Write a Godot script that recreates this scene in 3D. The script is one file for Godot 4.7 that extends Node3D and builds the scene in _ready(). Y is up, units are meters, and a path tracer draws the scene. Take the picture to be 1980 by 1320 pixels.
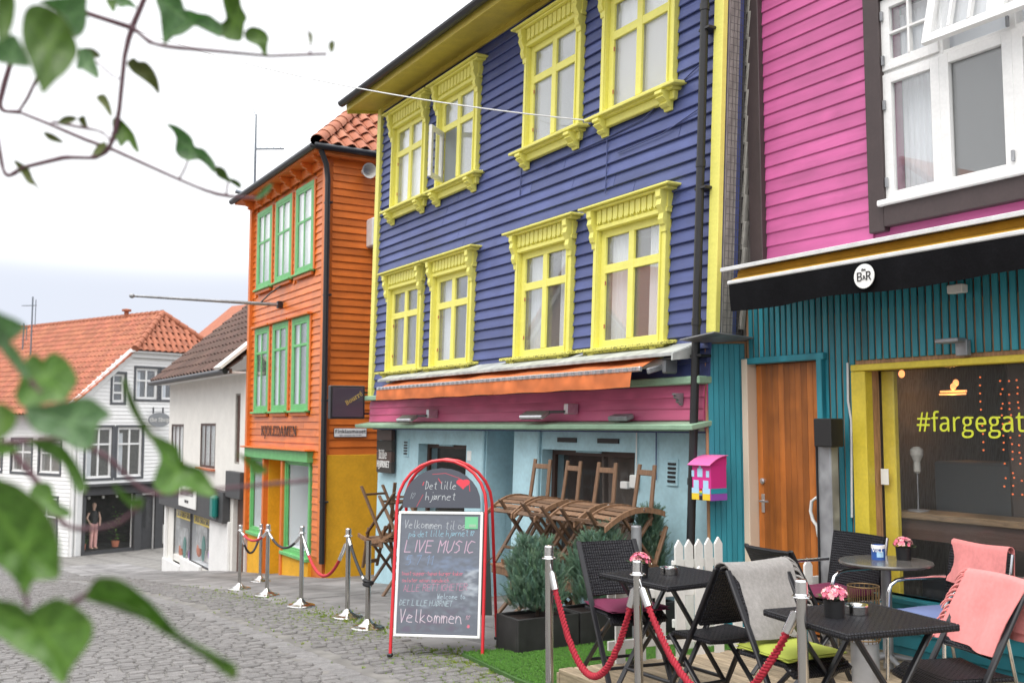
extends Node3D
# A cobbled street of painted wooden houses. x runs along the house fronts (left is minus), z comes out towards the street, y is up; metres.

var M := {}
var T := {}
var org := {}
var names := {}
var rng := RandomNumberGenerator.new()
const EYE := Vector3(0, 1.7, 0)
const FORWARD := Vector3(-0.854, 0.0828, -0.5137)

# ---------------------------------------------------------------- mesh builder
class MB:
	var v := PackedVector3Array()
	var n := PackedVector3Array()
	var t := PackedVector2Array()
	func tri(a: Vector3, b: Vector3, c: Vector3, na: Vector3, nb: Vector3, nc: Vector3, ua := Vector2.ZERO, ub := Vector2.ZERO, uc := Vector2.ZERO) -> void:
		v.push_back(a); v.push_back(c); v.push_back(b)
		n.push_back(na); n.push_back(nc); n.push_back(nb)
		t.push_back(ua); t.push_back(uc); t.push_back(ub)
	func quad(a: Vector3, b: Vector3, c: Vector3, d: Vector3, ua := Vector2(0, 1), ub := Vector2(1, 1), uc := Vector2(1, 0), ud := Vector2(0, 0)) -> void:
		var m := (b - a).cross(d - a).normalized()
		if m == Vector3.ZERO:
			m = (c - b).cross(d - b).normalized()
		tri(a, b, c, m, m, m, ua, ub, uc)
		tri(a, c, d, m, m, m, ua, uc, ud)
	func quads(a: Vector3, b: Vector3, c: Vector3, d: Vector3, na: Vector3, nb: Vector3, nc: Vector3, nd: Vector3, ua := Vector2(0, 1), ub := Vector2(1, 1), uc := Vector2(1, 0), ud := Vector2(0, 0)) -> void:
		tri(a, b, c, na, nb, nc, ua, ub, uc)
		tri(a, c, d, na, nc, nd, ua, uc, ud)
	func flat(a: Vector3, b: Vector3, c: Vector3) -> void:
		var m := (b - a).cross(c - a).normalized()
		tri(a, b, c, m, m, m)
	func out3(a: Vector3, b: Vector3, c: Vector3, mid: Vector3) -> void:
		var m := (b - a).cross(c - a).normalized()
		if m.dot((a + b + c) / 3.0 - mid) < 0.0:
			tri(a, c, b, -m, -m, -m)
		else:
			tri(a, b, c, m, m, m)
	func box(ctr: Vector3, size: Vector3, bs := Basis(), bev := 0.0) -> void:
		var h := size / 2.0
		if bev <= 0.0:
			var p := []
			for k in 8:
				p.append(ctr + bs * Vector3(h.x if k & 1 else -h.x, h.y if k & 2 else -h.y, h.z if k & 4 else -h.z))
			quad(p[4], p[5], p[7], p[6]); quad(p[1], p[0], p[2], p[3])
			quad(p[5], p[1], p[3], p[7]); quad(p[0], p[4], p[6], p[2])
			quad(p[6], p[7], p[3], p[2]); quad(p[0], p[1], p[5], p[4])
			return
		var g := []
		for k in 8:
			var s := Vector3(1 if k & 1 else -1, 1 if k & 2 else -1, 1 if k & 4 else -1)
			g.append([ctr + bs * (s * Vector3(h.x, h.y - bev, h.z - bev)), ctr + bs * (s * Vector3(h.x - bev, h.y, h.z - bev)), ctr + bs * (s * Vector3(h.x - bev, h.y - bev, h.z))])
			out3(g[k][0], g[k][1], g[k][2], ctr)
		for ax in 3:
			for side in [0, 1 << ax]:
				var q := []
				for k in 8:
					if (k & (1 << ax)) == side:
						q.append(g[k][ax])
				out3(q[0], q[1], q[3], ctr); out3(q[0], q[3], q[2], ctr)
			var o1 := (ax + 1) % 3
			var o2 := (ax + 2) % 3
			for k in 8:
				if not (k & (1 << ax)):
					var e: int = k | (1 << ax)
					out3(g[k][o1], g[e][o1], g[e][o2], ctr); out3(g[k][o1], g[e][o2], g[k][o2], ctr)
	func bar(a: Vector3, b: Vector3, w: float, d: float, up := Vector3.UP, bev := 0.0) -> void:
		var y := (b - a).normalized()
		var x := y.cross(up)
		if x.length() < 0.01:
			x = y.cross(Vector3.FORWARD)
		x = x.normalized()
		box((a + b) / 2.0, Vector3(w, a.distance_to(b), d), Basis(x, y, x.cross(y)), bev)
	func tube(pts: Array, rad, sides := 8, caps := true) -> void:
		var up := Vector3(0.13, 0.91, 0.37).normalized()
		var rings := []
		var norms := []
		var at := []
		var run := 0.0
		for i in pts.size():
			var p: Vector3 = pts[i]
			var d: Vector3 = (pts[mini(i + 1, pts.size() - 1)] - pts[maxi(i - 1, 0)]).normalized()
			var x := (up - d * up.dot(d))
			if x.length() < 0.02:
				x = d.cross(Vector3.RIGHT)
			x = x.normalized()
			up = x
			var y := d.cross(x)
			var r: float = rad[i] if rad is Array else rad
			if i:
				run += p.distance_to(pts[i - 1])
			at.append(run)
			var ring := []
			var nr := []
			for k in sides + 1:
				var ang := TAU * k / sides
				var o := x * cos(ang) + y * sin(ang)
				ring.append(p + o * r); nr.append(o)
			rings.append(ring); norms.append(nr)
		for i in pts.size() - 1:
			for k in sides:
				var u0 := Vector2(float(k) / sides, at[i])
				var u1 := Vector2(float(k + 1) / sides, at[i])
				quads(rings[i][k], rings[i][k + 1], rings[i + 1][k + 1], rings[i + 1][k], norms[i][k], norms[i][k + 1], norms[i + 1][k + 1], norms[i + 1][k], u0, u1, Vector2(u1.x, at[i + 1]), Vector2(u0.x, at[i + 1]))
		if caps:
			for e in [0, pts.size() - 1]:
				var d: Vector3 = ((pts[0] - pts[1]) if e == 0 else (pts[e] - pts[e - 1])).normalized()
				for k in sides:
					if e == 0:
						tri(pts[e], rings[e][k + 1], rings[e][k], d, d, d)
					else:
						tri(pts[e], rings[e][k], rings[e][k + 1], d, d, d)
	func lathe(prof: Array, sides := 16, xf := Transform3D()) -> void:
		for i in prof.size() - 1:
			var a: Vector2 = prof[i]
			var b: Vector2 = prof[i + 1]
			var nn := Vector2(b.y - a.y, a.x - b.x).normalized()
			for k in sides:
				var c0 := Vector3(cos(TAU * k / sides), 0, -sin(TAU * k / sides))
				var c1 := Vector3(cos(TAU * (k + 1) / sides), 0, -sin(TAU * (k + 1) / sides))
				var n0 := (xf.basis * (c0 * nn.x + Vector3(0, nn.y, 0))).normalized()
				var n1 := (xf.basis * (c1 * nn.x + Vector3(0, nn.y, 0))).normalized()
				var p0 := xf * (c0 * a.x + Vector3(0, a.y, 0))
				var p1 := xf * (c1 * a.x + Vector3(0, a.y, 0))
				var p2 := xf * (c1 * b.x + Vector3(0, b.y, 0))
				var p3 := xf * (c0 * b.x + Vector3(0, b.y, 0))
				if a.x > 0.0:
					tri(p0, p1, p2, n0, n1, n1)
				if b.x > 0.0:
					tri(p0, p2, p3, n0, n1, n0)
	func prism(poly: Array, depth: float, xf := Transform3D()) -> void:
		var pg := PackedVector2Array(poly)
		if Geometry2D.is_polygon_clockwise(pg):
			pg.reverse()
		var ix := Geometry2D.triangulate_polygon(pg)
		var nz := (xf.basis * Vector3(0, 0, 1)).normalized()
		for k in range(0, ix.size(), 3):
			var q := []
			for j in 3:
				q.append(pg[ix[k + j]])
			if (q[1] - q[0]).cross(q[2] - q[0]) < 0:
				q = [q[0], q[2], q[1]]
			var f := []
			var bk := []
			for p in q:
				f.append(xf * Vector3(p.x, p.y, depth)); bk.append(xf * Vector3(p.x, p.y, 0))
			tri(f[0], f[1], f[2], nz, nz, nz, q[0], q[1], q[2])
			tri(bk[0], bk[2], bk[1], -nz, -nz, -nz, q[0], q[2], q[1])
		for k in pg.size():
			var a := pg[k]
			var b := pg[(k + 1) % pg.size()]
			quad(xf * Vector3(a.x, a.y, 0), xf * Vector3(b.x, b.y, 0), xf * Vector3(b.x, b.y, depth), xf * Vector3(a.x, a.y, depth))
	func shell(rows: Array, thick := 0.0) -> void:
		var nu := rows.size()
		var nv: int = rows[0].size()
		var nm := []
		for i in nu:
			var r := []
			for j in nv:
				var du: Vector3 = rows[mini(i + 1, nu - 1)][j] - rows[maxi(i - 1, 0)][j]
				var dv: Vector3 = rows[i][mini(j + 1, nv - 1)] - rows[i][maxi(j - 1, 0)]
				var m := du.cross(dv)
				r.append(m.normalized() if m.length() > 1e-9 else Vector3.UP)
			nm.append(r)
		for i in nu - 1:
			for j in nv - 1:
				var us := [Vector2(float(i) / (nu - 1), float(j) / (nv - 1)), Vector2(float(i + 1) / (nu - 1), float(j) / (nv - 1)), Vector2(float(i + 1) / (nu - 1), float(j + 1) / (nv - 1)), Vector2(float(i) / (nu - 1), float(j + 1) / (nv - 1))]
				quads(rows[i][j], rows[i + 1][j], rows[i + 1][j + 1], rows[i][j + 1], nm[i][j], nm[i + 1][j], nm[i + 1][j + 1], nm[i][j + 1], us[0], us[1], us[2], us[3])
				if thick > 0.0:
					var a: Vector3 = rows[i][j] - nm[i][j] * thick
					var b: Vector3 = rows[i + 1][j] - nm[i + 1][j] * thick
					var c: Vector3 = rows[i + 1][j + 1] - nm[i + 1][j + 1] * thick
					var d: Vector3 = rows[i][j + 1] - nm[i][j + 1] * thick
					quads(a, d, c, b, -nm[i][j], -nm[i][j + 1], -nm[i + 1][j + 1], -nm[i + 1][j], us[0], us[3], us[2], us[1])
		if thick > 0.0:
			for e in [0, nu - 1]:
				for j in nv - 1:
					var a: Vector3 = rows[e][j]
					var b: Vector3 = rows[e][j + 1]
					var a2: Vector3 = a - nm[e][j] * thick
					var b2: Vector3 = b - nm[e][j + 1] * thick
					if e == 0:
						quad(a, b, b2, a2)
					else:
						quad(b, a, a2, b2)
			for e in [0, nv - 1]:
				for i in nu - 1:
					var a: Vector3 = rows[i][e]
					var b: Vector3 = rows[i + 1][e]
					var a2: Vector3 = a - nm[i][e] * thick
					var b2: Vector3 = b - nm[i + 1][e] * thick
					if e == 0:
						quad(b, a, a2, b2)
					else:
						quad(a, b, b2, a2)
	func ball(ctr: Vector3, r: Vector3, seg := 10) -> void:
		var prof := []
		for k in seg + 1:
			var a := -PI / 2 + PI * k / seg
			prof.append(Vector2(maxf(0.0, cos(a)), sin(a)))
		for i in seg:
			for k in seg * 2:
				var q := []
				for e in [[i, k], [i, k + 1], [i + 1, k + 1], [i + 1, k]]:
					var pr: Vector2 = prof[e[0]]
					q.append(Vector3(cos(PI * e[1] / seg) * pr.x, pr.y, -sin(PI * e[1] / seg) * pr.x))
				quads(ctr + q[0] * r, ctr + q[1] * r, ctr + q[2] * r, ctr + q[3] * r, (q[0] / r).normalized(), (q[1] / r).normalized(), (q[2] / r).normalized(), (q[3] / r).normalized())
	func mesh() -> ArrayMesh:
		var a := []
		a.resize(Mesh.ARRAY_MAX)
		a[Mesh.ARRAY_VERTEX] = v; a[Mesh.ARRAY_NORMAL] = n; a[Mesh.ARRAY_TEX_UV] = t
		var m := ArrayMesh.new()
		m.add_surface_from_arrays(Mesh.PRIMITIVE_TRIANGLES, a)
		return m

var panes := {}
func pane_mesh(w: float, h: float) -> ArrayMesh:
	# double glazing: two sheets with air between
	var key := "%.3f %.3f" % [w, h]
	if not panes.has(key):
		var b := MB.new()
		b.box(Vector3.ZERO, Vector3(w, h, 0.004))
		b.box(Vector3(0, 0, -0.016), Vector3(w, h, 0.004))
		panes[key] = b.mesh()
	return panes[key]

var boxes := {}
func bmesh(size: Vector3, bev := 0.0) -> ArrayMesh:
	var key := "%.4f %.4f %.4f %.4f" % [size.x, size.y, size.z, bev]
	if not boxes.has(key):
		var b := MB.new()
		b.box(Vector3.ZERO, size, Basis(), bev)
		boxes[key] = b.mesh()
	return boxes[key]

func at(p: Vector3, yaw := 0.0) -> Transform3D:
	return Transform3D(Basis(Vector3.UP, yaw), p)

# ---------------------------------------------------------------- nodes
func numbered(called: String) -> String:
	var k: int = names.get(called, -1) + 1
	names[called] = k
	return called if k == 0 else "%s_%03d" % [called, k]

func thing(called: String, label: String, category: String, pos := Vector3.ZERO, yaw := 0.0, group := "") -> Node3D:
	var o := Node3D.new()
	o.name = numbered(called)
	add_child(o)
	o.transform = at(pos, yaw)
	tag(o, label, category, group)
	return o

func tag(o: Node, label: String, category: String, group := "") -> void:
	o.set_meta("label", label)
	o.set_meta("category", category)
	if group:
		o.set_meta("group", group)

func one(called: String, label: String, category: String, mesh: Mesh, mat: Material, xf := Transform3D(), group := "") -> MeshInstance3D:
	var o := MeshInstance3D.new()
	o.name = numbered(called)
	o.mesh = mesh
	o.material_override = mat
	add_child(o)
	o.transform = xf
	tag(o, label, category, group)
	return o

func part(parent: Node3D, called: String, mesh: Mesh, mat: Material, xf := Transform3D()) -> MeshInstance3D:
	var o := MeshInstance3D.new()
	o.name = called
	o.mesh = mesh
	o.material_override = mat
	parent.add_child(o, true)
	o.transform = (Transform3D(Basis(), -org[parent]) * xf) if org.has(parent) else xf
	return o

func node(parent: Node3D, called: String, xf := Transform3D()) -> Node3D:
	var o := Node3D.new()
	o.name = called
	parent.add_child(o, true)
	o.transform = (Transform3D(Basis(), -org[parent]) * xf) if org.has(parent) else xf
	return o

# a house: parts are given in world places, the node stands at its base
func house(called: String, label: String, category: String, base: Vector3) -> Node3D:
	var h := thing(called, label, category, base)
	org[h] = base
	return h

func struct(called: String, mesh: Mesh, mat: Material) -> MeshInstance3D:
	var o := MeshInstance3D.new()
	o.name = numbered(called)
	o.mesh = mesh
	o.material_override = mat
	o.set_meta("kind", "structure")
	add_child(o)
	return o

func copy(src: Node3D, label: String, xf: Transform3D) -> Node3D:
	var o: Node3D = src.duplicate()
	o.name = numbered(String(src.name).trim_suffix("_000"))
	add_child(o)
	o.transform = xf
	if label:
		o.set_meta("label", label)
	return o

func multi(parent: Node, called: String, mesh: Mesh, mat: Material, xfs: Array, cols := []) -> MultiMeshInstance3D:
	var mm := MultiMesh.new()
	mm.transform_format = MultiMesh.TRANSFORM_3D
	mm.use_colors = cols.size() > 0
	mm.mesh = mesh
	mm.instance_count = xfs.size()
	for i in xfs.size():
		mm.set_instance_transform(i, xfs[i])
		if cols.size():
			mm.set_instance_color(i, cols[i])
	var o := MultiMeshInstance3D.new()
	o.name = called
	o.multimesh = mm
	o.material_override = mat
	o.set_meta("kind", "stuff")
	parent.add_child(o, true)
	return o

func text(parent: Node3D, called: String, s: String, size: float, mat: Material, xf: Transform3D, face := "Droid Sans", depth := 0.004, weight := 400) -> MeshInstance3D:
	var f := SystemFont.new()
	f.font_names = PackedStringArray([face])
	f.font_weight = weight
	var m := TextMesh.new()
	m.font = f
	m.font_size = 64
	m.pixel_size = size / 64.0
	m.depth = depth
	m.curve_step = 1.0
	m.text = s
	return part(parent, called, m, mat, xf)

# ---------------------------------------------------------------- textures and materials
func noise_bytes(sd: int, freq: float, w: int, h: int, oct := 4, type := FastNoiseLite.TYPE_SIMPLEX_SMOOTH) -> Image:
	var f := FastNoiseLite.new()
	f.seed = sd
	f.noise_type = type
	f.frequency = freq
	f.fractal_octaves = oct
	var im := f.get_seamless_image(w, h)
	im.convert(Image.FORMAT_L8)
	return im

func tone(a: Image, b: Image, share: float, lo: float, hi: float) -> ImageTexture:
	var da := a.get_data()
	var db := b.get_data()
	for i in da.size():
		da[i] = mini(255, int(255.0 * lerpf(lo, hi, (da[i] * share + db[i] * (1.0 - share)) / 255.0)))
	return ImageTexture.create_from_image(Image.create_from_data(a.get_width(), a.get_height(), false, Image.FORMAT_L8, da))

# paint flaked away in spots, bare grey wood below
func worn(a: Image, b: Image) -> ImageTexture:
	var im := Image.create(512, 512, false, Image.FORMAT_RGB8)
	for y in 512:
		for x in 512:
			var v := a.get_pixel(x, y).r * 0.65 + b.get_pixel(x, y).r * 0.35
			var k := smoothstep(0.55, 0.62, v)
			im.set_pixel(x, y, Color(1, 1, 0.98).lerp(Color(0.42, 0.42, 0.40), k * 0.85))
	return ImageTexture.create_from_image(im)

func bump(im: Image, strength: float) -> ImageTexture:
	var c: Image = im.duplicate()
	c.convert(Image.FORMAT_RGBA8)
	c.bump_map_to_normal_map(strength)
	return ImageTexture.create_from_image(c)

func make_textures() -> void:
	var coarse := noise_bytes(3, 0.008, 512, 512)
	var fine := noise_bytes(5, 0.06, 512, 512)
	var blot := noise_bytes(9, 0.004, 512, 512, 3)
	T.paint = tone(coarse, fine, 0.6, 0.86, 1.02)
	T.soft = tone(coarse, fine, 0.5, 0.93, 1.01)
	T.stone = tone(coarse, fine, 0.4, 0.60, 1.02)
	T.patch = tone(blot, coarse, 0.7, 0.66, 1.06)
	T.worn = worn(noise_bytes(31, 0.05, 512, 512, 3), coarse)
	T.n_fine = bump(fine, 3.0)
	T.n_coarse = bump(coarse, 5.0)
	var gx := noise_bytes(21, 0.03, 64, 512, 3)
	gx.resize(512, 512, Image.INTERPOLATE_CUBIC)
	var gy := noise_bytes(22, 0.03, 512, 64, 3)
	gy.resize(512, 512, Image.INTERPOLATE_CUBIC)
	T.grain_x = tone(gx, fine, 0.8, 0.72, 1.08)
	T.grain_y = tone(gy, fine, 0.8, 0.72, 1.08)
	T.board = tone(tone(blot, coarse, 0.6, 0.0, 1.0).get_image(), gx, 0.62, 0.76, 1.10)
	T.board_y = tone(tone(blot, coarse, 0.6, 0.0, 1.0).get_image(), gy, 0.62, 0.70, 1.12)
	T.n_grain_x = bump(gx, 4.0)
	T.n_grain_y = bump(gy, 4.0)
	# woven rattan: strands over and under
	var wv := Image.create(64, 64, false, Image.FORMAT_L8)
	for y in 64:
		for x in 64:
			var cx := x / 16
			var cy := y / 16
			var fx := (x % 16) / 16.0 - 0.47
			var fy := (y % 16) / 16.0 - 0.47
			var over := (cx + cy) % 2 == 0
			var h := (1.0 - pow(absf(fy) * 2.0, 3.0)) * (0.75 + 0.25 * cos(fx * 3.0)) if over else (1.0 - pow(absf(fx) * 2.0, 3.0)) * (0.75 + 0.25 * cos(fy * 3.0))
			wv.set_pixel(x, y, Color(clampf(h, 0, 1), 0, 0))
	T.weave_h = ImageTexture.create_from_image(wv)
	T.n_weave = bump(wv, 6.0)
	T.leaf = leaf_print()

# the print of a leaf, laid out round its middle: x from the rim to the middle, y once round
func leaf_print() -> ImageTexture:
	var im := Image.create(64, 512, false, Image.FORMAT_RGB8)
	var f := FastNoiseLite.new()
	f.seed = 8
	f.frequency = 0.03
	for y in 512:
		for x in 64:
			var r := 1.0 - x / 63.0
			var turn := y / 512.0
			var rib := 0.0
			for k in 7:
				var a := absf(fposmod(turn - (k + 0.3 * sin(k * 2.1)) / 7.0 + 0.5, 1.0) - 0.5)
				rib = maxf(rib, exp(-pow(a * maxf(r, 0.05) * 150.0, 2.0)) * (1.1 - 0.5 * r))
				var side := fposmod(r * 5.0 + a * 9.0, 1.0) - 0.5
				rib = maxf(rib, 0.35 * exp(-side * side * 260.0) * float(a < 0.07))
			var c := Color(0.74, 0.80, 0.70) * (1.0 + 0.22 * f.get_noise_2d(x * 3.0, y))
			c = c.lerp(Color(0.98, 1.0, 0.88), clampf(rib, 0, 1) * 0.8)
			if x < 2:
				c = c.lerp(Color(0.75, 0.55, 0.45), 0.5)
			im.set_pixel(x, y, c)
	return ImageTexture.create_from_image(im)

func mk(key: String, r: float, g: float, b: float, rough := 0.6, o := {}) -> StandardMaterial3D:
	var m := StandardMaterial3D.new()
	m.resource_name = key
	m.albedo_color = Color(r, g, b).linear_to_srgb()
	m.roughness = rough
	m.metallic = o.get("metal", 0.0)
	m.metallic_specular = o.get("spec", 0.5)
	var tri: bool = not o.get("uv", false)
	var ts: float = o.get("ts", 1.0)
	if o.has("tex"):
		m.albedo_texture = o.tex
	if o.has("nrm"):
		m.normal_enabled = true
		m.normal_texture = o.nrm
		m.normal_scale = o.get("ns", 0.3)
	if o.has("hm"):
		m.heightmap_enabled = true
		m.heightmap_texture = o.hm
		m.heightmap_scale = o.get("hs", 0.3)
	if tri and (o.has("tex") or o.has("nrm") or o.has("hm")):
		m.uv1_triplanar = true
		m.uv1_world_triplanar = o.get("world", true)
	m.uv1_scale = Vector3(ts, ts, ts)
	if o.has("coat"):
		m.clearcoat_enabled = true
		m.clearcoat = o.coat
		m.clearcoat_roughness = 0.2
	if o.has("rim"):
		m.rim_enabled = true
		m.rim = o.rim
		m.rim_tint = 0.7
	if o.has("back"):
		m.backlight_enabled = true
		m.backlight = o.back
	if o.has("alpha"):
		m.transparency = BaseMaterial3D.TRANSPARENCY_ALPHA
		m.albedo_color.a = o.alpha
	if o.has("glow"):
		m.emission_enabled = true
		m.emission = Color(r, g, b).linear_to_srgb()
		m.emission_energy_multiplier = o.glow
	if o.get("vcol", false):
		m.vertex_color_use_as_albedo = true
	M[key] = m
	return m

# painted wood laid along x (or up, with "y")
func wood_paint(key: String, r: float, g: float, b: float, rough := 0.5, dir := "x") -> StandardMaterial3D:
	return mk(key, r, g, b, rough, {"tex": T.soft if key.begins_with("white") or key.begins_with("yellow") else T.paint, "ts": 0.9, "nrm": T["n_grain_" + dir], "ns": 0.18})

func tones(key: String, r: float, g: float, b: float, rough := 0.5, dir := "x", spread := 0.08) -> Array:
	var a := []
	for k in 4:
		var f := 1.0 + spread * (k - 1.5) / 1.5
		a.append(mk("%s_%d" % [key, k], r * f, g * f, b * f, rough, {"tex": T.board if dir == "x" else T.board_y, "ts": 0.31 + 0.07 * k, "nrm": T["n_grain_" + dir], "ns": 0.22}))
	return a

func make_materials() -> void:
	M.blue = tones("blue_paint", 0.078, 0.102, 0.272, 0.5)
	M.orange = tones("orange_paint", 0.74, 0.185, 0.026, 0.38)
	M.pink = tones("pink_paint", 0.56, 0.110, 0.305, 0.5, "x", 0.035)
	M.teal = tones("teal_paint", 0.030, 0.29, 0.365, 0.5, "y", 0.08)
	M.rose = tones("rose_paint", 0.74, 0.15, 0.30, 0.5)
	wood_paint("yellow", 0.83, 0.785, 0.185, 0.5)
	mk("yellow_worn", 0.76, 0.71, 0.16, 0.6, {"tex": T.worn, "ts": 1.4, "nrm": T.n_fine, "ns": 0.3})
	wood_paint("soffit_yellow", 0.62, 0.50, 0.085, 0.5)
	wood_paint("green", 0.155, 0.50, 0.17, 0.45)
	wood_paint("orange_trim", 0.74, 0.19, 0.03, 0.45)
	wood_paint("mint", 0.33, 0.52, 0.36, 0.55)
	wood_paint("dark_board", 0.058, 0.040, 0.040, 0.55, "y")
	wood_paint("white_paint", 0.80, 0.80, 0.79, 0.4)
	wood_paint("white_fence", 0.80, 0.79, 0.76, 0.5, "y")
	wood_paint("frame_yellow", 0.80, 0.63, 0.06, 0.45, "y")
	wood_paint("brown_frame", 0.075, 0.040, 0.030, 0.5)
	wood_paint("grey_trim", 0.10, 0.105, 0.115, 0.5)
	wood_paint("white_clap", 0.82, 0.82, 0.81, 0.5)
	mk("batten", 0.50, 0.27, 0.14, 0.7, {"tex": T.grain_y, "ts": 2.0})
	mk("lightblue", 0.47, 0.71, 0.79, 0.75, {"tex": T.paint, "ts": 0.5, "nrm": T.n_coarse, "ns": 0.35})
	mk("ochre", 0.82, 0.42, 0.014, 0.7, {"tex": T.paint, "ts": 0.5, "nrm": T.n_coarse, "ns": 0.2})
	mk("cream_plaster", 0.80, 0.785, 0.74, 0.85, {"tex": T.soft, "ts": 0.4, "nrm": T.n_coarse, "ns": 0.08})
	mk("white_plaster", 0.82, 0.82, 0.81, 0.8, {"tex": T.soft, "ts": 0.4})
	mk("charcoal", 0.065, 0.066, 0.070, 0.6, {"tex": T.paint, "ts": 0.8})
	mk("weathered", 0.36, 0.345, 0.31, 0.9, {"tex": T.grain_y, "ts": 3.0, "nrm": T.n_grain_y, "ns": 0.8})
	mk("dark_wood_gap_shade", 0.05, 0.045, 0.04, 0.9)  # dark sign wood, and the painted shade of the house gap
	mk("wire", 0.12, 0.12, 0.12, 0.6, {"metal": 0.6})
	mk("black", 0.012, 0.012, 0.013, 0.5)
	mk("black_cloth", 0.009, 0.009, 0.011, 0.9, {"spec": 0.25, "tex": T.stone, "ts": 1.5, "nrm": T.n_coarse, "ns": 0.25})
	mk("black_metal", 0.015, 0.015, 0.018, 0.35)
	mk("gutter", 0.018, 0.020, 0.024, 0.4)
	mk("pipe", 0.020, 0.020, 0.022, 0.35)
	mk("awning_orange", 0.80, 0.215, 0.060, 0.8, {"tex": T.patch, "ts": 0.7, "nrm": T.n_coarse, "ns": 0.25, "back": Color(0.35, 0.10, 0.03)})
	mk("awning_gold", 0.62, 0.34, 0.03, 0.8, {"tex": T.paint, "ts": 0.7})
	mk("alu", 0.75, 0.76, 0.78, 0.3, {"metal": 0.9, "tex": T.paint, "ts": 3.0})
	mk("alu_white", 0.72, 0.73, 0.73, 0.4, {"tex": T.paint, "ts": 1.5})
	mk("flashing", 0.62, 0.65, 0.63, 0.45, {"tex": T.patch, "ts": 1.2})
	mk("chrome", 0.85, 0.86, 0.87, 0.12, {"metal": 1.0})
	mk("steel", 0.56, 0.545, 0.52, 0.15, {"metal": 1.0})
	mk("galvanised", 0.40, 0.41, 0.43, 0.42, {"metal": 0.35, "tex": T.patch, "ts": 1.5})
	mk("glass", 0.9, 0.95, 0.95, 0.0, {"alpha": 0.03, "spec": 0.5})
	mk("shop_glass", 0.9, 0.95, 0.95, 0.0, {"alpha": 0.01, "spec": 0.25})
	mk("curtain", 0.80, 0.84, 0.88, 0.9, {"back": Color(0.5, 0.5, 0.5)})
	mk("room_pale", 0.68, 0.71, 0.74, 0.9)  # pale lining; its bluish tint stands in for sky mirrored in panes
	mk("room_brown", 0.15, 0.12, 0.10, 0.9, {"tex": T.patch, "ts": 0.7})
	mk("room_grey", 0.22, 0.22, 0.22, 0.9)
	mk("tile_orange", 0.55, 0.185, 0.095, 0.75, {"tex": T.stone, "ts": 1.6, "nrm": T.n_fine, "ns": 0.2})
	mk("tile_orange_pale", 0.62, 0.24, 0.13, 0.75, {"tex": T.stone, "ts": 1.6, "nrm": T.n_fine, "ns": 0.2})
	mk("tile_red", 0.50, 0.165, 0.085, 0.75, {"tex": T.stone, "ts": 1.0, "vcol": true})
	mk("tile_brown", 0.135, 0.074, 0.055, 0.8, {"tex": T.stone, "ts": 1.0, "vcol": true})
	mk("cobble", 0.265, 0.256, 0.252, 0.85, {"tex": T.stone, "ts": 2.3, "nrm": T.n_fine, "ns": 0.5, "vcol": true})
	M.cobbles = []
	for k in 5:
		var f: float = [0.84, 0.93, 1.0, 1.07, 1.15][k]
		M.cobbles.append(mk("cobble_%d" % k, 0.265 * f, 0.256 * f, 0.252 * f, 0.85, {"tex": T.stone, "ts": 2.3, "nrm": T.n_fine, "ns": 0.5}))
	mk("joint", 0.225, 0.215, 0.20, 0.95, {"tex": T.patch, "ts": 0.8})
	M.slabs = []
	for k in 4:
		var f: float = [0.85, 0.95, 1.03, 1.12][k]
		M.slabs.append(mk("slab_%d" % k, 0.25 * f, 0.24 * f, 0.235 * f, 0.8, {"tex": T.patch, "ts": 0.55, "nrm": T.n_coarse, "ns": 0.35}))
	mk("earth", 0.10, 0.09, 0.07, 0.95, {"tex": T.patch, "ts": 0.3})
	mk("turf", 0.075, 0.19, 0.035, 0.8, {"tex": T.stone, "ts": 4.0})
	mk("turf_blade", 0.10, 0.26, 0.04, 0.6, {"vcol": true})
	mk("moss", 0.17, 0.25, 0.035, 0.9, {"vcol": true})
	M.deck = []
	for k in 3:
		var f: float = [0.88, 1.0, 1.1][k]
		M.deck.append(mk("deck_%d" % k, 0.47 * f, 0.37 * f, 0.25 * f, 0.7, {"tex": T.grain_x, "ts": 1.5, "nrm": T.n_grain_x, "ns": 0.4}))
	mk("planter", 0.035, 0.034, 0.034, 0.6, {"tex": T.patch, "ts": 1.5})
	mk("soil", 0.05, 0.03, 0.025, 0.95, {"tex": T.stone, "ts": 8.0, "nrm": T.n_fine, "ns": 1.0})
	mk("needles", 0.125, 0.215, 0.15, 0.6, {"vcol": true, "back": Color(0.25, 0.38, 0.30)})
	mk("bark", 0.06, 0.04, 0.03, 0.9)
	M.teak = []
	for k in 3:
		var f: float = [0.75, 1.0, 1.2][k]
		M.teak.append(mk("teak_%d" % k, 0.225 * f, 0.125 * f, 0.068 * f, 0.6, {"tex": T.grain_y, "ts": 3.0, "nrm": T.n_grain_y, "ns": 0.3, "world": false}))
	M.varnish = []
	for k in 4:
		var f: float = [0.80, 0.94, 1.06, 1.26][k]
		M.varnish.append(mk("varnish_%d" % k, 0.46 * f, 0.145 * f, 0.028 * f, 0.35, {"tex": T.board_y, "ts": 0.8, "nrm": T.n_grain_y, "ns": 0.15}))
	mk("rattan", 0.015, 0.015, 0.019, 0.45, {"spec": 0.4, "hm": T.weave_h, "hs": 0.35, "ts": 14.0, "nrm": T.n_weave, "ns": 0.8, "world": false})
	mk("rope_red", 0.34, 0.010, 0.026, 0.75, {"rim": 0.3})
	mk("velvet_red", 0.48, 0.025, 0.035, 0.7, {"rim": 0.4})
	mk("rope_black", 0.012, 0.012, 0.014, 0.6)
	mk("red_enamel", 0.62, 0.020, 0.030, 0.28, {"coat": 0.4})
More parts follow.
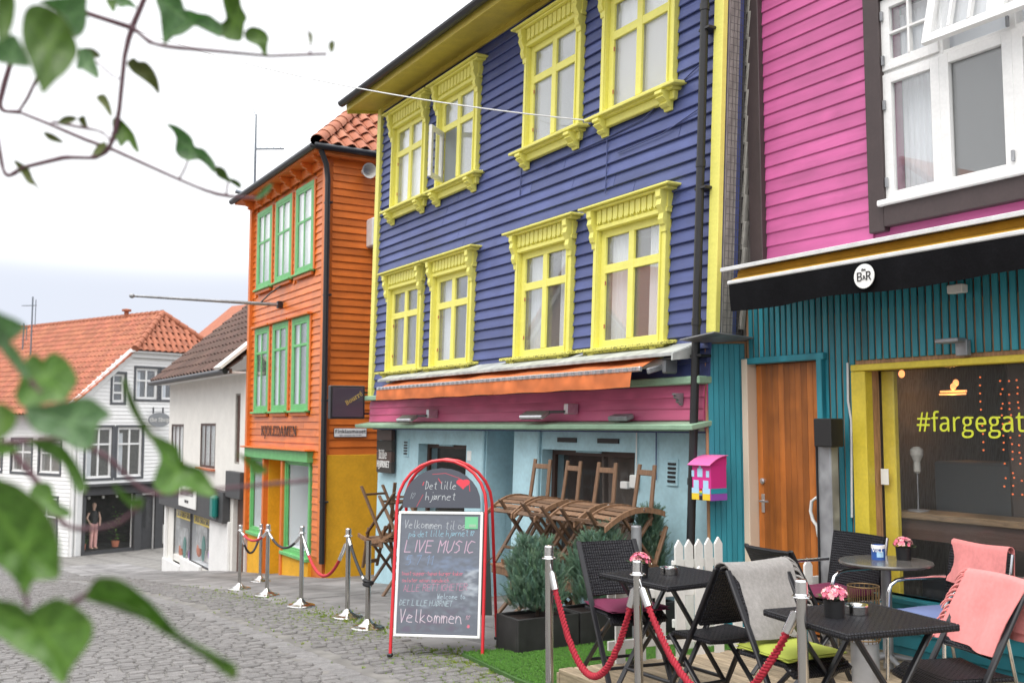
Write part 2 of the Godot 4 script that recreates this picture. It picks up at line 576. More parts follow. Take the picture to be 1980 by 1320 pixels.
	mk("cushion_magenta", 0.135, 0.011, 0.048, 0.85, {"nrm": T.n_fine, "ns": 0.15, "ts": 6.0, "rim": 0.3, "world": false})
	mk("cushion_lime", 0.36, 0.41, 0.06, 0.85, {"nrm": T.n_fine, "ns": 0.15, "ts": 6.0, "rim": 0.3, "world": false})
	mk("cushion_blue", 0.13, 0.17, 0.33, 0.85, {"nrm": T.n_fine, "ns": 0.15, "ts": 6.0, "rim": 0.3, "world": false})
	mk("wool_grey", 0.40, 0.38, 0.36, 0.95, {"tex": T.stone, "ts": 7.0, "nrm": T.n_fine, "ns": 0.6, "rim": 0.5})
	mk("wool_pink", 0.78, 0.27, 0.26, 0.95, {"tex": T.paint, "ts": 6.0, "nrm": T.n_fine, "ns": 0.5, "rim": 0.5})
	mk("slate", 0.080, 0.084, 0.10, 0.55, {"tex": T.patch, "ts": 2.5})
	mk("board_back", 0.15, 0.17, 0.165, 0.4)
	mk("petal_pink", 0.75, 0.16, 0.25, 0.7, {"back": Color(0.3, 0.1, 0.12)})
	mk("petal_pale", 0.85, 0.45, 0.45, 0.7, {"back": Color(0.3, 0.2, 0.2)})
	mk("leaf_dark", 0.05, 0.12, 0.03, 0.6)
	mk("table_stone", 0.16, 0.15, 0.14, 0.22, {"tex": T.stone, "ts": 5.0})
	mk("tin_blue", 0.03, 0.10, 0.36, 0.3, {"coat": 0.4})
	mk("enamel_white", 0.82, 0.82, 0.80, 0.35)
	mk("plastic_white", 0.78, 0.78, 0.76, 0.4)
	mk("rust", 0.20, 0.10, 0.05, 0.8)
	mk("text_yellow", 0.72, 0.78, 0.05, 0.5)
	mk("ink", 0.012, 0.012, 0.012, 0.6)
	mk("gold", 0.85, 0.58, 0.16, 0.3, {"metal": 0.4})
	mk("mail_pink", 0.66, 0.035, 0.26, 0.4)
	mk("mail_roof", 0.78, 0.16, 0.42, 0.4)
	mk("mail_window", 0.42, 0.66, 0.85, 0.4)
	mk("mail_teal", 0.02, 0.33, 0.42, 0.4)
	mk("mail_purple", 0.30, 0.09, 0.48, 0.4)
	mk("mail_yellow", 0.80, 0.58, 0.04, 0.4)
	mk("brass_dark", 0.20, 0.13, 0.06, 0.4, {"metal": 0.5})
	mk("antenna", 0.16, 0.19, 0.22, 0.4, {"metal": 0.5})
	mk("speaker", 0.50, 0.49, 0.45, 0.5)
	mk("vine_stem", 0.085, 0.035, 0.045, 0.7)
	var leafy := {"deep": [0.11, 0.21, 0.015], "pale": [0.33, 0.48, 0.31], "mid": [0.20, 0.36, 0.075], "olive": [0.155, 0.17, 0.04]}
	for k in leafy:
		var c: Array = leafy[k]
		mk("leaf_" + k, c[0], c[1], c[2], 0.42, {"tex": T.leaf, "uv": true, "back": Color(c[0] * 2.2, c[1] * 2.2, c[2] * 1.4).linear_to_srgb()})
	mk("skin", 0.62, 0.40, 0.30, 0.6)
	mk("trouser_pink", 0.70, 0.38, 0.34, 0.8)
	mk("terracotta", 0.45, 0.15, 0.08, 0.8)
	mk("sign_yellow", 0.78, 0.58, 0.03, 0.5)
	mk("poster_grey", 0.52, 0.54, 0.56, 0.5, {"tex": T.patch, "ts": 1.3})
	mk("bottle_green", 0.01, 0.17, 0.15, 0.3)
	mk("door_brown", 0.085, 0.035, 0.022, 0.5)

# ---------------------------------------------------------------- ground profile: the street falls away to the left
const SS := [-30.0, -8.0, 0.0, 5.7, 9.6, 12.8, 15.6, 22.0, 28.0, 40.0, 60.0, 400.0]
const YY := [0.3, 0.12, 0.0, -0.12, -0.31, -0.53, -0.79, -1.45, -2.2, -3.2, -3.9, -12.0]
func gy(x: float) -> float:
	var s := -x
	for k in SS.size() - 1:
		if s <= SS[k + 1]:
			return lerpf(YY[k], YY[k + 1], (s - SS[k]) / (SS[k + 1] - SS[k]))
	return YY[-1]

func slope_at(x: float) -> float:
	return (gy(x + 0.3) - gy(x - 0.3)) / 0.6

func px(u: float, v: float, d: float) -> Vector3:
	var f := FORWARD.normalized()
	var r := f.cross(Vector3.UP).normalized()
	return EYE + (f + r * ((u - 990.0) / 1925.0) - r.cross(f) * ((v - 660.0) / 1925.0)) * d

# ---------------------------------------------------------------- camera, sky and light
func _ready() -> void:
	rng.seed = 20
	var cam := Camera3D.new()
	cam.name = "camera"
	add_child(cam)
	var f := FORWARD.normalized()
	var r := f.cross(Vector3.UP).normalized()
	cam.transform = Transform3D(Basis(r, r.cross(f), -f), EYE)
	cam.near = 0.05
	cam.far = 600.0
	cam.fov = 37.85
	var lens := CameraAttributesPhysical.new()
	lens.frustum_focal_length = 35.0
	lens.frustum_focus_distance = 7.6
	lens.exposure_aperture = 3.2
	lens.frustum_near = 0.05
	lens.frustum_far = 600.0
	cam.attributes = lens
	cam.current = true

	var env := Environment.new()
	env.background_mode = Environment.BG_SKY
	env.sky = Sky.new()
	var pano := PanoramaSkyMaterial.new()
	pano.panorama = overcast()
	env.sky.sky_material = pano
	env.background_energy_multiplier = 1.0
	env.tonemap_mode = Environment.TONE_MAPPER_LINEAR
	env.tonemap_exposure = 1.4
	env.sdfgi_enabled = true
	env.ssao_enabled = true
	env.ssil_enabled = true
	var we := WorldEnvironment.new()
	we.name = "environment"
	we.environment = env
	add_child(we)

	var sun := DirectionalLight3D.new()
	sun.name = "sun"
	sun.light_energy = 0.45
	sun.light_angular_distance = 40.0
	sun.light_color = Color(1.0, 0.97, 0.93)
	sun.shadow_enabled = true
	add_child(sun)
	sun.look_at_from_position(Vector3.ZERO, Vector3(-0.35, -1.0, -0.55), Vector3.RIGHT)

	make_textures()
	make_materials()
	build_ground()
	blue_house()
	orange_house()
	pink_house()
	grey_house()
	white_house()
	far_things()
	opposite_side()
	terrace()
	cafe_front()
	cordon()
	chalkboard()
	wooden_furniture()
	vines()

# an even bright overcast with a slightly darker blue-grey bank low over the horizon
func overcast() -> ImageTexture:
	var w := 512
	var h := 256
	var im := Image.create(w, h, false, Image.FORMAT_RGBF)
	var f := FastNoiseLite.new()
	f.seed = 4
	f.frequency = 1.0
	f.fractal_octaves = 3
	for y in h:
		var e := 90.0 - (y + 0.5) * 180.0 / h
		for x in w:
			var a := TAU * x / w
			var d := Vector3(cos(a) * cos(deg_to_rad(e)), sin(deg_to_rad(e)), sin(a) * cos(deg_to_rad(e)))
			var nz := f.get_noise_3dv(d * 1.3)
			var c := Color(1.03, 1.045, 1.075) * (1.0 + 1.45 * smoothstep(14.0, 80.0, e)) * (1.0 + 0.06 * nz)
			var top := 9.2 + 1.6 * f.get_noise_3dv(d * 0.9 + Vector3(7, 0, 0))
			var bank := 1.0 - smoothstep(top - 1.4, top + 0.8, e)
			c = c.lerp(Color(0.565, 0.60, 0.68) * (1.0 + 0.10 * f.get_noise_3dv(d * Vector3(1.5, 9.0, 1.5))), bank)
			if e < 0.0:
				c = Color(0.35, 0.35, 0.34)
			im.set_pixel(x, y, c)
	return ImageTexture.create_from_image(im)

# ---------------------------------------------------------------- ground
func strip(x0: float, x1: float, z0: float, z1: float, dy: float, step := 0.5) -> ArrayMesh:
	var b := MB.new()
	var xs := []
	var x := x0
	while x < x1 - 1e-3:
		xs.append(x)
		x += step
	xs.append(x1)
	for i in xs.size() - 1:
		var a: float = xs[i]
		var c: float = xs[i + 1]
		var na := Vector3(-slope_at(a), 1, 0).normalized()
		var nc := Vector3(-slope_at(c), 1, 0).normalized()
		b.quads(Vector3(a, gy(a) + dy, z1), Vector3(c, gy(c) + dy, z1), Vector3(c, gy(c) + dy, z0), Vector3(a, gy(a) + dy, z0), na, nc, nc, na)
	return b.mesh()

func sett(w: float, l: float, h: float, sd: int) -> ArrayMesh:
	var rn := RandomNumberGenerator.new()
	rn.seed = sd
	var b := MB.new()
	var top := []
	var low := []
	var n := 8
	for k in n:
		var ang := TAU * (k + 0.5) / n
		var q := Vector2(signf(cos(ang)) * pow(absf(cos(ang)), 0.38) * w / 2, signf(sin(ang)) * pow(absf(sin(ang)), 0.38) * l / 2) * rn.randf_range(0.95, 1.03)
		low.append(Vector3(q.x, -h * 0.22, q.y))
		top.append(Vector3(q.x * 0.90, 0.002 * rn.randf_range(-1, 1), q.y * 0.88))
	var mid := Vector3(0, h * 0.05, 0)
	var deep := []
	for p in low:
		deep.append(p + Vector3(0, -h * 0.6, 0))
	for k in n:
		var j := (k + 1) % n
		var o := Vector3(0, -h, 0)
		b.out3(top[k], top[j], mid, o)
		b.out3(low[k], low[j], top[j], o)
		b.out3(low[k], top[j], top[k], o)
		b.out3(deep[k], deep[j], low[j], o)
		b.out3(deep[k], low[j], low[k], o)
	return b.mesh()

func on_street(x: float, z: float, dy := 0.0, yaw := 0.0) -> Transform3D:
	var t := Vector3(1, slope_at(x), 0).normalized()
	var up := Vector3(-t.y, t.x, 0)
	return Transform3D(Basis(t, up, t.cross(up)) * Basis(Vector3.UP, yaw), Vector3(x, gy(x) + dy, z))

func build_ground() -> void:
	var g := struct("ground", strip(-330, 60, -220, 220, -0.16, 4.0), M.earth)
	g.set_meta("label", "bare earth and far ground under the street")
	# the cobbled street: a bed, then setts in rows across it
	var street := struct("street", strip(-62, 12, -3.98, 6.0, -0.013), M.joint)
	var shapes := []
	for k in 6:
		shapes.append(sett(0.165, 0.104, 0.05, 40 + k))
	var flags := []
	for k in 3:
		flags.append(sett(0.30, 0.22, 0.05, 60 + k))
	var near := []
	var far := []
	var x := 3.0
	var row := 0
	while x > -50.0:
		var z := 1.2 + 0.08 * (row % 2) + rng.randf_range(-0.03, 0.03)
		while z > -3.94:
			var w := rng.randf_range(0.115, 0.165)
			var band: bool = z < -2.78 and z > -3.12
			var visible_here: bool = -z > -x * 0.055 - 0.15 and x < -4.6 and z - w > -4.0
			if visible_here and not band:
				var xf := on_street(x + rng.randf_range(-0.008, 0.008), z - w / 2, rng.randf_range(-0.004, 0.004), PI / 2 + rng.randf_range(-0.06, 0.06))
				xf.basis = xf.basis * Basis.from_scale(Vector3(w / 0.165 * 0.95, 1, 1))
				var d := Vector3(x, gy(x), z).distance_to(EYE)
				var k := clampi(int(rng.randfn(2.0, 1.1)), 0, 4)
				(near if d < 30.0 else far).append([d, xf, rng.randi() % 6, k])
			z -= w + 0.004
		x -= 0.108
		row += 1
	near.sort_custom(func(a, b): return a[0] < b[0])
	for i in mini(260, near.size()):
		part(street, "cobblestone", shapes[near[i][2]], M.cobbles[near[i][3]], near[i][1])
	var rest := near.slice(260) + far
	for k in 6:
		var xfs := []
		var cols := []
		for q in rest:
			if q[2] == k:
				xfs.append(q[1])
				var t: float = [0.84, 0.93, 1.0, 1.07, 1.15][q[3]]
				cols.append(Color(t * 1.01, t, t * 0.99))
		multi(street, "cobblestones", shapes[k], M.cobble, xfs, cols)
	# a drain line of larger flat setts
	x = -4.6
	while x > -40.0:
		for j in 1:
			part(street, "drain_stone", flags[rng.randi() % 3], M.cobbles[2 + rng.randi() % 3], on_street(x, -2.95, -0.006, rng.randf_range(-0.03, 0.03)))
		x -= 0.312
		if x < -30.0:
			break
	# stone pavement in front of the houses, one step of slabs at a time
	var pav := struct("pavement", strip(-62, 12, -9.5, -3.98, -0.03), M.joint)
	x = -4.0
	var zs := [-3.99, -4.43, -4.95, -5.40, -6.0]
	for j in 4:
		x = -4.4 - 0.3 * (j % 3)
		while x > -34.0:
			var l := rng.randf_range(0.7, 1.25)
			var w: float = zs[j] - zs[j + 1] - 0.012
			var xf := on_street(x - l / 2, (zs[j] + zs[j + 1]) / 2, -0.02 + rng.randf_range(-0.003, 0.003))
			part(pav, "paving_slab", slab_mesh(w), M.slabs[rng.randi() % 4], xf * Transform3D(Basis.from_scale(Vector3(l - 0.012, 1, 1)), Vector3.ZERO))
			x -= l
	# moss and weeds in the joints where street and pavement meet
	var blade := MB.new()
	for k in 7:
		var a := TAU * k / 7.0
		var d := Vector3(cos(a), 0, sin(a))
		var s := Vector3(-d.z, 0, d.x) * 0.004
		var tip := d * 0.016 + Vector3(0, 0.018 + 0.008 * (k % 3), 0)
		blade.flat(d * 0.003 + s, d * 0.003 - s, tip)
	var bl := blade.mesh()
	var xfs := []
	var cols := []
	for i in 6500:
		var mx := -5.2 - absf(rng.randfn(0.0, 4.6))
		var mz := -3.85 + rng.randfn(0.0, 0.17) + (rng.randfn(0.15, 0.22) if rng.randf() < 0.45 else 0.0)
		var thin := sin(mx * 1.7) + sin(mx * 4.1 + 1.0) * 0.7
		if mx < -17.0 or thin < rng.randf_range(-1.6, 0.6):
			continue
		var g2 := on_street(mx, mz, -0.018, rng.randf() * TAU)
		g2.basis = g2.basis * Basis.from_scale(Vector3.ONE * rng.randf_range(0.5, 1.15))
		xfs.append(g2)
		var t := rng.randf_range(0.7, 1.35)
		cols.append(Color(t * rng.randf_range(0.8, 1.3), t, t * 0.8))
	var moss := multi(self, "weeds", bl, M.moss, xfs, cols)
	tag(moss, "green moss and weeds growing in the joints along the pavement edge", "weeds")

var slabs := {}
func slab_mesh(w: float) -> ArrayMesh:
	var key := "%.3f" % w
	if not slabs.has(key):
		var b := MB.new()
		b.box(Vector3(0, -0.02, 0), Vector3(1, 0.05, w), Basis(), 0.006)
		slabs[key] = b.mesh()
	return slabs[key]

# ---------------------------------------------------------------- walls, cladding and windows
# the rectangles that are left of a wall when holes [x0, x1, y0, y1] are taken out
func rects(x0: float, x1: float, y0: float, y1: float, holes: Array) -> Array:
	var ys := [y0, y1]
	for h in holes:
		for k in [2, 3]:
			if h[k] > y0 and h[k] < y1 and not ys.has(h[k]):
				ys.append(h[k])
	ys.sort()
	var outp := []
	for i in ys.size() - 1:
		var m: float = (ys[i] + ys[i + 1]) / 2
		for s in gaps(x0, x1, m, holes):
			outp.append([s[0], s[1], ys[i], ys[i + 1]])
	return outp

func gaps(x0: float, x1: float, y: float, holes: Array) -> Array:
	var cuts := []
	for h in holes:
		if y > h[2] and y < h[3]:
			cuts.append([h[0], h[1]])
	cuts.sort_custom(func(a, b): return a[0] < b[0])
	var outp := []
	var x := x0
	for c in cuts:
		if c[0] > x:
			outp.append([x, minf(c[0], x1)])
		x = maxf(x, c[1])
	if x < x1:
		outp.append([x, x1])
	return outp

func core(root: Node3D, called: String, xf: Transform3D, x0: float, x1: float, y0: float, y1: float, holes: Array, thick: float, mat: Material) -> MeshInstance3D:
	var b := MB.new()
	for r in rects(x0, x1, y0, y1, holes):
		b.box(Vector3((r[0] + r[1]) / 2, (r[2] + r[3]) / 2, -thick / 2), Vector3(r[1] - r[0], r[3] - r[2], thick))
	return part(root, called, b.mesh(), mat, xf)

var clapboards := {}
func clap_mesh(h: float, proud: float) -> ArrayMesh:
	var key := "%.3f %.3f" % [h, proud]
	if not clapboards.has(key):
		var b := MB.new()
		# seen from its end: z out, y up; a rounded lower lip
		b.prism([Vector2(0, -0.012), Vector2(proud - 0.004, -0.012), Vector2(proud, -0.006), Vector2(proud * 0.35, h - 0.012), Vector2(0, h - 0.012)], 1.0, Transform3D(Basis(Vector3(0, 0, 1), Vector3(0, 1, 0), Vector3(-1, 0, 0)), Vector3(1, 0, 0)))
		clapboards[key] = b.mesh()
	return clapboards[key]

func clad(root: Node3D, called: String, xf: Transform3D, x0: float, x1: float, y0: float, y1: float, step: float, proud: float, holes: Array, mats: Array, butt := 0.0) -> void:
	var y := y0
	var i := 0
	while y < y1 - 0.01:
		var h := minf(step, y1 - y)
		var m := y + h / 2
		for s in gaps(x0, x1, m, holes):
			var cut := [s[0], s[1]]
			if butt > 0.0:
				var m2: float = s[0] + rng.randf_range(0.35, 1.0) * butt
				cut = [s[0]]
				while m2 < s[1] - 0.25:
					cut.append(m2)
					m2 += rng.randf_range(0.6, 1.0) * butt
				cut.append(s[1])
			for k in cut.size() - 1:
				var l: float = cut[k + 1] - cut[k] - (0.007 if cut.size() > 2 else 0.0)
				if l > 0.01:
					part(root, called, clap_mesh(h, proud), mats[rng.randi() % mats.size()], xf * Transform3D(Basis.from_scale(Vector3(l, 1, 1)), Vector3(cut[k], y, 0)))
		y += step
		i += 1

# a window with its opening's lower left corner at the node; xs, ys: where bars cross the opening
func win(root: Node3D, xf: Transform3D, w: float, h: float, o: Dictionary) -> Node3D:
	var n := node(root, o.get("name", "window"), xf)
	var cas: float = o.get("cas", 0.08)
	var proud: float = o.get("proud", 0.03)
	var fr: float = o.get("fr", 0.05)
	var bw: float = o.get("bar", 0.05)
	var xs: Array = o.get("xs", [])
	var ys: Array = o.get("ys", [])
	var set_back: float = o.get("back", 0.05)
	var fd: float = o.get("fd", 0.045)
	var b := MB.new()
	if cas > 0.0:
		var zc := proud / 2 - 0.02
		var d := proud + 0.04
		b.box(Vector3(-cas / 2, h / 2, zc), Vector3(cas, h, d), Basis(), 0.004)
		b.box(Vector3(w + cas / 2, h / 2, zc), Vector3(cas, h, d), Basis(), 0.004)
		b.box(Vector3(w / 2, h + cas / 2, zc), Vector3(w + 2 * cas, cas, d), Basis(), 0.004)
		if not o.get("nosill", false):
			b.box(Vector3(w / 2, -cas / 2, zc), Vector3(w + 2 * cas, cas, d), Basis(), 0.004)
		part(n, "casing", b.mesh(), o.mc)
	b = MB.new()
	for s in [fr / 2, w - fr / 2]:
		b.box(Vector3(s, h / 2, -set_back + 0.01), Vector3(fr, h, fd), Basis(), 0.003)
	for s in [fr / 2, h - fr / 2]:
		b.box(Vector3(w / 2, s, -set_back + 0.01), Vector3(w - 2 * fr, fr, fd), Basis(), 0.003)
	for s in xs:
		b.box(Vector3(s, h / 2, -set_back + 0.014), Vector3(bw, h - 2 * fr, fd), Basis(), 0.003)
	for s in ys:
		b.box(Vector3(w / 2, s, -set_back + 0.010), Vector3(w - 2 * fr, bw, fd), Basis(), 0.003)
	part(n, "frame", b.mesh(), o.mf)
	var ex := [fr] + xs + [w - fr]
	var ey := [fr] + ys + [h - fr]
	for i in ex.size() - 1:
		for j in ey.size() - 1:
			var a := Vector2(ex[i], ey[j])
			var c := Vector2(ex[i + 1], ey[j + 1])
			if o.has("open") and o.open == Vector2i(i, j):
				continue
			part(n, "pane", pane_mesh(c.x - a.x, c.y - a.y) if not o.has("mg") else bmesh(Vector3(c.x - a.x, c.y - a.y, 0.004)), o.get("mg", M.glass), at(Vector3((a.x + c.x) / 2, (a.y + c.y) / 2, -set_back)))
	if o.get("room", true):
		var dp: float = o.get("depth", 0.7)
		b = MB.new()
		var x0 := 0.004
		var x1 := w - 0.004
		var z1 := -set_back - 0.03
		b.box(Vector3(w / 2, h / 2, -dp), Vector3(w + 0.04, h + 0.04, 0.02))
		b.box(Vector3(x0, h / 2, (z1 - dp) / 2), Vector3(0.012, h, dp + z1))
		b.box(Vector3(x1, h / 2, (z1 - dp) / 2), Vector3(0.012, h, dp + z1))
		b.box(Vector3(w / 2, 0.004, (z1 - dp) / 2), Vector3(w - 0.02, 0.012, dp + z1))
		b.box(Vector3(w / 2, h - 0.004, (z1 - dp) / 2), Vector3(w - 0.02, 0.012, dp + z1))
		part(n, "room", b.mesh(), o.get("mr", M.room_pale))
	if o.has("curtain"):
		part(n, "curtain", drape(w * o.curtain[0], w * o.curtain[1], h, -set_back - o.get("gap", 0.05)), M.curtain)
	return n

func drape(x0: float, x1: float, h: float, z: float) -> ArrayMesh:
	var rows := []
	var k := 26
	for i in k + 1:
		var x := lerpf(x0, x1, float(i) / k)
		var col := []
		for j in 3:
			col.append(Vector3(x, h * (0.02 + 0.48 * j), z - 0.012 + 0.012 * sin(i * 1.35)))
		rows.append(col)
	var b := MB.new()
	b.shell(rows)
	return b.mesh()

# ---------------------------------------------------------------- the blue house
func scroll(h: float, d: float, w: float) -> ArrayMesh:
	# a carved bracket seen from its side: y down from 0, z out
	var p := [Vector2(0, 0), Vector2(d, 0), Vector2(d, -h * 0.16), Vector2(d * 0.80, -h * 0.22), Vector2(d * 0.92, -h * 0.36), Vector2(d * 0.62, -h * 0.50), Vector2(d * 0.50, -h * 0.56), Vector2(d * 0.60, -h * 0.70), Vector2(d * 0.42, -h * 0.82), Vector2(d * 0.22, -h * 0.86), Vector2(d * 0.16, -h), Vector2(0, -h)]
	var b := MB.new()
	b.prism(p, w, Transform3D(Basis(Vector3(0, 0, 1), Vector3(0, 1, 0), Vector3(-1, 0, 0)), Vector3(w / 2, 0, 0)))
	return b.mesh()

func blue_window(root: Node3D, cx: float, y: float, brackets: bool, open_leaf := false, blind := false, look := 0) -> void:
	var w := 1.0
	var h := 1.20
	var opts := {"cas": 0.0, "fr": 0.075, "bar": 0.085, "xs": [0.5], "ys": [0.80], "mf": M.yellow, "depth": 0.9, "back": 0.018, "fd": 0.03, "mr": M.room_pale if brackets else M.room_grey}
	if open_leaf:
		opts.open = Vector2i(0, 0)
		opts.mr = M.curtain
	var n := win(root, at(Vector3(cx - w / 2, y, -6.0)), w, h, opts)
	var b := MB.new()
	for s in [-1, 1]:
		b = MB.new()
		b.box(Vector3(0.027 * s, 0, 0.02), Vector3(0.078, h, 0.07), Basis(), 0.005)
		b.box(Vector3(0, 0, 0.064), Vector3(0.018, h, 0.014))
		part(n, "casing", b.mesh(), M.yellow, at(Vector3(w + 0.012 if s > 0 else -0.012, h / 2, 0)))
	b = MB.new()
	b.box(Vector3(w / 2, h + 0.022, 0.035), Vector3(1.2, 0.044, 0.075), Basis(), 0.006)
	b.box(Vector3(w / 2, h + 0.13, 0.025), Vector3(1.2, 0.17, 0.06))
	b.box(Vector3(w / 2, h + 0.215, 0.06), Vector3(1.34, 0.024, 0.14), Basis(), 0.006)
	b.box(Vector3(w / 2, h + 0.240, 0.075), Vector3(1.44, 0.024, 0.19), Basis(), 0.006)
	part(n, "header", b.mesh(), M.yellow)
	for k in 11:
		var q := MB.new()
		var x := 0.0 + w * (k + 0.5) / 11.0
		q.prism([Vector2(-0.036, 0.155), Vector2(-0.036, 0.03), Vector2(-0.018, 0.012), Vector2(0, 0.03), Vector2(0.012, 0.012), Vector2(0.036, 0.042), Vector2(0.036, 0.155)], 0.028, at(Vector3(x, h + 0.045, 0.055)))
		part(n, "dentil", q.mesh(), M.yellow)
	for s in [-0.055, w + 0.055]:
		part(n, "bracket", scroll(0.38, 0.095, 0.07), M.yellow, at(Vector3(s, h + 0.202, 0.05)))
	b = MB.new()
	b.box(Vector3(w / 2, -0.015, 0.06), Vector3(1.42, 0.032, 0.19), Basis(Vector3.RIGHT, 0.10), 0.006)
	b.box(Vector3(w / 2, -0.045, 0.045), Vector3(1.28, 0.03, 0.12), Basis(), 0.006)
	if brackets:
		b.box(Vector3(w / 2, -0.10, 0.03), Vector3(1.22, 0.085, 0.06), Basis(), 0.008)
	part(n, "sill", b.mesh(), M.yellow if brackets else M.yellow_worn)
	for s in [0.0, w]:
		part(n, "bracket", scroll(0.17, 0.15, 0.10) if brackets else scroll(0.10, 0.10, 0.09), M.yellow, at(Vector3(s, -0.058, 0.012)))
	for yy in [0.22, 0.66]:
		part(n, "hinge", bmesh(Vector3(0.009, 0.04, 0.012)), M.terracotta, at(Vector3(0.085, yy, 0.005)))
	if open_leaf:
		var leaf := MB.new()
		var lw := 0.40
		var lh := 0.68
		for s in [0.03, lw - 0.03]:
			leaf.box(Vector3(s, lh / 2, 0), Vector3(0.06, lh, 0.045), Basis(), 0.003)
		for s in [0.03, lh - 0.03]:
			leaf.box(Vector3(lw / 2, s, 0), Vector3(lw - 0.12, 0.06, 0.045), Basis(), 0.003)
		var xf := Transform3D(Basis(Vector3.UP, -deg_to_rad(51)), Vector3(0.075, 0.078, 0.02))
		part(n, "casement", leaf.mesh(), M.white_paint, xf)
		part(n, "pane", bmesh(Vector3(lw - 0.12, lh - 0.12, 0.004)), M.glass, xf * at(Vector3(lw / 2, lh / 2, 0)))
	elif look == 0:
		part(n, "curtain", drape(0.05, 0.95, h, -0.09), M.curtain)  # full drape also brightens the panes in place of mirrored sky
	elif look == 1:
		part(n, "curtain", drape(0.05, 0.36, h, -0.10), M.curtain)
		part(n, "curtain", drape(0.66, 0.95, h, -0.10), M.curtain)
	if blind:
		for k in 38:
			part(n, "blind_slat", bmesh(Vector3(0.9, 0.020, 0.002)), M.enamel_white, Transform3D(Basis(Vector3.RIGHT, 0.9), Vector3(w / 2, 0.09 + k * 0.0185, -0.075)))
	if look == 2:
		for q in [[0.30, 0.055, 0.13], [0.62, 0.04, 0.09], [0.78, 0.05, 0.17]]:
			var c := MB.new()
			c.lathe([Vector2(0, 0), Vector2(q[1] * 0.7, 0), Vector2(q[1], q[2]), Vector2(0, q[2])], 14)
			part(n, "candle", c.mesh(), M.enamel_white, at(Vector3(q[0], 0.02, -0.16)))

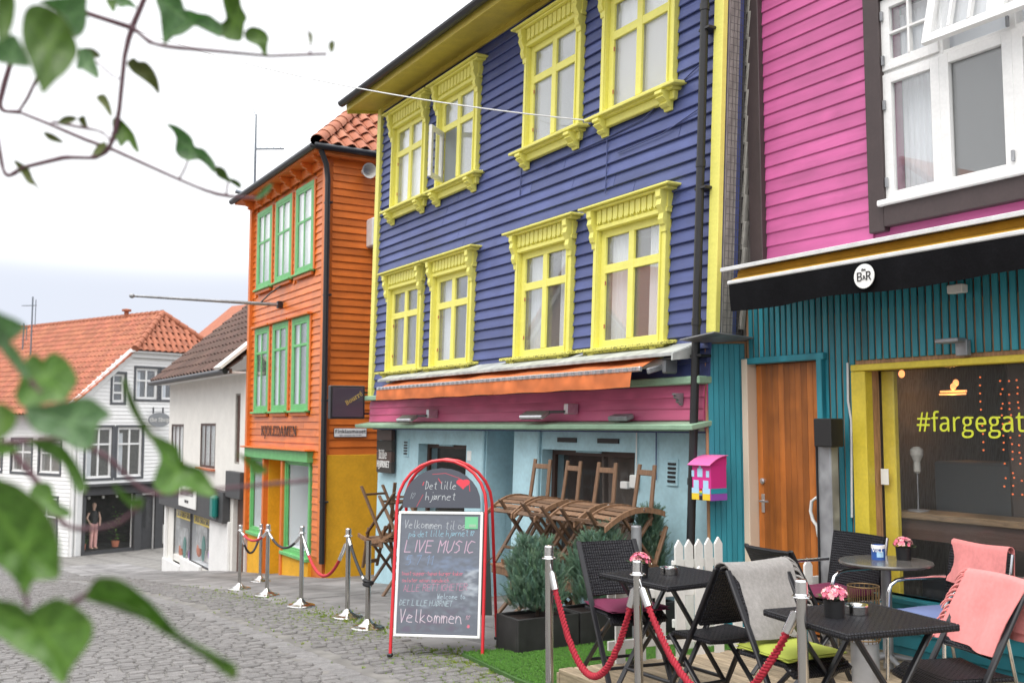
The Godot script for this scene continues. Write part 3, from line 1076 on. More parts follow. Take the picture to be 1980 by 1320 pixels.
func blue_house() -> void:
	var base := Vector3(-10.3, -0.5, -6.0)
	var root := house("blue_house", "deep blue clapboard house with carved yellow window frames and orange awning", "house", base)
	# the old house leans a little towards the pink one
	var k := 0.062
	root.transform = Transform3D(Basis(Vector3(1, 0, 0), Vector3(k, 1, 0), Vector3(0, 0, 1)), base + Vector3(k * (base.y - 2.4), 0, 0))
	var lows := [-12.97, -11.51, -9.31, -7.75]
	var ups := [-13.01, -11.52, -9.25, -7.715]
	var holes := []
	var trims := []
	for c in lows:
		holes.append([c - 0.5, c + 0.5, 2.47, 3.67])
		trims.append([c - 0.59, c + 0.59, 2.42, 3.87])
	for c in ups:
		holes.append([c - 0.5, c + 0.5, 4.86, 6.06])
		trims.append([c - 0.59, c + 0.59, 4.72, 6.26])
	core(root, "wall", at(Vector3(0, 0, -6.03)), -14.12, -6.49, 2.46, 6.62, holes, 0.18, M.blue[0])
	part(root, "wall", bmesh(Vector3(7.46, 0.84, 0.16)), M.blue[0], at(Vector3(-10.39, 2.04, -6.12)))
	clad(root, "clapboard", at(Vector3(0, 0, -6.03)), -14.03, -6.6, 2.13, 6.6, 0.124, 0.044, trims, M.blue, 3.6)
	for i in 4:
		blue_window(root, lows[i], 2.47, false, false, false, [2, 1, 1, 1][i])
		blue_window(root, ups[i], 4.86, true, i == 1, i == 3, [0, 0, 2, 0][i])
	# corner boards, downpipe
	part(root, "corner_board", bmesh(Vector3(0.13, 4.5, 0.10), 0.006), M.yellow, at(Vector3(-14.09, 4.36, -6.0)))
	part(root, "corner_board", bmesh(Vector3(0.12, 4.1, 0.06), 0.006), M.yellow, at(Vector3(-6.545, 4.55, -5.99)))
	var b := MB.new()
	b.tube([Vector3(-6.66, 6.5, -5.62), Vector3(-6.66, 6.3, -5.72), Vector3(-6.66, 6.1, -5.90), Vector3(-6.66, 4.0, -5.90), Vector3(-6.66, 0.0, -5.90), Vector3(-6.66, -0.1, -5.90)], 0.038, 12)
	for y in [4.0, 2.6, 1.2, 5.4]:
		b.lathe([Vector2(0.038, -0.03), Vector2(0.045, -0.03), Vector2(0.045, 0.03), Vector2(0.038, 0.03)], 12, at(Vector3(-6.66, y, -5.9)))
	var pipe := part(root, "downpipe", b.mesh(), M.pipe)
	for y in [3.78, 2.3, 5.2]:
		part(root, "pipe_clip", bmesh(Vector3(0.14, 0.025, 0.13), 0.004), M.pipe, at(Vector3(-6.64, y, -5.94)))
	# eaves: soffit, fascia, gutter and roof
	b = MB.new()
	b.box(Vector3(-10.26, 6.50, -5.76), Vector3(7.86, 0.03, 0.56), Basis(Vector3.RIGHT, 0.16))
	part(root, "soffit", b.mesh(), M.soffit_yellow)
	part(root, "frieze_board", bmesh(Vector3(7.7, 0.10, 0.03), 0.004), M.soffit_yellow, at(Vector3(-10.26, 6.50, -5.965)))
	part(root, "fascia", bmesh(Vector3(7.9, 0.11, 0.03), 0.004), M.soffit_yellow, at(Vector3(-10.26, 6.49, -5.475)))
	part(root, "verge_board", bmesh(Vector3(0.03, 0.13, 0.6), 0.004), M.soffit_yellow, Transform3D(Basis(Vector3.RIGHT, 0.16), Vector3(-14.2, 6.51, -5.76)))
	b = MB.new()
	var arc := []
	for i in 9:
		var a := PI + PI * i / 8.0
		arc.append(Vector2(cos(a) * 0.065, sin(a) * 0.065))
	for i in range(8, -1, -1):
		var a := PI + PI * i / 8.0
		arc.append(Vector2(cos(a) * 0.058, sin(a) * 0.058))
	b.prism(arc, 7.96, Transform3D(Basis(Vector3(0, 0, 1), Vector3(0, 1, 0), Vector3(-1, 0, 0)), Vector3(-6.28, 6.56, -5.39)))
	part(root, "gutter", b.mesh(), M.gutter)
	b = MB.new()
	b.box(Vector3(-10.26, 8.02, -7.05), Vector3(7.95, 0.07, 4.5), Basis(Vector3.RIGHT, 0.72))
	b.box(Vector3(-10.26, 8.02, -10.3), Vector3(7.95, 0.07, 4.5), Basis(Vector3.RIGHT, -0.72))
	part(root, "roof", b.mesh(), M.tile_brown)
	# side and back walls
	b = MB.new()
	b.prism([Vector2(6.14, -1.0), Vector2(11.4, -1.0), Vector2(11.4, 6.6), Vector2(8.7, 9.1), Vector2(6.14, 6.6)], 0.16, Transform3D(Basis(Vector3(0, 0, -1), Vector3(0, 1, 0), Vector3(1, 0, 0)), Vector3(-14.10, 0, 0)))
	part(root, "side_wall", b.mesh(), M.blue[1])
	b = MB.new()
	b.prism([Vector2(6.14, 2.46), Vector2(6.9, 2.46), Vector2(6.9, -1.0), Vector2(11.4, -1.0), Vector2(11.4, 6.6), Vector2(8.7, 9.1), Vector2(6.14, 6.6)], 0.16, Transform3D(Basis(Vector3(0, 0, -1), Vector3(0, 1, 0), Vector3(1, 0, 0)), Vector3(-6.67, 0, 0)))
	part(root, "side_wall", b.mesh(), M.weathered)
	part(root, "back_wall", bmesh(Vector3(7.6, 7.6, 0.15)), M.blue[1], at(Vector3(-10.26, 2.8, -11.4)))
	# rose band between two mint ledges
	for i in 3:
		part(root, "band_board", clap_mesh(0.104, 0.02), M.rose[i], Transform3D(Basis.from_scale(Vector3(7.5, 1, 1)), Vector3(-14.14, 1.745 + 0.104 * i, -6.0)))
	part(root, "wall", bmesh(Vector3(7.52, 0.45, 0.1)), M.rose[0], at(Vector3(-10.38, 1.87, -6.06)))
	part(root, "ledge", bmesh(Vector3(7.60, 0.07, 0.16), 0.01), M.mint, at(Vector3(-10.40, 2.09, -5.97)))
	b = MB.new()
	b.box(Vector3(-10.42, 1.695, -5.95), Vector3(7.68, 0.05, 0.30), Basis(Vector3.RIGHT, 0.16), 0.008)
	b.box(Vector3(-10.42, 1.655, -6.02), Vector3(7.56, 0.035, 0.14), Basis(), 0.006)
	part(root, "ledge", b.mesh(), M.mint)
	# rendered ground floor with two windows and a door set back between them
	var low_holes := [[-12.66, -11.2, 0.05, 1.43], [-10.72, -10.03, -0.75, 1.63], [-9.45, -7.76, 0.05, 1.42]]
	core(root, "ground_floor_wall", at(Vector3(0, 0, -6.12)), -14.05, -6.62, -1.2, 1.64, low_holes, 0.30, M.lightblue)
	for q in [[-11.2, -10.72], [-10.03, -9.45]]:
		part(root, "pillar", bmesh(Vector3(q[1] - q[0] - 0.04, 2.6, 0.05), 0.015), M.lightblue, at(Vector3((q[0] + q[1]) / 2, 0.33, -6.10)))
	for q in [[-12.66, 1.46, 1.38], [-9.45, 1.69, 1.37]]:
		var n := win(root, at(Vector3(q[0], 0.05, -6.24)), q[1], q[2], {"cas": 0.0, "fr": 0.06, "xs": [], "ys": [], "mf": M.brown_frame, "room": false, "mg": M.shop_glass})
		part(n, "lintel_cover", bmesh(Vector3(q[1] * 0.27, 0.03, 0.02), 0.002), M.lightblue, at(Vector3(q[1] * 0.46, q[2] - 0.01, 0.03)))
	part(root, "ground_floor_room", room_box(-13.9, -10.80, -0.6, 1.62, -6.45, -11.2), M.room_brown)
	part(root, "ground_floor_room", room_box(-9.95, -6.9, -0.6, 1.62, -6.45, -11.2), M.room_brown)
	b = MB.new()
	b.box(Vector3(-10.375, 0.45, -6.95), Vector3(0.75, 2.4, 0.05), Basis(), 0.005)
	for s in [-10.60, -10.15]:
		b.box(Vector3(s, 0.45, -6.915), Vector3(0.05, 2.3, 0.03))
	part(root, "door", b.mesh(), M.brown_frame)
	b = MB.new()
	b.box(Vector3(-10.74, 0.4, -6.68), Vector3(0.03, 2.5, 0.56)); b.box(Vector3(-10.01, 0.4, -6.68), Vector3(0.03, 2.5, 0.56)); b.box(Vector3(-10.375, 1.645, -6.68), Vector3(0.76, 0.03, 0.56))
	part(root, "door_reveal", b.mesh(), M.lightblue)
	# vents, cables and switch boxes on the render
	for q in [[-13.05, 1.36], [-7.18, 1.25]]:
		var v := node(root, "vent", at(Vector3(q[0], q[1], -6.115)))
		part(v, "grille_frame", bmesh(Vector3(0.16, 0.25, 0.02), 0.004), M.lightblue)
		for i in 5:
			part(v, "louvre", bmesh(Vector3(0.11, 0.022, 0.02)), M.black, at(Vector3(0, -0.08 + i * 0.04, 0.008)))
	for q in [[-8.95, 1.53], [-8.2, 1.53]]:
		part(root, "vent_slot_shade", bmesh(Vector3(0.36, 0.05, 0.02)), M.black, at(Vector3(q[0], q[1], -6.115)))  # black box painted in for the darkness inside the slot
	for q in [[-11.08, 1.30], [-7.72, 1.14]]:
		part(root, "socket_box", bmesh(Vector3(0.11, 0.13, 0.05), 0.008), M.plastic_white, at(Vector3(q[0], q[1], -6.09)))
		b = MB.new()
		b.tube([Vector3(q[0], q[1], -6.1), Vector3(q[0] + 0.01, q[1] + 0.2, -6.1), Vector3(q[0], 1.64, -6.1)], 0.008, 6)
		part(root, "cable", b.mesh(), M.plastic_white)
	part(root, "socket_box", bmesh(Vector3(0.11, 0.07, 0.06), 0.006), M.plastic_white, at(Vector3(-7.86, 1.10, -6.09)))
	for q in [[[Vector3(-7.42, 1.64, -6.1), Vector3(-7.41, 1.35, -6.1), Vector3(-7.40, 1.17, -6.1)], 0.006], [[Vector3(-8.2, 4.72, -5.985), Vector3(-8.19, 4.4, -5.985), Vector3(-8.2, 4.05, -5.985)], 0.006], [[Vector3(-9.88, 4.68, -5.985), Vector3(-9.89, 4.35, -5.985)], 0.006], [[Vector3(-6.75, 4.96, -5.98), Vector3(-7.6, 4.66, -5.98), Vector3(-8.2, 4.62, -5.98), Vector3(-9.4, 4.6, -5.98)], 0.007], [[Vector3(-6.75, 4.55, -5.98), Vector3(-7.3, 4.44, -5.98), Vector3(-8.0, 4.42, -5.98)], 0.006]]:
		b = MB.new()
		b.tube(q[0], q[1], 6)
		part(root, "cable", b.mesh(), M.blue[0])
	awning_blue(root)
	# two infrared heaters under the awning
	for q in [[-12.35, 1.78], [-9.1, 1.80]]:
		var hn := node(root, "heater", at(Vector3(q[0], q[1], -5.78)))
		part(hn, "lamp_housing", bmesh(Vector3(0.46, 0.045, 0.13), 0.012), M.alu, Transform3D(Basis(Vector3.RIGHT, 0.5), Vector3.ZERO))
		part(hn, "reflector", bmesh(Vector3(0.38, 0.01, 0.09), 0.002), M.black, Transform3D(Basis(Vector3.RIGHT, 0.5), Vector3(0, -0.026, 0.012)))
		part(hn, "arm", bmesh(Vector3(0.30, 0.03, 0.03), 0.004), M.black_metal, at(Vector3(0.36, 0.03, -0.05)))
		part(hn, "bracket", bmesh(Vector3(0.07, 0.11, 0.14), 0.006), M.alu, at(Vector3(0.52, 0.06, -0.12)))
	part(root, "spotlight", bmesh(Vector3(0.30, 0.05, 0.10), 0.01), M.galvanised, Transform3D(Basis(Vector3.RIGHT, 0.3), Vector3(-7.72, 1.765, -5.90)))
	part(root, "wall_hook", scroll(0.11, 0.10, 0.04), M.galvanised, at(Vector3(-6.92, 1.98, -5.98)))
	# weathered board and wire netting over the gap beside the pink house
	var net := MB.new()
	for i in 64:
		net.tube([Vector3(-6.475, 2.5 + i * 0.065, -6.04), Vector3(-6.475, 2.5 + i * 0.065, -6.26)], 0.0022, 4, false)
	for i in 6:
		net.tube([Vector3(-6.475, 2.5, -6.04 - 0.044 * i), Vector3(-6.475, 6.6, -6.04 - 0.044 * i)], 0.0022, 4, false)
	part(root, "wire_netting", net.mesh(), M.wire)
	part(root, "weathered_board", bmesh(Vector3(0.02, 4.1, 0.14), 0.003), M.weathered, at(Vector3(-6.50, 4.5, -6.10)))
	part(root, "gap_shade_strip", bmesh(Vector3(0.015, 4.1, 0.14), 0.003), M.dark_wood_gap_shade, at(Vector3(-6.505, 4.5, -6.24)))  # dark strip stands in for the shade inside the gap
	for i in 17:
		part(root, "shingle", bmesh(Vector3(0.035, 0.25, 0.05), 0.004), M.weathered, Transform3D(Basis(Vector3.FORWARD, 0.10), Vector3(-6.475, 2.66 + i * 0.235, -6.27)))

func awning_blue(root: Node3D) -> void:
	var aw := node(root, "awning", at(Vector3(-10.0, 2.3, -5.8)))
	var o := Vector3(-10.0, 2.3, -5.8)
	var b := MB.new()
	b.box(Vector3(-9.98, 2.375, -5.85) - o, Vector3(6.5, 0.018, 0.30), Basis(Vector3.RIGHT, 0.34), 0.004)
	b.box(Vector3(-9.98, 2.318, -5.712) - o, Vector3(6.5, 0.035, 0.016), Basis(), 0.004)
	part(aw, "hood", b.mesh(), M.flashing)
	b = MB.new()
	b.prism([Vector2(0, 0), Vector2(0.30, -0.10), Vector2(0.30, -0.16), Vector2(0, -0.13)], 0.02, Transform3D(Basis(Vector3(0, 0, 1), Vector3(0, 1, 0), Vector3(-1, 0, 0)), Vector3(-6.72, 2.42, -5.99) - o))
	part(aw, "end_plate", b.mesh(), M.flashing)
	var rows := []
	for i in 41:
		var x := lerpf(-12.95, -7.08, i / 40.0)
		rows.append([Vector3(x, 2.335, -5.92) - o, Vector3(x, 2.275 - 0.012 * sin(i * 0.9), -5.77) - o, Vector3(x, 2.205, -5.615) - o])
	b = MB.new()
	rows.reverse()
	b.shell(rows, 0.003)
	part(aw, "fabric", b.mesh(), M.awning_orange)
	rows = []
	for i in 81:
		var x := lerpf(-12.96, -7.16, i / 80.0)
		var wob := 0.006 * sin(i * 0.8) + 0.004 * sin(i * 1.9)
		rows.append([Vector3(x, 2.175, -5.585) - o, Vector3(x, 2.10, -5.580 + wob * 0.6) - o, Vector3(x, 2.032 + 0.004 * sin(i * 0.5), -5.578 + wob) - o])
	b = MB.new()
	b.shell(rows, 0.003)
	part(aw, "valance", b.mesh(), M.awning_orange)
	part(aw, "front_bar", bmesh(Vector3(5.92, 0.045, 0.04), 0.008), M.alu, at(Vector3(-10.0, 2.195, -5.595) - o))
	for i in 48:
		part(aw, "clip", bmesh(Vector3(0.055, 0.03, 0.006)), M.galvanised, at(Vector3(-12.85 + i * 0.122, 2.195, -5.573) - o))
	b = MB.new()
	b.tube([Vector3(-13.1, 2.26, -5.88) - o, Vector3(-6.95, 2.26, -5.88) - o], 0.045, 10)
	part(aw, "roller", b.mesh(), M.alu_white)
	b = MB.new()
	b.box(Vector3(-6.96, 2.22, -5.86) - o, Vector3(0.05, 0.13, 0.16), Basis(), 0.015)
	b.box(Vector3(-6.99, 2.20, -5.74) - o, Vector3(0.04, 0.05, 0.22), Basis(Vector3.RIGHT, 0.25), 0.006)
	part(aw, "gear_box", b.mesh(), M.galvanised)

# ---------------------------------------------------------------- the orange house
func pantile(w: float, l: float) -> ArrayMesh:
	var rows := []
	for i in 9:
		var s := i / 8.0
		var c := 0.035 * sin(s * TAU - 0.6) * (w / 0.25)
		rows.append([Vector3((s - 0.5) * w * 1.06, c, 0.0), Vector3((s - 0.5) * w * 1.06, c + 0.034, l * 1.08)])
	rows.reverse()
	var b := MB.new()
	b.shell(rows, 0.014)
	return b.mesh()

func orange_window(root: Node3D, x0: float, y0: float, w: float, h: float, upper: bool) -> void:
	var o := {"cas": 0.085, "proud": 0.022, "fr": 0.045, "bar": 0.045, "back": 0.0, "fd": 0.016, "xs": [w / 2], "ys": [h * (0.60 if upper else 0.72)], "mc": M.green, "mf": M.green, "mr": M.room_pale if upper else M.room_grey, "depth": 0.6}
	var n := win(root, at(Vector3(x0, y0, -6.0)), w, h, o)
	if upper:
		part(n, "curtain", drape(0.02, w - 0.02, h, -0.045), M.curtain)
	else:
		part(n, "transom", bmesh(Vector3(w, 0.05, 0.03), 0.006), M.green, at(Vector3(w / 2, h * 0.72, 0.008)))
		part(n, "curtain", drape(0.02, w * 0.24, h, -0.045), M.curtain)
	part(n, "sill", bmesh(Vector3(w + 0.22, 0.035, 0.11), 0.005), M.green, at(Vector3(w / 2, -0.09, 0.03)))
	part(n, "sill_board", bmesh(Vector3(w + 0.16, 0.06, 0.05), 0.005), M.orange_trim, at(Vector3(w / 2, -0.14, 0.02)))
	for s in [-0.12, w + 0.12]:
		part(n, "side_trim", bmesh(Vector3(0.06, h + 0.16, 0.03), 0.005), M.orange_trim, at(Vector3(s, h / 2, 0.004)))
	if not upper:
		part(n, "cap", bmesh(Vector3(w + 0.34, 0.04, 0.12), 0.006), M.orange_trim, at(Vector3(w / 2, h + 0.11, 0.03)))

func orange_house() -> void:
	var root := house("orange_house", "tall narrow orange clapboard house with green windows and red tiled roof", "house", Vector3(-18.4, -1.0, -6.0))
	var holes := []
	var trims := []
	for x in [-20.12, -18.90, -17.70]:
		holes.append([x, x + 0.80, 4.52, 5.98])
		trims.append([x - 0.15, x + 0.95, 4.36, 6.2])
	for x in [-20.13, -18.96, -17.79]:
		holes.append([x, x + 0.76, 2.02, 3.56])
		trims.append([x - 0.15, x + 0.91, 1.86, 3.70])
	holes.append([-20.36, -16.78, -1.4, 1.05])
	trims.append([-20.45, -16.72, -1.4, 1.24])
	core(root, "wall", at(Vector3(0, 0, -6.03)), -20.62, -16.16, -1.4, 6.35, holes, 0.16, M.orange[0])
	clad(root, "clapboard", at(Vector3(0, 0, -6.03)), -20.55, -16.26, -0.55, 6.25, 0.128, 0.030, trims, M.orange, 3.2)
	for x in [-20.12, -18.90, -17.70]:
		orange_window(root, x, 4.52, 0.80, 1.46, true)
	for x in [-20.13, -18.96, -17.79]:
		orange_window(root, x, 2.02, 0.76, 1.54, false)
	for x in [-20.58, -16.20]:
		part(root, "corner_board", bmesh(Vector3(0.13, 6.9, 0.09), 0.006), M.orange_trim, at(Vector3(x, 2.85, -5.985)))
	part(root, "frieze_board", bmesh(Vector3(4.5, 0.16, 0.04), 0.005), M.orange_trim, at(Vector3(-18.4, 6.25, -5.97)))
	# the shop front: lintel, two show windows, a door set back between
	part(root, "shop_lintel", bmesh(Vector3(3.80, 0.20, 0.14), 0.01), M.green, at(Vector3(-18.62, 1.13, -5.97)))
	part(root, "drip_board", bmesh(Vector3(3.95, 0.03, 0.22), 0.005), M.orange_trim, at(Vector3(-18.62, 1.245, -5.94)))
	for q in [[-20.29, 0.80, -0.38, 1.36], [-18.10, 1.22, -0.55, 1.54]]:
		var n := win(root, at(Vector3(q[0], q[2], -6.02)), q[1], q[3], {"name": "shop_window", "cas": 0.08, "fr": 0.03, "mc": M.green, "mf": M.green, "mr": M.room_pale, "depth": 1.0, "mg": M.shop_glass, "back": 0.02, "fd": 0.03})
		part(n, "sill", bmesh(Vector3(q[1] + 0.22, 0.06, 0.12), 0.006), M.green, at(Vector3(q[1] / 2, -0.10, 0.04)))
		for k in 4:
			var b2 := MB.new()
			var gx: float = q[1] * (0.2 + 0.2 * k)
			b2.prism([Vector2(-0.05, 0), Vector2(0.05, 0), Vector2(0.09, -0.12), Vector2(0.05, -0.28), Vector2(0.10, -0.75 - 0.1 * (k % 2)), Vector2(-0.10, -0.75 - 0.1 * (k % 2)), Vector2(-0.05, -0.28), Vector2(-0.09, -0.12)], 0.05, at(Vector3(gx, q[3] * 0.86, -0.45)))
			part(n, "garment", b2.mesh(), [M.enamel_white, M.curtain, M.room_grey, M.white_plaster][k])
	part(root, "shop_base", bmesh(Vector3(1.0, 1.2, 0.12)), M.ochre, at(Vector3(-19.88, -1.06, -6.03)))
	part(root, "shop_base", bmesh(Vector3(1.45, 1.2, 0.12)), M.ochre, at(Vector3(-17.50, -1.23, -6.03)))
	for q in [-19.36, -18.22]:
		part(root, "door_post", bmesh(Vector3(0.10, 2.3, 0.16), 0.006), M.orange_trim, at(Vector3(q, -0.08, -6.02)))
	var b := MB.new()
	b.box(Vector3(-19.30, -0.1, -6.35), Vector3(0.03, 2.4, 0.62)); b.box(Vector3(-18.28, -0.1, -6.35), Vector3(0.03, 2.4, 0.62)); b.box(Vector3(-18.79, 1.06, -6.35), Vector3(1.05, 0.03, 0.62))
	part(root, "door_reveal", b.mesh(), M.ochre)
	var d := node(root, "door", at(Vector3(-18.79, -0.1, -6.62)))
	part(d, "door_leaf", bmesh(Vector3(1.0, 2.35, 0.05), 0.005), M.ochre)
	part(d, "handle", bmesh(Vector3(0.03, 0.5, 0.03), 0.006), M.galvanised, at(Vector3(0.30, -0.1, 0.05)))
	text(root, "lettering", "KJOLEDAMEN", 0.26, M.ink, Transform3D(Basis.from_scale(Vector3(1.22, 1.0, 1)), Vector3(-18.62, 1.57, -5.99)), "Droid Serif", 0.006, 400)
	# eaves with brackets and gutter
	part(root, "soffit", bmesh(Vector3(4.9, 0.03, 0.30)), M.orange_trim, at(Vector3(-18.45, 6.36, -5.86)))
	for i in 8:
		part(root, "eaves_bracket", scroll(0.20, 0.22, 0.08), M.orange_trim, at(Vector3(-20.45 + i * 0.60, 6.34, -5.97)))
	part(root, "fascia", bmesh(Vector3(4.95, 0.10, 0.03)), M.orange_trim, at(Vector3(-18.45, 6.40, -5.71)))
	b = MB.new()
	b.tube([Vector3(-21.05, 6.43, -5.66), Vector3(-15.98, 6.43, -5.66), Vector3(-15.95, 6.43, -5.69), Vector3(-15.95, 6.43, -9.0)], 0.06, 10)
	part(root, "gutter", b.mesh(), M.gutter)
	b = MB.new()
	b.tube([Vector3(-15.99, 6.38, -5.80), Vector3(-16.03, 6.15, -5.92), Vector3(-16.06, 5.9, -5.96), Vector3(-16.07, 2.0, -5.96), Vector3(-16.07, -0.62, -5.96)], 0.048, 10)
	part(root, "downpipe", b.mesh(), M.pipe)
	for y in [5.5, 3.9, 2.1, 0.4]:
		part(root, "pipe_clip", bmesh(Vector3(0.13, 0.03, 0.12), 0.004), M.pipe, at(Vector3(-16.09, y, -5.99)))
	# side wall along the alley: boards above, ochre render below
	var sx := Transform3D(Basis(Vector3.UP, PI / 2), Vector3(-16.17, 0, 0))
	core(root, "side_wall", sx, 6.0, 9.5, -1.3, 6.4, [], 0.14, M.orange[1])
	clad(root, "clapboard", sx, 6.09, 9.5, 1.19, 6.3, 0.128, 0.030, [], M.orange)
	part(root, "ochre_render", bmesh(Vector3(0.05, 2.5, 3.45), 0.006), M.ochre, at(Vector3(-16.155, -0.07, -7.78)))
	part(root, "side_fascia", bmesh(Vector3(0.03, 0.14, 3.4)), M.orange_trim, at(Vector3(-16.03, 6.37, -7.5)))
	part(root, "side_soffit", bmesh(Vector3(0.18, 0.03, 3.4)), M.orange_trim, at(Vector3(-16.09, 6.33, -7.5)))
	part(root, "back_wall", bmesh(Vector3(4.5, 7.6, 0.12)), M.orange[1], at(Vector3(-18.4, 2.6, -9.5)))
	part(root, "end_wall", bmesh(Vector3(0.12, 7.6, 3.4)), M.orange[1], at(Vector3(-20.55, 2.6, -7.8)))
	# hipped roof: the hip rises from the front corner; tiles on the side slope are laid one by one
	var m := 0.9
	var up_side := Vector3(-1, m, 0).normalized()
	var tile := pantile(0.27, 0.30)
	var r0 := Vector3(-15.98, 6.49, 0)
	for i in 8:
		var run := i * 0.30
		var p := r0 + up_side * run
		var from_z := -5.72 + (p.x + 15.98)
		var j := 0
		while true:
			var z := from_z - 0.16 - j * 0.255
			if z < -8.2 or j > 9:
				break
			var nrm := Vector3(m, 1, 0).normalized()
			var bs := Basis(Vector3(0, 0, -1), nrm, Vector3(0, 0, -1).cross(nrm))
			part(root, "roof_tile", tile, [M.tile_orange, M.tile_orange_pale][rng.randi() % 2], Transform3D(bs, Vector3(p.x, p.y, z) + up_side * 0.3 + nrm * 0.012))
			j += 1
	b = MB.new()
	var hip0 := Vector3(-15.98, 6.47, -5.72)
	var hip1 := hip0 + Vector3(-2.23, 2.23 * m, -2.23)
	b.tri(hip0, Vector3(-15.98, 6.47, -10), hip1, Vector3(m, 1, 0).normalized(), Vector3(m, 1, 0).normalized(), Vector3(m, 1, 0).normalized())
	b.tri(hip1, Vector3(-15.98, 6.47, -10), hip1 + Vector3(0, 0, -2.05), Vector3(m, 1, 0).normalized(), Vector3(m, 1, 0).normalized(), Vector3(m, 1, 0).normalized())
	var e0 := Vector3(-20.95, 6.47, -5.72)
	b.quad(e0, hip0, hip1, e0 + Vector3(1.0, 2.23 * m, -2.23))
	b.quad(Vector3(-20.95, 6.47, -10), e0, e0 + Vector3(1.0, 2.23 * m, -2.23), Vector3(-19.95, 6.47 + 2.23 * m, -9.9))
	part(root, "roof", b.mesh(), M.tile_orange)
	var hd := (hip1 - hip0).normalized()
	for i in 12:
		var q := MB.new()
		var side := hd.cross(Vector3.UP).normalized()
		var hu := side.cross(hd).normalized()
		var rows := []
		for k in 9:
			var a := PI * k / 8.0
			var o := side * cos(a) + hu * sin(a) * 0.95
			rows.append([o * 0.125, o * 0.105 + hd * 0.33])
		q.shell(rows, 0.014)
		part(root, "ridge_tile", q.mesh(), [M.tile_orange, M.tile_orange_pale][i % 2], at(hip0 + hd * (0.05 + i * 0.29) + Vector3(0, 0.02, 0)))
	b = MB.new()
	b.lathe([Vector2(0.11, 0), Vector2(0.11, 0.04), Vector2(0, 0.04)], 14, Transform3D(Basis(Vector3.RIGHT.cross(Vector3.UP), Vector3(0.5, 0.2, 0.8).normalized(), Vector3.RIGHT).orthonormalized(), hip0 + Vector3(0.0, 0.03, 0.0)))
	part(root, "hip_end", b.mesh(), M.black)

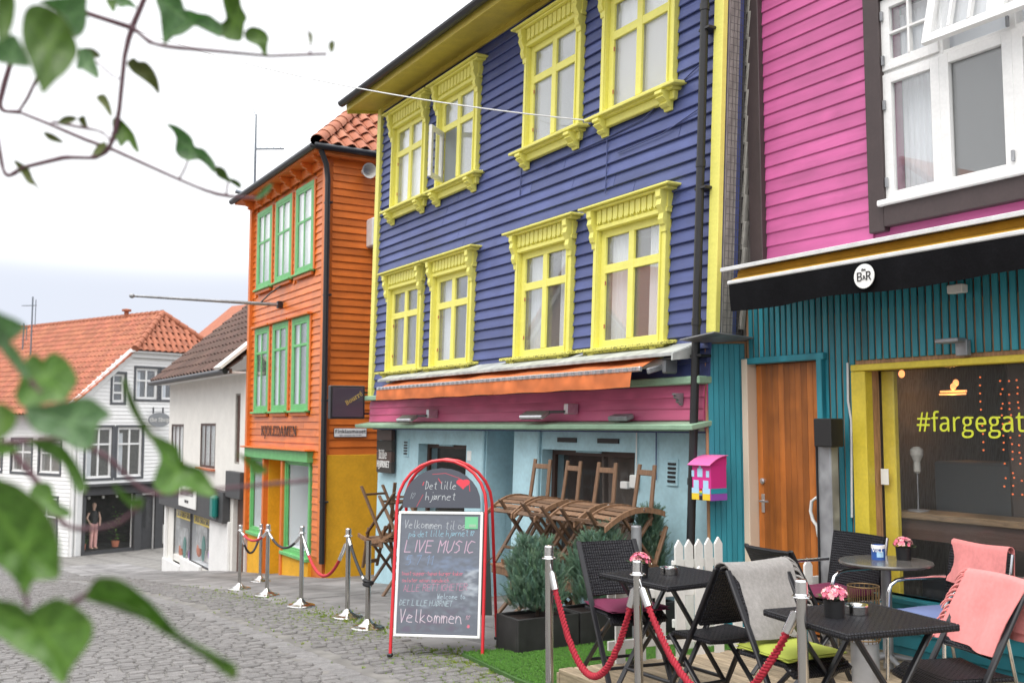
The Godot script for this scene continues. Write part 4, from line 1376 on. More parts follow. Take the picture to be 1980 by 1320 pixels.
# ---------------------------------------------------------------- the pink house with the bar below
func pink_house() -> void:
	var root := house("pink_house", "bright pink clapboard house above a teal slatted bar front", "house", Vector3(-4.6, 0.0, -6.42))
	root.position += Vector3(0.095, -0.02, 0.12)
	var wz := -6.44
	var win_hole := [-5.02, -2.5, 3.40, 4.98]
	core(root, "wall", at(Vector3(0, 0, wz)), -6.40, -2.0, 2.6, 6.4, [win_hole], 0.2, M.pink[0])
	clad(root, "clapboard", at(Vector3(0, 0, wz)), -6.29, -2.0, 3.03, 6.4, 0.1165, 0.019, [[-5.16, -2.0, 3.20, 6.4]], M.pink, 3.0)
	part(root, "corner_board", bmesh(Vector3(0.15, 3.6, 0.10), 0.006), M.dark_board, at(Vector3(-6.355, 4.7, wz + 0.02)))
	part(root, "window_board", bmesh(Vector3(0.145, 3.3, 0.09), 0.006), M.dark_board, at(Vector3(-5.09, 4.83, wz + 0.02)))
	part(root, "window_board", bmesh(Vector3(3.0, 0.17, 0.10), 0.006), M.dark_board, at(Vector3(-3.515, 3.295, wz + 0.025)))
	part(root, "window_board", bmesh(Vector3(3.0, 1.3, 0.09), 0.006), M.dark_board, at(Vector3(-3.515, 5.64, wz + 0.018)))
	pink_window(root, wz)
	# ------ shop hood and rolled awning over the bar
	var o := Vector3(-4.3, 2.9, -6.1)
	var aw := node(root, "awning", at(o))
	var b := MB.new()
	b.box(Vector3(-4.1, 3.035, -6.13) - o, Vector3(4.3, 0.018, 0.56), Basis(Vector3.RIGHT, 0.10), 0.004)
	b.box(Vector3(-4.1, 3.000, -5.855) - o, Vector3(4.3, 0.034, 0.014), Basis(), 0.004)
	part(aw, "hood", b.mesh(), M.alu_white)
	b = MB.new()
	b.tube([Vector3(-6.16, 2.945, -6.02) - o, Vector3(-2.0, 2.945, -6.02) - o], 0.065, 12)
	part(aw, "roller", b.mesh(), M.awning_gold)
	part(aw, "back_board", bmesh(Vector3(4.2, 0.2, 0.03)), M.black, at(Vector3(-4.1, 2.93, -6.25) - o))
	part(aw, "front_bar", bmesh(Vector3(4.16, 0.034, 0.05), 0.008), M.alu_white, at(Vector3(-4.08, 2.880, -5.86) - o))
	part(aw, "fabric", bmesh(Vector3(4.14, 0.012, 0.16)), M.awning_gold, Transform3D(Basis(Vector3.RIGHT, 0.42), Vector3(-4.07, 2.925, -5.93) - o))
	var rows := []
	for i in 61:
		var x := lerpf(-6.14, -2.0, i / 60.0)
		var w := 0.010 * sin(i * 0.55) + 0.006 * sin(i * 1.37)
		rows.append([Vector3(x, 2.865, -5.845) - o, Vector3(x, 2.76, -5.85 + w * 0.5) - o, Vector3(x, 2.645 - 0.012 * sin(i * 0.31), -5.865 + w) - o])
	b = MB.new()
	b.shell(rows, 0.003)
	part(aw, "valance", b.mesh(), M.black_cloth)
	b = MB.new()
	b.lathe([Vector2(0, 0), Vector2(0.087, 0), Vector2(0.087, 0.006), Vector2(0, 0.006)], 28, Transform3D(Basis(Vector3.RIGHT, PI / 2), Vector3(-4.775, 2.76, -5.838) - o))
	part(aw, "round_sign", b.mesh(), M.enamel_white)
	text(aw, "lettering", "B·R", 0.088, M.ink, at(Vector3(-4.775, 2.758, -5.829) - o), "Droid Sans", 0.003)
	text(aw, "lettering", "A", 0.045, M.ink, at(Vector3(-4.772, 2.748, -5.829) - o), "Droid Sans", 0.003)
	text(aw, "lettering", "the", 0.026, M.ink, at(Vector3(-4.775, 2.805, -5.829) - o), "Droid Sans", 0.003)
	# ------ teal slats over brown battens
	var holes := [[-6.56, -5.70, 0.0, 2.30], [-5.40, -2.0, 0.0, 2.215]]
	core(root, "batten_wall", at(Vector3(0, 0, wz)), -6.56, -2.0, -0.1, 2.95, [[-6.50, -5.72, 0.0, 2.24], [-5.26, -2.0, 0.45, 2.14]], 0.12, M.batten)
	var x := -6.52
	while x < -2.2:
		for s in rects_y(x + 0.02, 0.02, 2.88, holes):
			slat(root, Vector3(x + 0.023, (s[0] + s[1]) / 2, wz + 0.009), s[1] - s[0], 0.0)
		x += 0.0645
	# slanted slats filling the corner beside the blue house, with a metal sheet over them
	var a := Vector3(-6.74, 0, -6.14)
	var c := Vector3(-6.57, 0, -6.42)
	var yaw := atan2(c.z - a.z, c.x - a.x)
	part(root, "batten_wall", bmesh(Vector3(a.distance_to(c) + 0.04, 2.5, 0.03)), M.batten, at((a + c) / 2 + Vector3(-0.02, 1.2, -0.01), -yaw))
	for i in 7:
		var p := a.lerp(c, (i + 0.5) / 7.0)
		slat(root, Vector3(p.x, 1.2, p.z), 2.46, -yaw)
	part(root, "metal_sheet", bmesh(Vector3(0.36, 0.012, 0.62), 0.002), M.galvanised, Transform3D(Basis(Vector3.FORWARD, -0.12) * Basis(Vector3.UP, 0.2), Vector3(-6.58, 2.46, -6.12)))
	# ------ door
	var d := node(root, "door", at(Vector3(-6.10, 1.13, wz - 0.05)))
	for i in 12:
		part(d, "plank", bmesh(Vector3(0.0625, 2.21, 0.04), 0.003), M.varnish[rng.randi() % 4], at(Vector3(-0.353 + i * 0.0642, 0, 0)))
	b = MB.new()
	b.lathe([Vector2(0.0, 0), Vector2(0.026, 0), Vector2(0.026, 0.016), Vector2(0.012, 0.022), Vector2(0, 0.022)], 14, Transform3D(Basis(Vector3.RIGHT, PI / 2), Vector3(-0.325, 0.10, 0.02)))
	part(d, "lock", b.mesh(), M.alu)
	b = MB.new()
	b.box(Vector3(-0.325, -0.09, 0.025), Vector3(0.035, 0.16, 0.012), Basis(), 0.004)
	b.tube([Vector3(-0.325, -0.07, 0.03), Vector3(-0.325, -0.07, 0.065), Vector3(-0.30, -0.07, 0.072), Vector3(-0.22, -0.07, 0.07)], 0.009, 8)
	part(d, "handle", b.mesh(), M.alu)
	b = MB.new()
	b.tube([Vector3(0.345, -0.36, 0.05), Vector3(0.34, -0.30, 0.09), Vector3(0.335, -0.22, 0.10), Vector3(0.295, -0.18, 0.10), Vector3(0.275, -0.11, 0.10), Vector3(0.29, -0.03, 0.10), Vector3(0.335, 0.0, 0.10), Vector3(0.36, -0.03, 0.06)], 0.014, 8)
	part(d, "pull", b.mesh(), M.plastic_white)
	part(root, "door_frame", bmesh(Vector3(0.07, 2.3, 0.13), 0.005), mk("frame_cream", 0.72, 0.60, 0.47, 0.5), at(Vector3(-6.525, 1.14, wz + 0.01)))
	part(root, "door_head", bmesh(Vector3(0.92, 0.055, 0.10), 0.005), M.teal[1], at(Vector3(-6.10, 2.268, wz + 0.02)))
	part(root, "door_head", bmesh(Vector3(0.055, 2.27, 0.10), 0.005), M.teal[1], at(Vector3(-5.69, 1.13, wz + 0.02)))
	# ------ steel post, speaker box, conduit
	part(root, "steel_post", bmesh(Vector3(0.14, 1.66, 0.10), 0.012), M.galvanised, at(Vector3(-5.53, 0.85, -6.27)))
	part(root, "post_edge", bmesh(Vector3(0.012, 1.64, 0.02)), M.black, at(Vector3(-5.588, 0.84, -6.215)))
	part(root, "wall_speaker", bmesh(Vector3(0.17, 0.22, 0.15), 0.008), M.black, at(Vector3(-5.47, 1.655, -6.22)))
	b = MB.new()
	b.tube([Vector3(-5.42, 2.2, -6.40), Vector3(-5.425, 1.9, -6.40), Vector3(-5.40, 1.75, -6.40), Vector3(-5.42, 1.0, -6.40)], 0.010, 6)
	part(root, "cable", b.mesh(), M.alu_white)
	# ------ show window
	part(root, "window_surround", bmesh(Vector3(0.135, 2.125, 0.09), 0.006), M.frame_yellow, at(Vector3(-5.325, 1.065, wz + 0.0)))
	part(root, "window_surround", bmesh(Vector3(3.4, 0.05, 0.10), 0.006), M.frame_yellow, at(Vector3(-3.69, 2.155, wz + 0.0)))
	part(root, "window_post", bmesh(Vector3(0.115, 1.7, 0.05), 0.006), M.frame_yellow, at(Vector3(-5.195, 1.28, wz - 0.16)))
	var sw := node(root, "shop_window", at(Vector3(-3.6, 1.28, wz - 0.09)))
	part(sw, "pane", bmesh(Vector3(3.3, 1.70, 0.006)), M.shop_glass)
	text(sw, "lettering", "#fargegaten", 0.195, M.text_yellow, at(Vector3(-0.775, 0.455, 0.006)), "Droid Sans", 0.002)
	part(root, "window_sill", bmesh(Vector3(3.4, 0.04, 0.20), 0.006), M.teal[0], at(Vector3(-3.6, 0.43, wz - 0.03)))
	for i in 4:
		part(root, "base_board", clap_mesh(0.105, 0.02), M.teal[i], Transform3D(Basis.from_scale(Vector3(3.3, 1, 1)), Vector3(-5.3, 0.0 + 0.105 * i, wz + 0.01)))
	part(root, "sticker", bmesh(Vector3(0.07, 0.12, 0.004)), M.enamel_white, at(Vector3(-5.20, 1.32, wz - 0.082)))
	part(root, "floodlight", bmesh(Vector3(0.18, 0.03, 0.12), 0.006), M.galvanised, at(Vector3(-4.45, 2.30, wz + 0.12)))
	part(root, "floodlight", bmesh(Vector3(0.12, 0.06, 0.07), 0.006), M.plastic_white, at(Vector3(-4.40, 2.66, wz + 0.10)))
	part(root, "floodlight_arm", bmesh(Vector3(0.09, 0.11, 0.05), 0.004), M.galvanised, at(Vector3(-4.40, 2.25, wz + 0.06)))
	bar_room(root, wz)

# the inside of a room that is open to the front (z0)
func room_box(x0: float, x1: float, y0: float, y1: float, z0: float, z1: float) -> ArrayMesh:
	var b := MB.new()
	var c := Vector3((x0 + x1) / 2, (y0 + y1) / 2, (z0 + z1) / 2)
	var s := Vector3(x1 - x0, y1 - y0, z0 - z1)
	b.box(Vector3(c.x, c.y, z1), Vector3(s.x, s.y, 0.04))
	for k in [x0, x1]:
		b.box(Vector3(k, c.y, c.z), Vector3(0.04, s.y, s.z))
	for k in [y0, y1]:
		b.box(Vector3(c.x, k, c.z), Vector3(s.x, 0.04, s.z))
	return b.mesh()

func rects_y(x: float, y0: float, y1: float, holes: Array) -> Array:
	var lo := y0
	for h in holes:
		if x > h[0] and x < h[1]:
			lo = maxf(lo, h[3])
	return [[lo, y1]]

var slat_n := 0
func slat(root: Node3D, p: Vector3, l: float, yaw: float) -> void:
	part(root, "slat", bmesh(Vector3(0.045, l, 0.020), 0.003), M.teal[rng.randi() % 4], at(p, yaw))

func pink_window(root: Node3D, wz: float) -> void:
	var cols := [[-5.02, -4.53], [-4.53, -3.97], [-3.97, -3.41], [-3.41, -2.92]]
	var room := MB.new()
	room.box(Vector3(-3.9, 4.2, wz - 1.6), Vector3(2.6, 1.9, 0.03)); room.box(Vector3(-3.9, 3.36, wz - 0.9), Vector3(2.6, 0.03, 1.5)); room.box(Vector3(-3.9, 5.0, wz - 0.9), Vector3(2.6, 0.03, 1.5)); room.box(Vector3(-5.06, 4.2, wz - 0.9), Vector3(0.03, 1.8, 1.5)); room.box(Vector3(-2.6, 4.2, wz - 0.9), Vector3(0.03, 1.8, 1.5))
	part(root, "upstairs_room", room.mesh(), M.room_grey)
	for i in 4:
		var x0: float = cols[i][0]
		var w: float = cols[i][1] - x0
		win(root, at(Vector3(x0, 3.40, wz + 0.02)), w, 0.99, {"cas": 0.0, "fr": 0.075, "mf": M.white_paint, "room": false, "back": 0.02})
		if i == 0:
			win(root, at(Vector3(x0, 4.42, wz + 0.02)), w, 0.56, {"cas": 0.0, "fr": 0.075, "bar": 0.02, "xs": [w / 2], "ys": [0.28], "mf": M.white_paint, "room": false, "back": 0.02})
		else:
			# top-hung light pushed open
			win(root, Transform3D(Basis(Vector3.RIGHT, -0.27), Vector3(x0, 4.96, wz + 0.05)) * at(Vector3(0, -0.55, 0)), w, 0.55, {"cas": 0.0, "fr": 0.065, "bar": 0.02, "xs": [w * 0.37, w * 0.65], "mf": M.white_paint, "room": false, "back": 0.0})
	var b := MB.new()
	for x in [-5.02, -4.53, -3.97, -3.41, -2.92]:
		b.box(Vector3(x, 4.19, wz - 0.03), Vector3(0.05, 1.58, 0.09), Basis(), 0.004)
	b.box(Vector3(-3.97, 4.405, wz - 0.035), Vector3(2.1, 0.04, 0.09), Basis(), 0.004)
	b.box(Vector3(-3.97, 4.97, wz - 0.035), Vector3(2.1, 0.04, 0.09), Basis(), 0.004)
	part(root, "window_frame", b.mesh(), M.white_paint)
	part(root, "window_sill", bmesh(Vector3(2.16, 0.045, 0.16), 0.008), M.white_paint, at(Vector3(-3.97, 3.388, wz + 0.03)))
	for q in [[-5.0, 3.55], [-5.0, 4.15], [-5.0, 4.5], [-5.0, 4.85], [-3.985, 3.52], [-3.985, 4.45]]:
		part(root, "hinge", bmesh(Vector3(0.022, 0.075, 0.02), 0.003), M.galvanised, at(Vector3(q[0], q[1], wz + 0.045)))
	part(root, "curtain", drape(-4.98, -4.72, 1.5, wz - 0.14), M.curtain, at(Vector3(0, 3.42, 0)))
	part(root, "curtain", drape(-3.55, -2.95, 0.95, wz - 0.16), M.curtain, at(Vector3(0, 3.42, 0)))
	part(root, "curtain", drape(-4.98, -3.0, 0.5, wz - 0.16), M.curtain, at(Vector3(0, 4.46, 0)))

func bar_room(root: Node3D, wz: float) -> void:
	var b: MB
	part(root, "bar_room", room_box(-9.0, -1.2, -0.05, 2.45, wz - 0.20, wz - 6.8), M.room_brown)  # stretched past the bar front and deepened so its walls fall dark
	part(root, "bar_room_front", bmesh(Vector3(3.6, 2.5, 0.04)), M.room_brown, at(Vector3(-7.1, 1.2, wz - 0.22)))  # closes the front of the added room width
	part(root, "window_shelf", bmesh(Vector3(3.4, 0.05, 0.34), 0.006), mk("shelf_wood", 0.22, 0.15, 0.085, 0.3, {"tex": T.grain_x, "ts": 2.0}), at(Vector3(-3.55, 1.03, wz - 0.36)))
	part(root, "shelf_apron", bmesh(Vector3(3.4, 0.15, 0.03)), M.brown_frame, at(Vector3(-3.55, 0.93, wz - 0.24)))
	part(root, "counter", bmesh(Vector3(1.2, 0.5, 0.5), 0.02), mk("counter_grey", 0.24, 0.25, 0.25, 0.6), at(Vector3(-5.1, 1.15, wz - 1.6)))
	part(root, "bench", bmesh(Vector3(2.6, 0.45, 0.5), 0.03), mk("bench_dark", 0.05, 0.055, 0.08, 0.7), at(Vector3(-4.2, 0.25, wz - 1.1)))
	for q in [[-4.4, 0.62, 0.24], [-4.1, 0.60, 0.20], [-3.7, 0.62, 0.26], [-4.9, 0.6, 0.2]]:
		b = MB.new()
		b.ball(Vector3.ZERO, Vector3(q[2], q[2] * 0.7, 0.10), 8)
		part(root, "bench_cushion", b.mesh(), [M.cushion_blue, M.wool_grey, M.room_grey, M.rose[0]][int(q[0] * -10) % 4], at(Vector3(q[0], q[1], wz - 1.0)))
	# patterned panels on the side wall
	for q in [[-6.2, 1.95, 0.75, 0.5], [-6.2, 1.15, 0.55, 0.5]]:
		part(root, "wall_panel", bmesh(Vector3(0.03, q[2], q[3]), 0.006), mk("panel_tile", 0.16, 0.13, 0.12, 0.5, {"tex": T.stone, "ts": 9.0}), at(Vector3(q[0], q[1], wz - 0.9)))
	# little lamp standing on the shelf
	var lampn := node(root, "shelf_lamp", at(Vector3(-5.12, 1.055, wz - 0.36)))
	lampn.scale = Vector3(0.8, 0.72, 0.8)
	b = MB.new()
	b.lathe([Vector2(0, 0), Vector2(0.10, 0), Vector2(0.10, 0.012), Vector2(0.008, 0.02), Vector2(0.006, 0.40), Vector2(0, 0.40)], 14)
	part(lampn, "stand", b.mesh(), M.galvanised)
	b = MB.new()
	b.lathe([Vector2(0.02, 0.40), Vector2(0.035, 0.42), Vector2(0.03, 0.52), Vector2(0.06, 0.60), Vector2(0.062, 0.65), Vector2(0.03, 0.68), Vector2(0, 0.685)], 14)
	part(lampn, "shade", b.mesh(), M.speaker)
	# pendant bulbs and a warm tube, seen through the glass
	var bulb := mk("bulb_glow", 1.0, 0.36, 0.12, 0.5, {"glow": 1.3})
	for q in [[-5.94, 2.27, 1.28], [-6.13, 2.18, 2.28], [-6.17, 2.22, 2.38], [-5.25, 2.12, 1.88]]:
		b = MB.new()
		b.ball(Vector3.ZERO, Vector3(0.028, 0.036, 0.028), 6)
		part(root, "bulb", b.mesh(), bulb, at(Vector3(q[0], q[1] - 0.1, wz - q[2])))
	part(root, "tube_lamp", bmesh(Vector3(0.28, 0.018, 0.03), 0.004), bulb, at(Vector3(-6.14, 2.01, wz - 2.28)))
	part(root, "tube_lamp", bmesh(Vector3(0.28, 0.018, 0.03), 0.004), bulb, at(Vector3(-6.20, 2.04, wz - 2.38)))
	var lm := OmniLight3D.new()
	lm.name = "bar_lamp_light"
	lm.light_color = Color(1.0, 0.72, 0.42)
	lm.light_energy = 0.05
	lm.light_size = 0.05
	lm.omni_range = 6.0
	lm.omni_attenuation = 2.0
	lm.shadow_enabled = true
	add_child(lm)
	lm.position = Vector3(-6.05, 1.96, wz - 2.16)
	# a curtain of fairy lights wound on a post
	var bead := MB.new()
	bead.ball(Vector3.ZERO, Vector3(0.0075, 0.0075, 0.0075), 4)
	var bm := bead.mesh()
	var fair := mk("fairy_glow", 1.0, 0.20, 0.05, 0.5, {"glow": 0.6})
	part(root, "wound_post", bmesh(Vector3(0.22, 2.3, 0.22), 0.05), M.room_brown, at(Vector3(-4.62, 1.2, wz - 1.0)))
	for i in 17:
		for j in 4:
			if rng.randf() < 0.8:
				part(root, "fairy_light", bm, fair, at(Vector3(-4.72 + j * 0.065 + rng.randf_range(-0.01, 0.01), 1.20 + i * 0.053 + rng.randf_range(-0.012, 0.012), wz - 0.86)))
	for i in 10:
		part(root, "fairy_light", bm, fair, at(Vector3(-4.80 - 0.006 * sin(i * 0.6) , 2.08 - i * 0.062, wz - 0.72)))

# ---------------------------------------------------------------- the cream house with the brown roof
func grey_house() -> void:
	var root := house("cream_house", "low cream rendered house with brown tiled roof and grey shop band", "house", Vector3(-24.4, -1.9, -6.0))
	var wz := -6.0
	var holes := [[-24.6, -23.2, 0.68, 1.72], [-27.75, -26.35, 0.66, 1.70], [-21.62, -21.22, 0.85, 2.36], [-27.2, -23.4, -1.66, -0.42], [-21.6, -20.75, -1.9, 0.24]]
	core(root, "wall", at(Vector3(0, 0, wz)), -28.05, -20.7, -3.0, 2.85, holes, 0.2, M.cream_plaster)
	for q in [[-24.6, 0.68, 1.4, 1.04], [-27.75, 0.66, 1.4, 1.04]]:
		var n := win(root, at(Vector3(q[0], q[1], wz - 0.02)), q[2], q[3], {"cas": 0.0, "fr": 0.06, "bar": 0.05, "back": 0.0, "fd": 0.016, "xs": [q[2] * 0.33, q[2] * 0.67], "mf": M.brown_frame, "mr": M.room_pale, "depth": 0.5})
		part(n, "sill", bmesh(Vector3(q[2] + 0.1, 0.05, 0.12), 0.006), M.terracotta, at(Vector3(q[2] / 2, -0.03, 0.06)))
		part(n, "curtain", drape(0.03, q[2] - 0.03, q[3], -0.05), M.curtain)
	win(root, at(Vector3(-21.62, 0.85, wz)), 0.40, 1.51, {"cas": 0.0, "fr": 0.04, "mf": M.weathered, "mg": M.door_brown, "room": false})
	# shop band, sign, show windows and the white pier
	part(root, "shop_band", bmesh(Vector3(6.45, 0.68, 0.16), 0.01), M.charcoal, at(Vector3(-25.05, -0.10, wz + 0.09)))
	part(root, "shop_band_end", bmesh(Vector3(1.1, 0.56, 0.12), 0.01), M.charcoal, at(Vector3(-21.25, 0.42, wz + 0.07)))
	part(root, "sign_plate", bmesh(Vector3(1.72, 0.58, 0.03), 0.006), M.enamel_white, at(Vector3(-24.95, -0.02, wz + 0.19)))
	text(root, "lettering", "Bereiseren", 0.27, M.charcoal, at(Vector3(-24.95, 0.07, wz + 0.21)), "Droid Sans", 0.005)
	text(root, "lettering", "interiør", 0.12, M.charcoal, at(Vector3(-24.95, -0.16, wz + 0.21)), "Droid Sans", 0.005)
	for q in [[-27.15, 1.78, -1.86], [-25.30, 1.85, -1.66]]:
		var n := win(root, at(Vector3(q[0], q[2], wz - 0.02)), q[1], -0.42 - q[2], {"name": "shop_window", "cas": 0.0, "fr": 0.05, "mf": M.charcoal, "mr": M.room_pale, "depth": 0.5, "back": 0.0, "fd": 0.02, "mg": M.shop_glass})
		part(n, "banner", bmesh(Vector3(q[1] - 0.14, 0.22, 0.01)), M.sign_yellow, at(Vector3(q[1] / 2, -0.42 - q[2] - 0.18, -0.030)))
		text(n, "lettering", "SALG SALG SALG", 0.19, M.ink, at(Vector3(q[1] / 2, -0.42 - q[2] - 0.18, -0.022)), "Droid Sans", 0.004, 700)
		part(n, "poster", bmesh(Vector3(q[1] * 0.55, 0.55, 0.01)), M.poster_grey, at(Vector3(q[1] * 0.40, 0.66, -0.06)))
		var e := MB.new()
		e.lathe([Vector2(0, 0), Vector2(0.15, 0), Vector2(0.15, 0.01), Vector2(0, 0.01)], 18, Transform3D(Basis(Vector3.RIGHT, PI / 2) * Basis.from_scale(Vector3(1, 1, 2.0)), Vector3(q[1] * 0.55, 0.42, -0.04)))
		part(n, "oval_label", e.mesh(), M.bottle_green)
		for s in [0.22, 0.82]:
			var f := MB.new()
			f.ball(Vector3(q[1] * s, 0.32, -0.09), Vector3(0.13, 0.17, 0.06), 7)
			part(n, "display_fruit", f.mesh(), M.terracotta if s < 0.5 else M.mail_purple)
		part(n, "display_base", bmesh(Vector3(q[1] - 0.1, 0.28, 0.4)), M.white_plaster, at(Vector3(q[1] / 2, 0.17, -0.45)))
	part(root, "pier", bmesh(Vector3(1.55, 1.9, 0.06), 0.01), M.white_plaster, at(Vector3(-22.55, -1.36, wz + 0.03)))
	part(root, "plinth", bmesh(Vector3(1.95, 1.0, 0.08), 0.01), M.white_plaster, at(Vector3(-27.1, -2.35, wz + 0.045)))
	part(root, "plinth", bmesh(Vector3(1.95, 1.0, 0.07), 0.01), M.white_plaster, at(Vector3(-25.1, -2.13, wz + 0.04)))
	part(root, "jamb", bmesh(Vector3(0.14, 2.2, 0.08), 0.01), M.white_plaster, at(Vector3(-27.9, -1.5, wz + 0.04)))
	part(root, "door", bmesh(Vector3(0.85, 2.4, 0.06), 0.006), M.door_brown, at(Vector3(-21.15, -0.95, wz - 0.12)))
	part(root, "wall_lamp", bmesh(Vector3(0.30, 0.50, 0.14), 0.05), M.bottle_green, at(Vector3(-22.25, -0.1, wz + 0.24)))
	# roof
	var b := MB.new()
	var pitch := atan2(2.15, 2.51)
	var e0 := Vector3(-28.35, 2.85, -5.60)
	b.quad(e0, Vector3(-20.7, 2.85, -5.60), Vector3(-20.7, 2.85 + 3.0, -5.60 - 3.5), Vector3(-28.35, 2.85 + 3.0, -5.60 - 3.5))
	b.box(Vector3(-24.5, 2.80, -5.62), Vector3(7.7, 0.10, 0.05))
	b.box(Vector3(-28.33, 4.30, -7.35), Vector3(0.05, 0.12, 4.6), Basis(Vector3.RIGHT, pitch))
	part(root, "roof", b.mesh(), M.tile_brown)
	var xfs := []
	var cols := []
	var tl := pantile(0.33, 0.36)
	var n := Vector3(0, 2.51, 2.15).normalized()
	var upv := Vector3(0, 2.15, -2.51).normalized()
	for i in 12:
		for j in 24:
			var p := Vector3(-28.2 + j * 0.32, 2.85, -5.60) + upv * (0.36 * (i + 1)) + n * 0.03
			xfs.append(Transform3D(Basis(Vector3.RIGHT, n, Vector3.RIGHT.cross(n)), p - org[root]))
			var t := rng.randf_range(0.8, 1.25)
			cols.append(Color(t, t * rng.randf_range(0.94, 1.05), t))
	multi(root, "roof_tiles", tl, M.tile_brown, xfs, cols)
	b = MB.new()
	b.tube([Vector3(-28.4, 2.80, -5.53), Vector3(-20.75, 2.80, -5.53)], 0.06, 8)
	part(root, "gutter", b.mesh(), M.gutter)
	part(root, "gutter_end", bmesh(Vector3(0.5, 0.06, 0.9)), M.cream_plaster, Transform3D(Basis(Vector3.RIGHT, pitch), Vector3(-20.9, 3.15, -5.75)))
	part(root, "soffit", bmesh(Vector3(7.6, 0.04, 0.42)), M.white_plaster, at(Vector3(-24.5, 2.78, -5.80)))
	b = MB.new()
	b.prism([Vector2(6.1, -3.0), Vector2(12.4, -3.0), Vector2(12.4, 2.9), Vector2(9.2, 5.7), Vector2(6.1, 2.9)], 0.16, Transform3D(Basis(Vector3(0, 0, -1), Vector3(0, 1, 0), Vector3(1, 0, 0)), Vector3(-28.05, 0, 0)))
	part(root, "gable_wall", b.mesh(), M.cream_plaster)

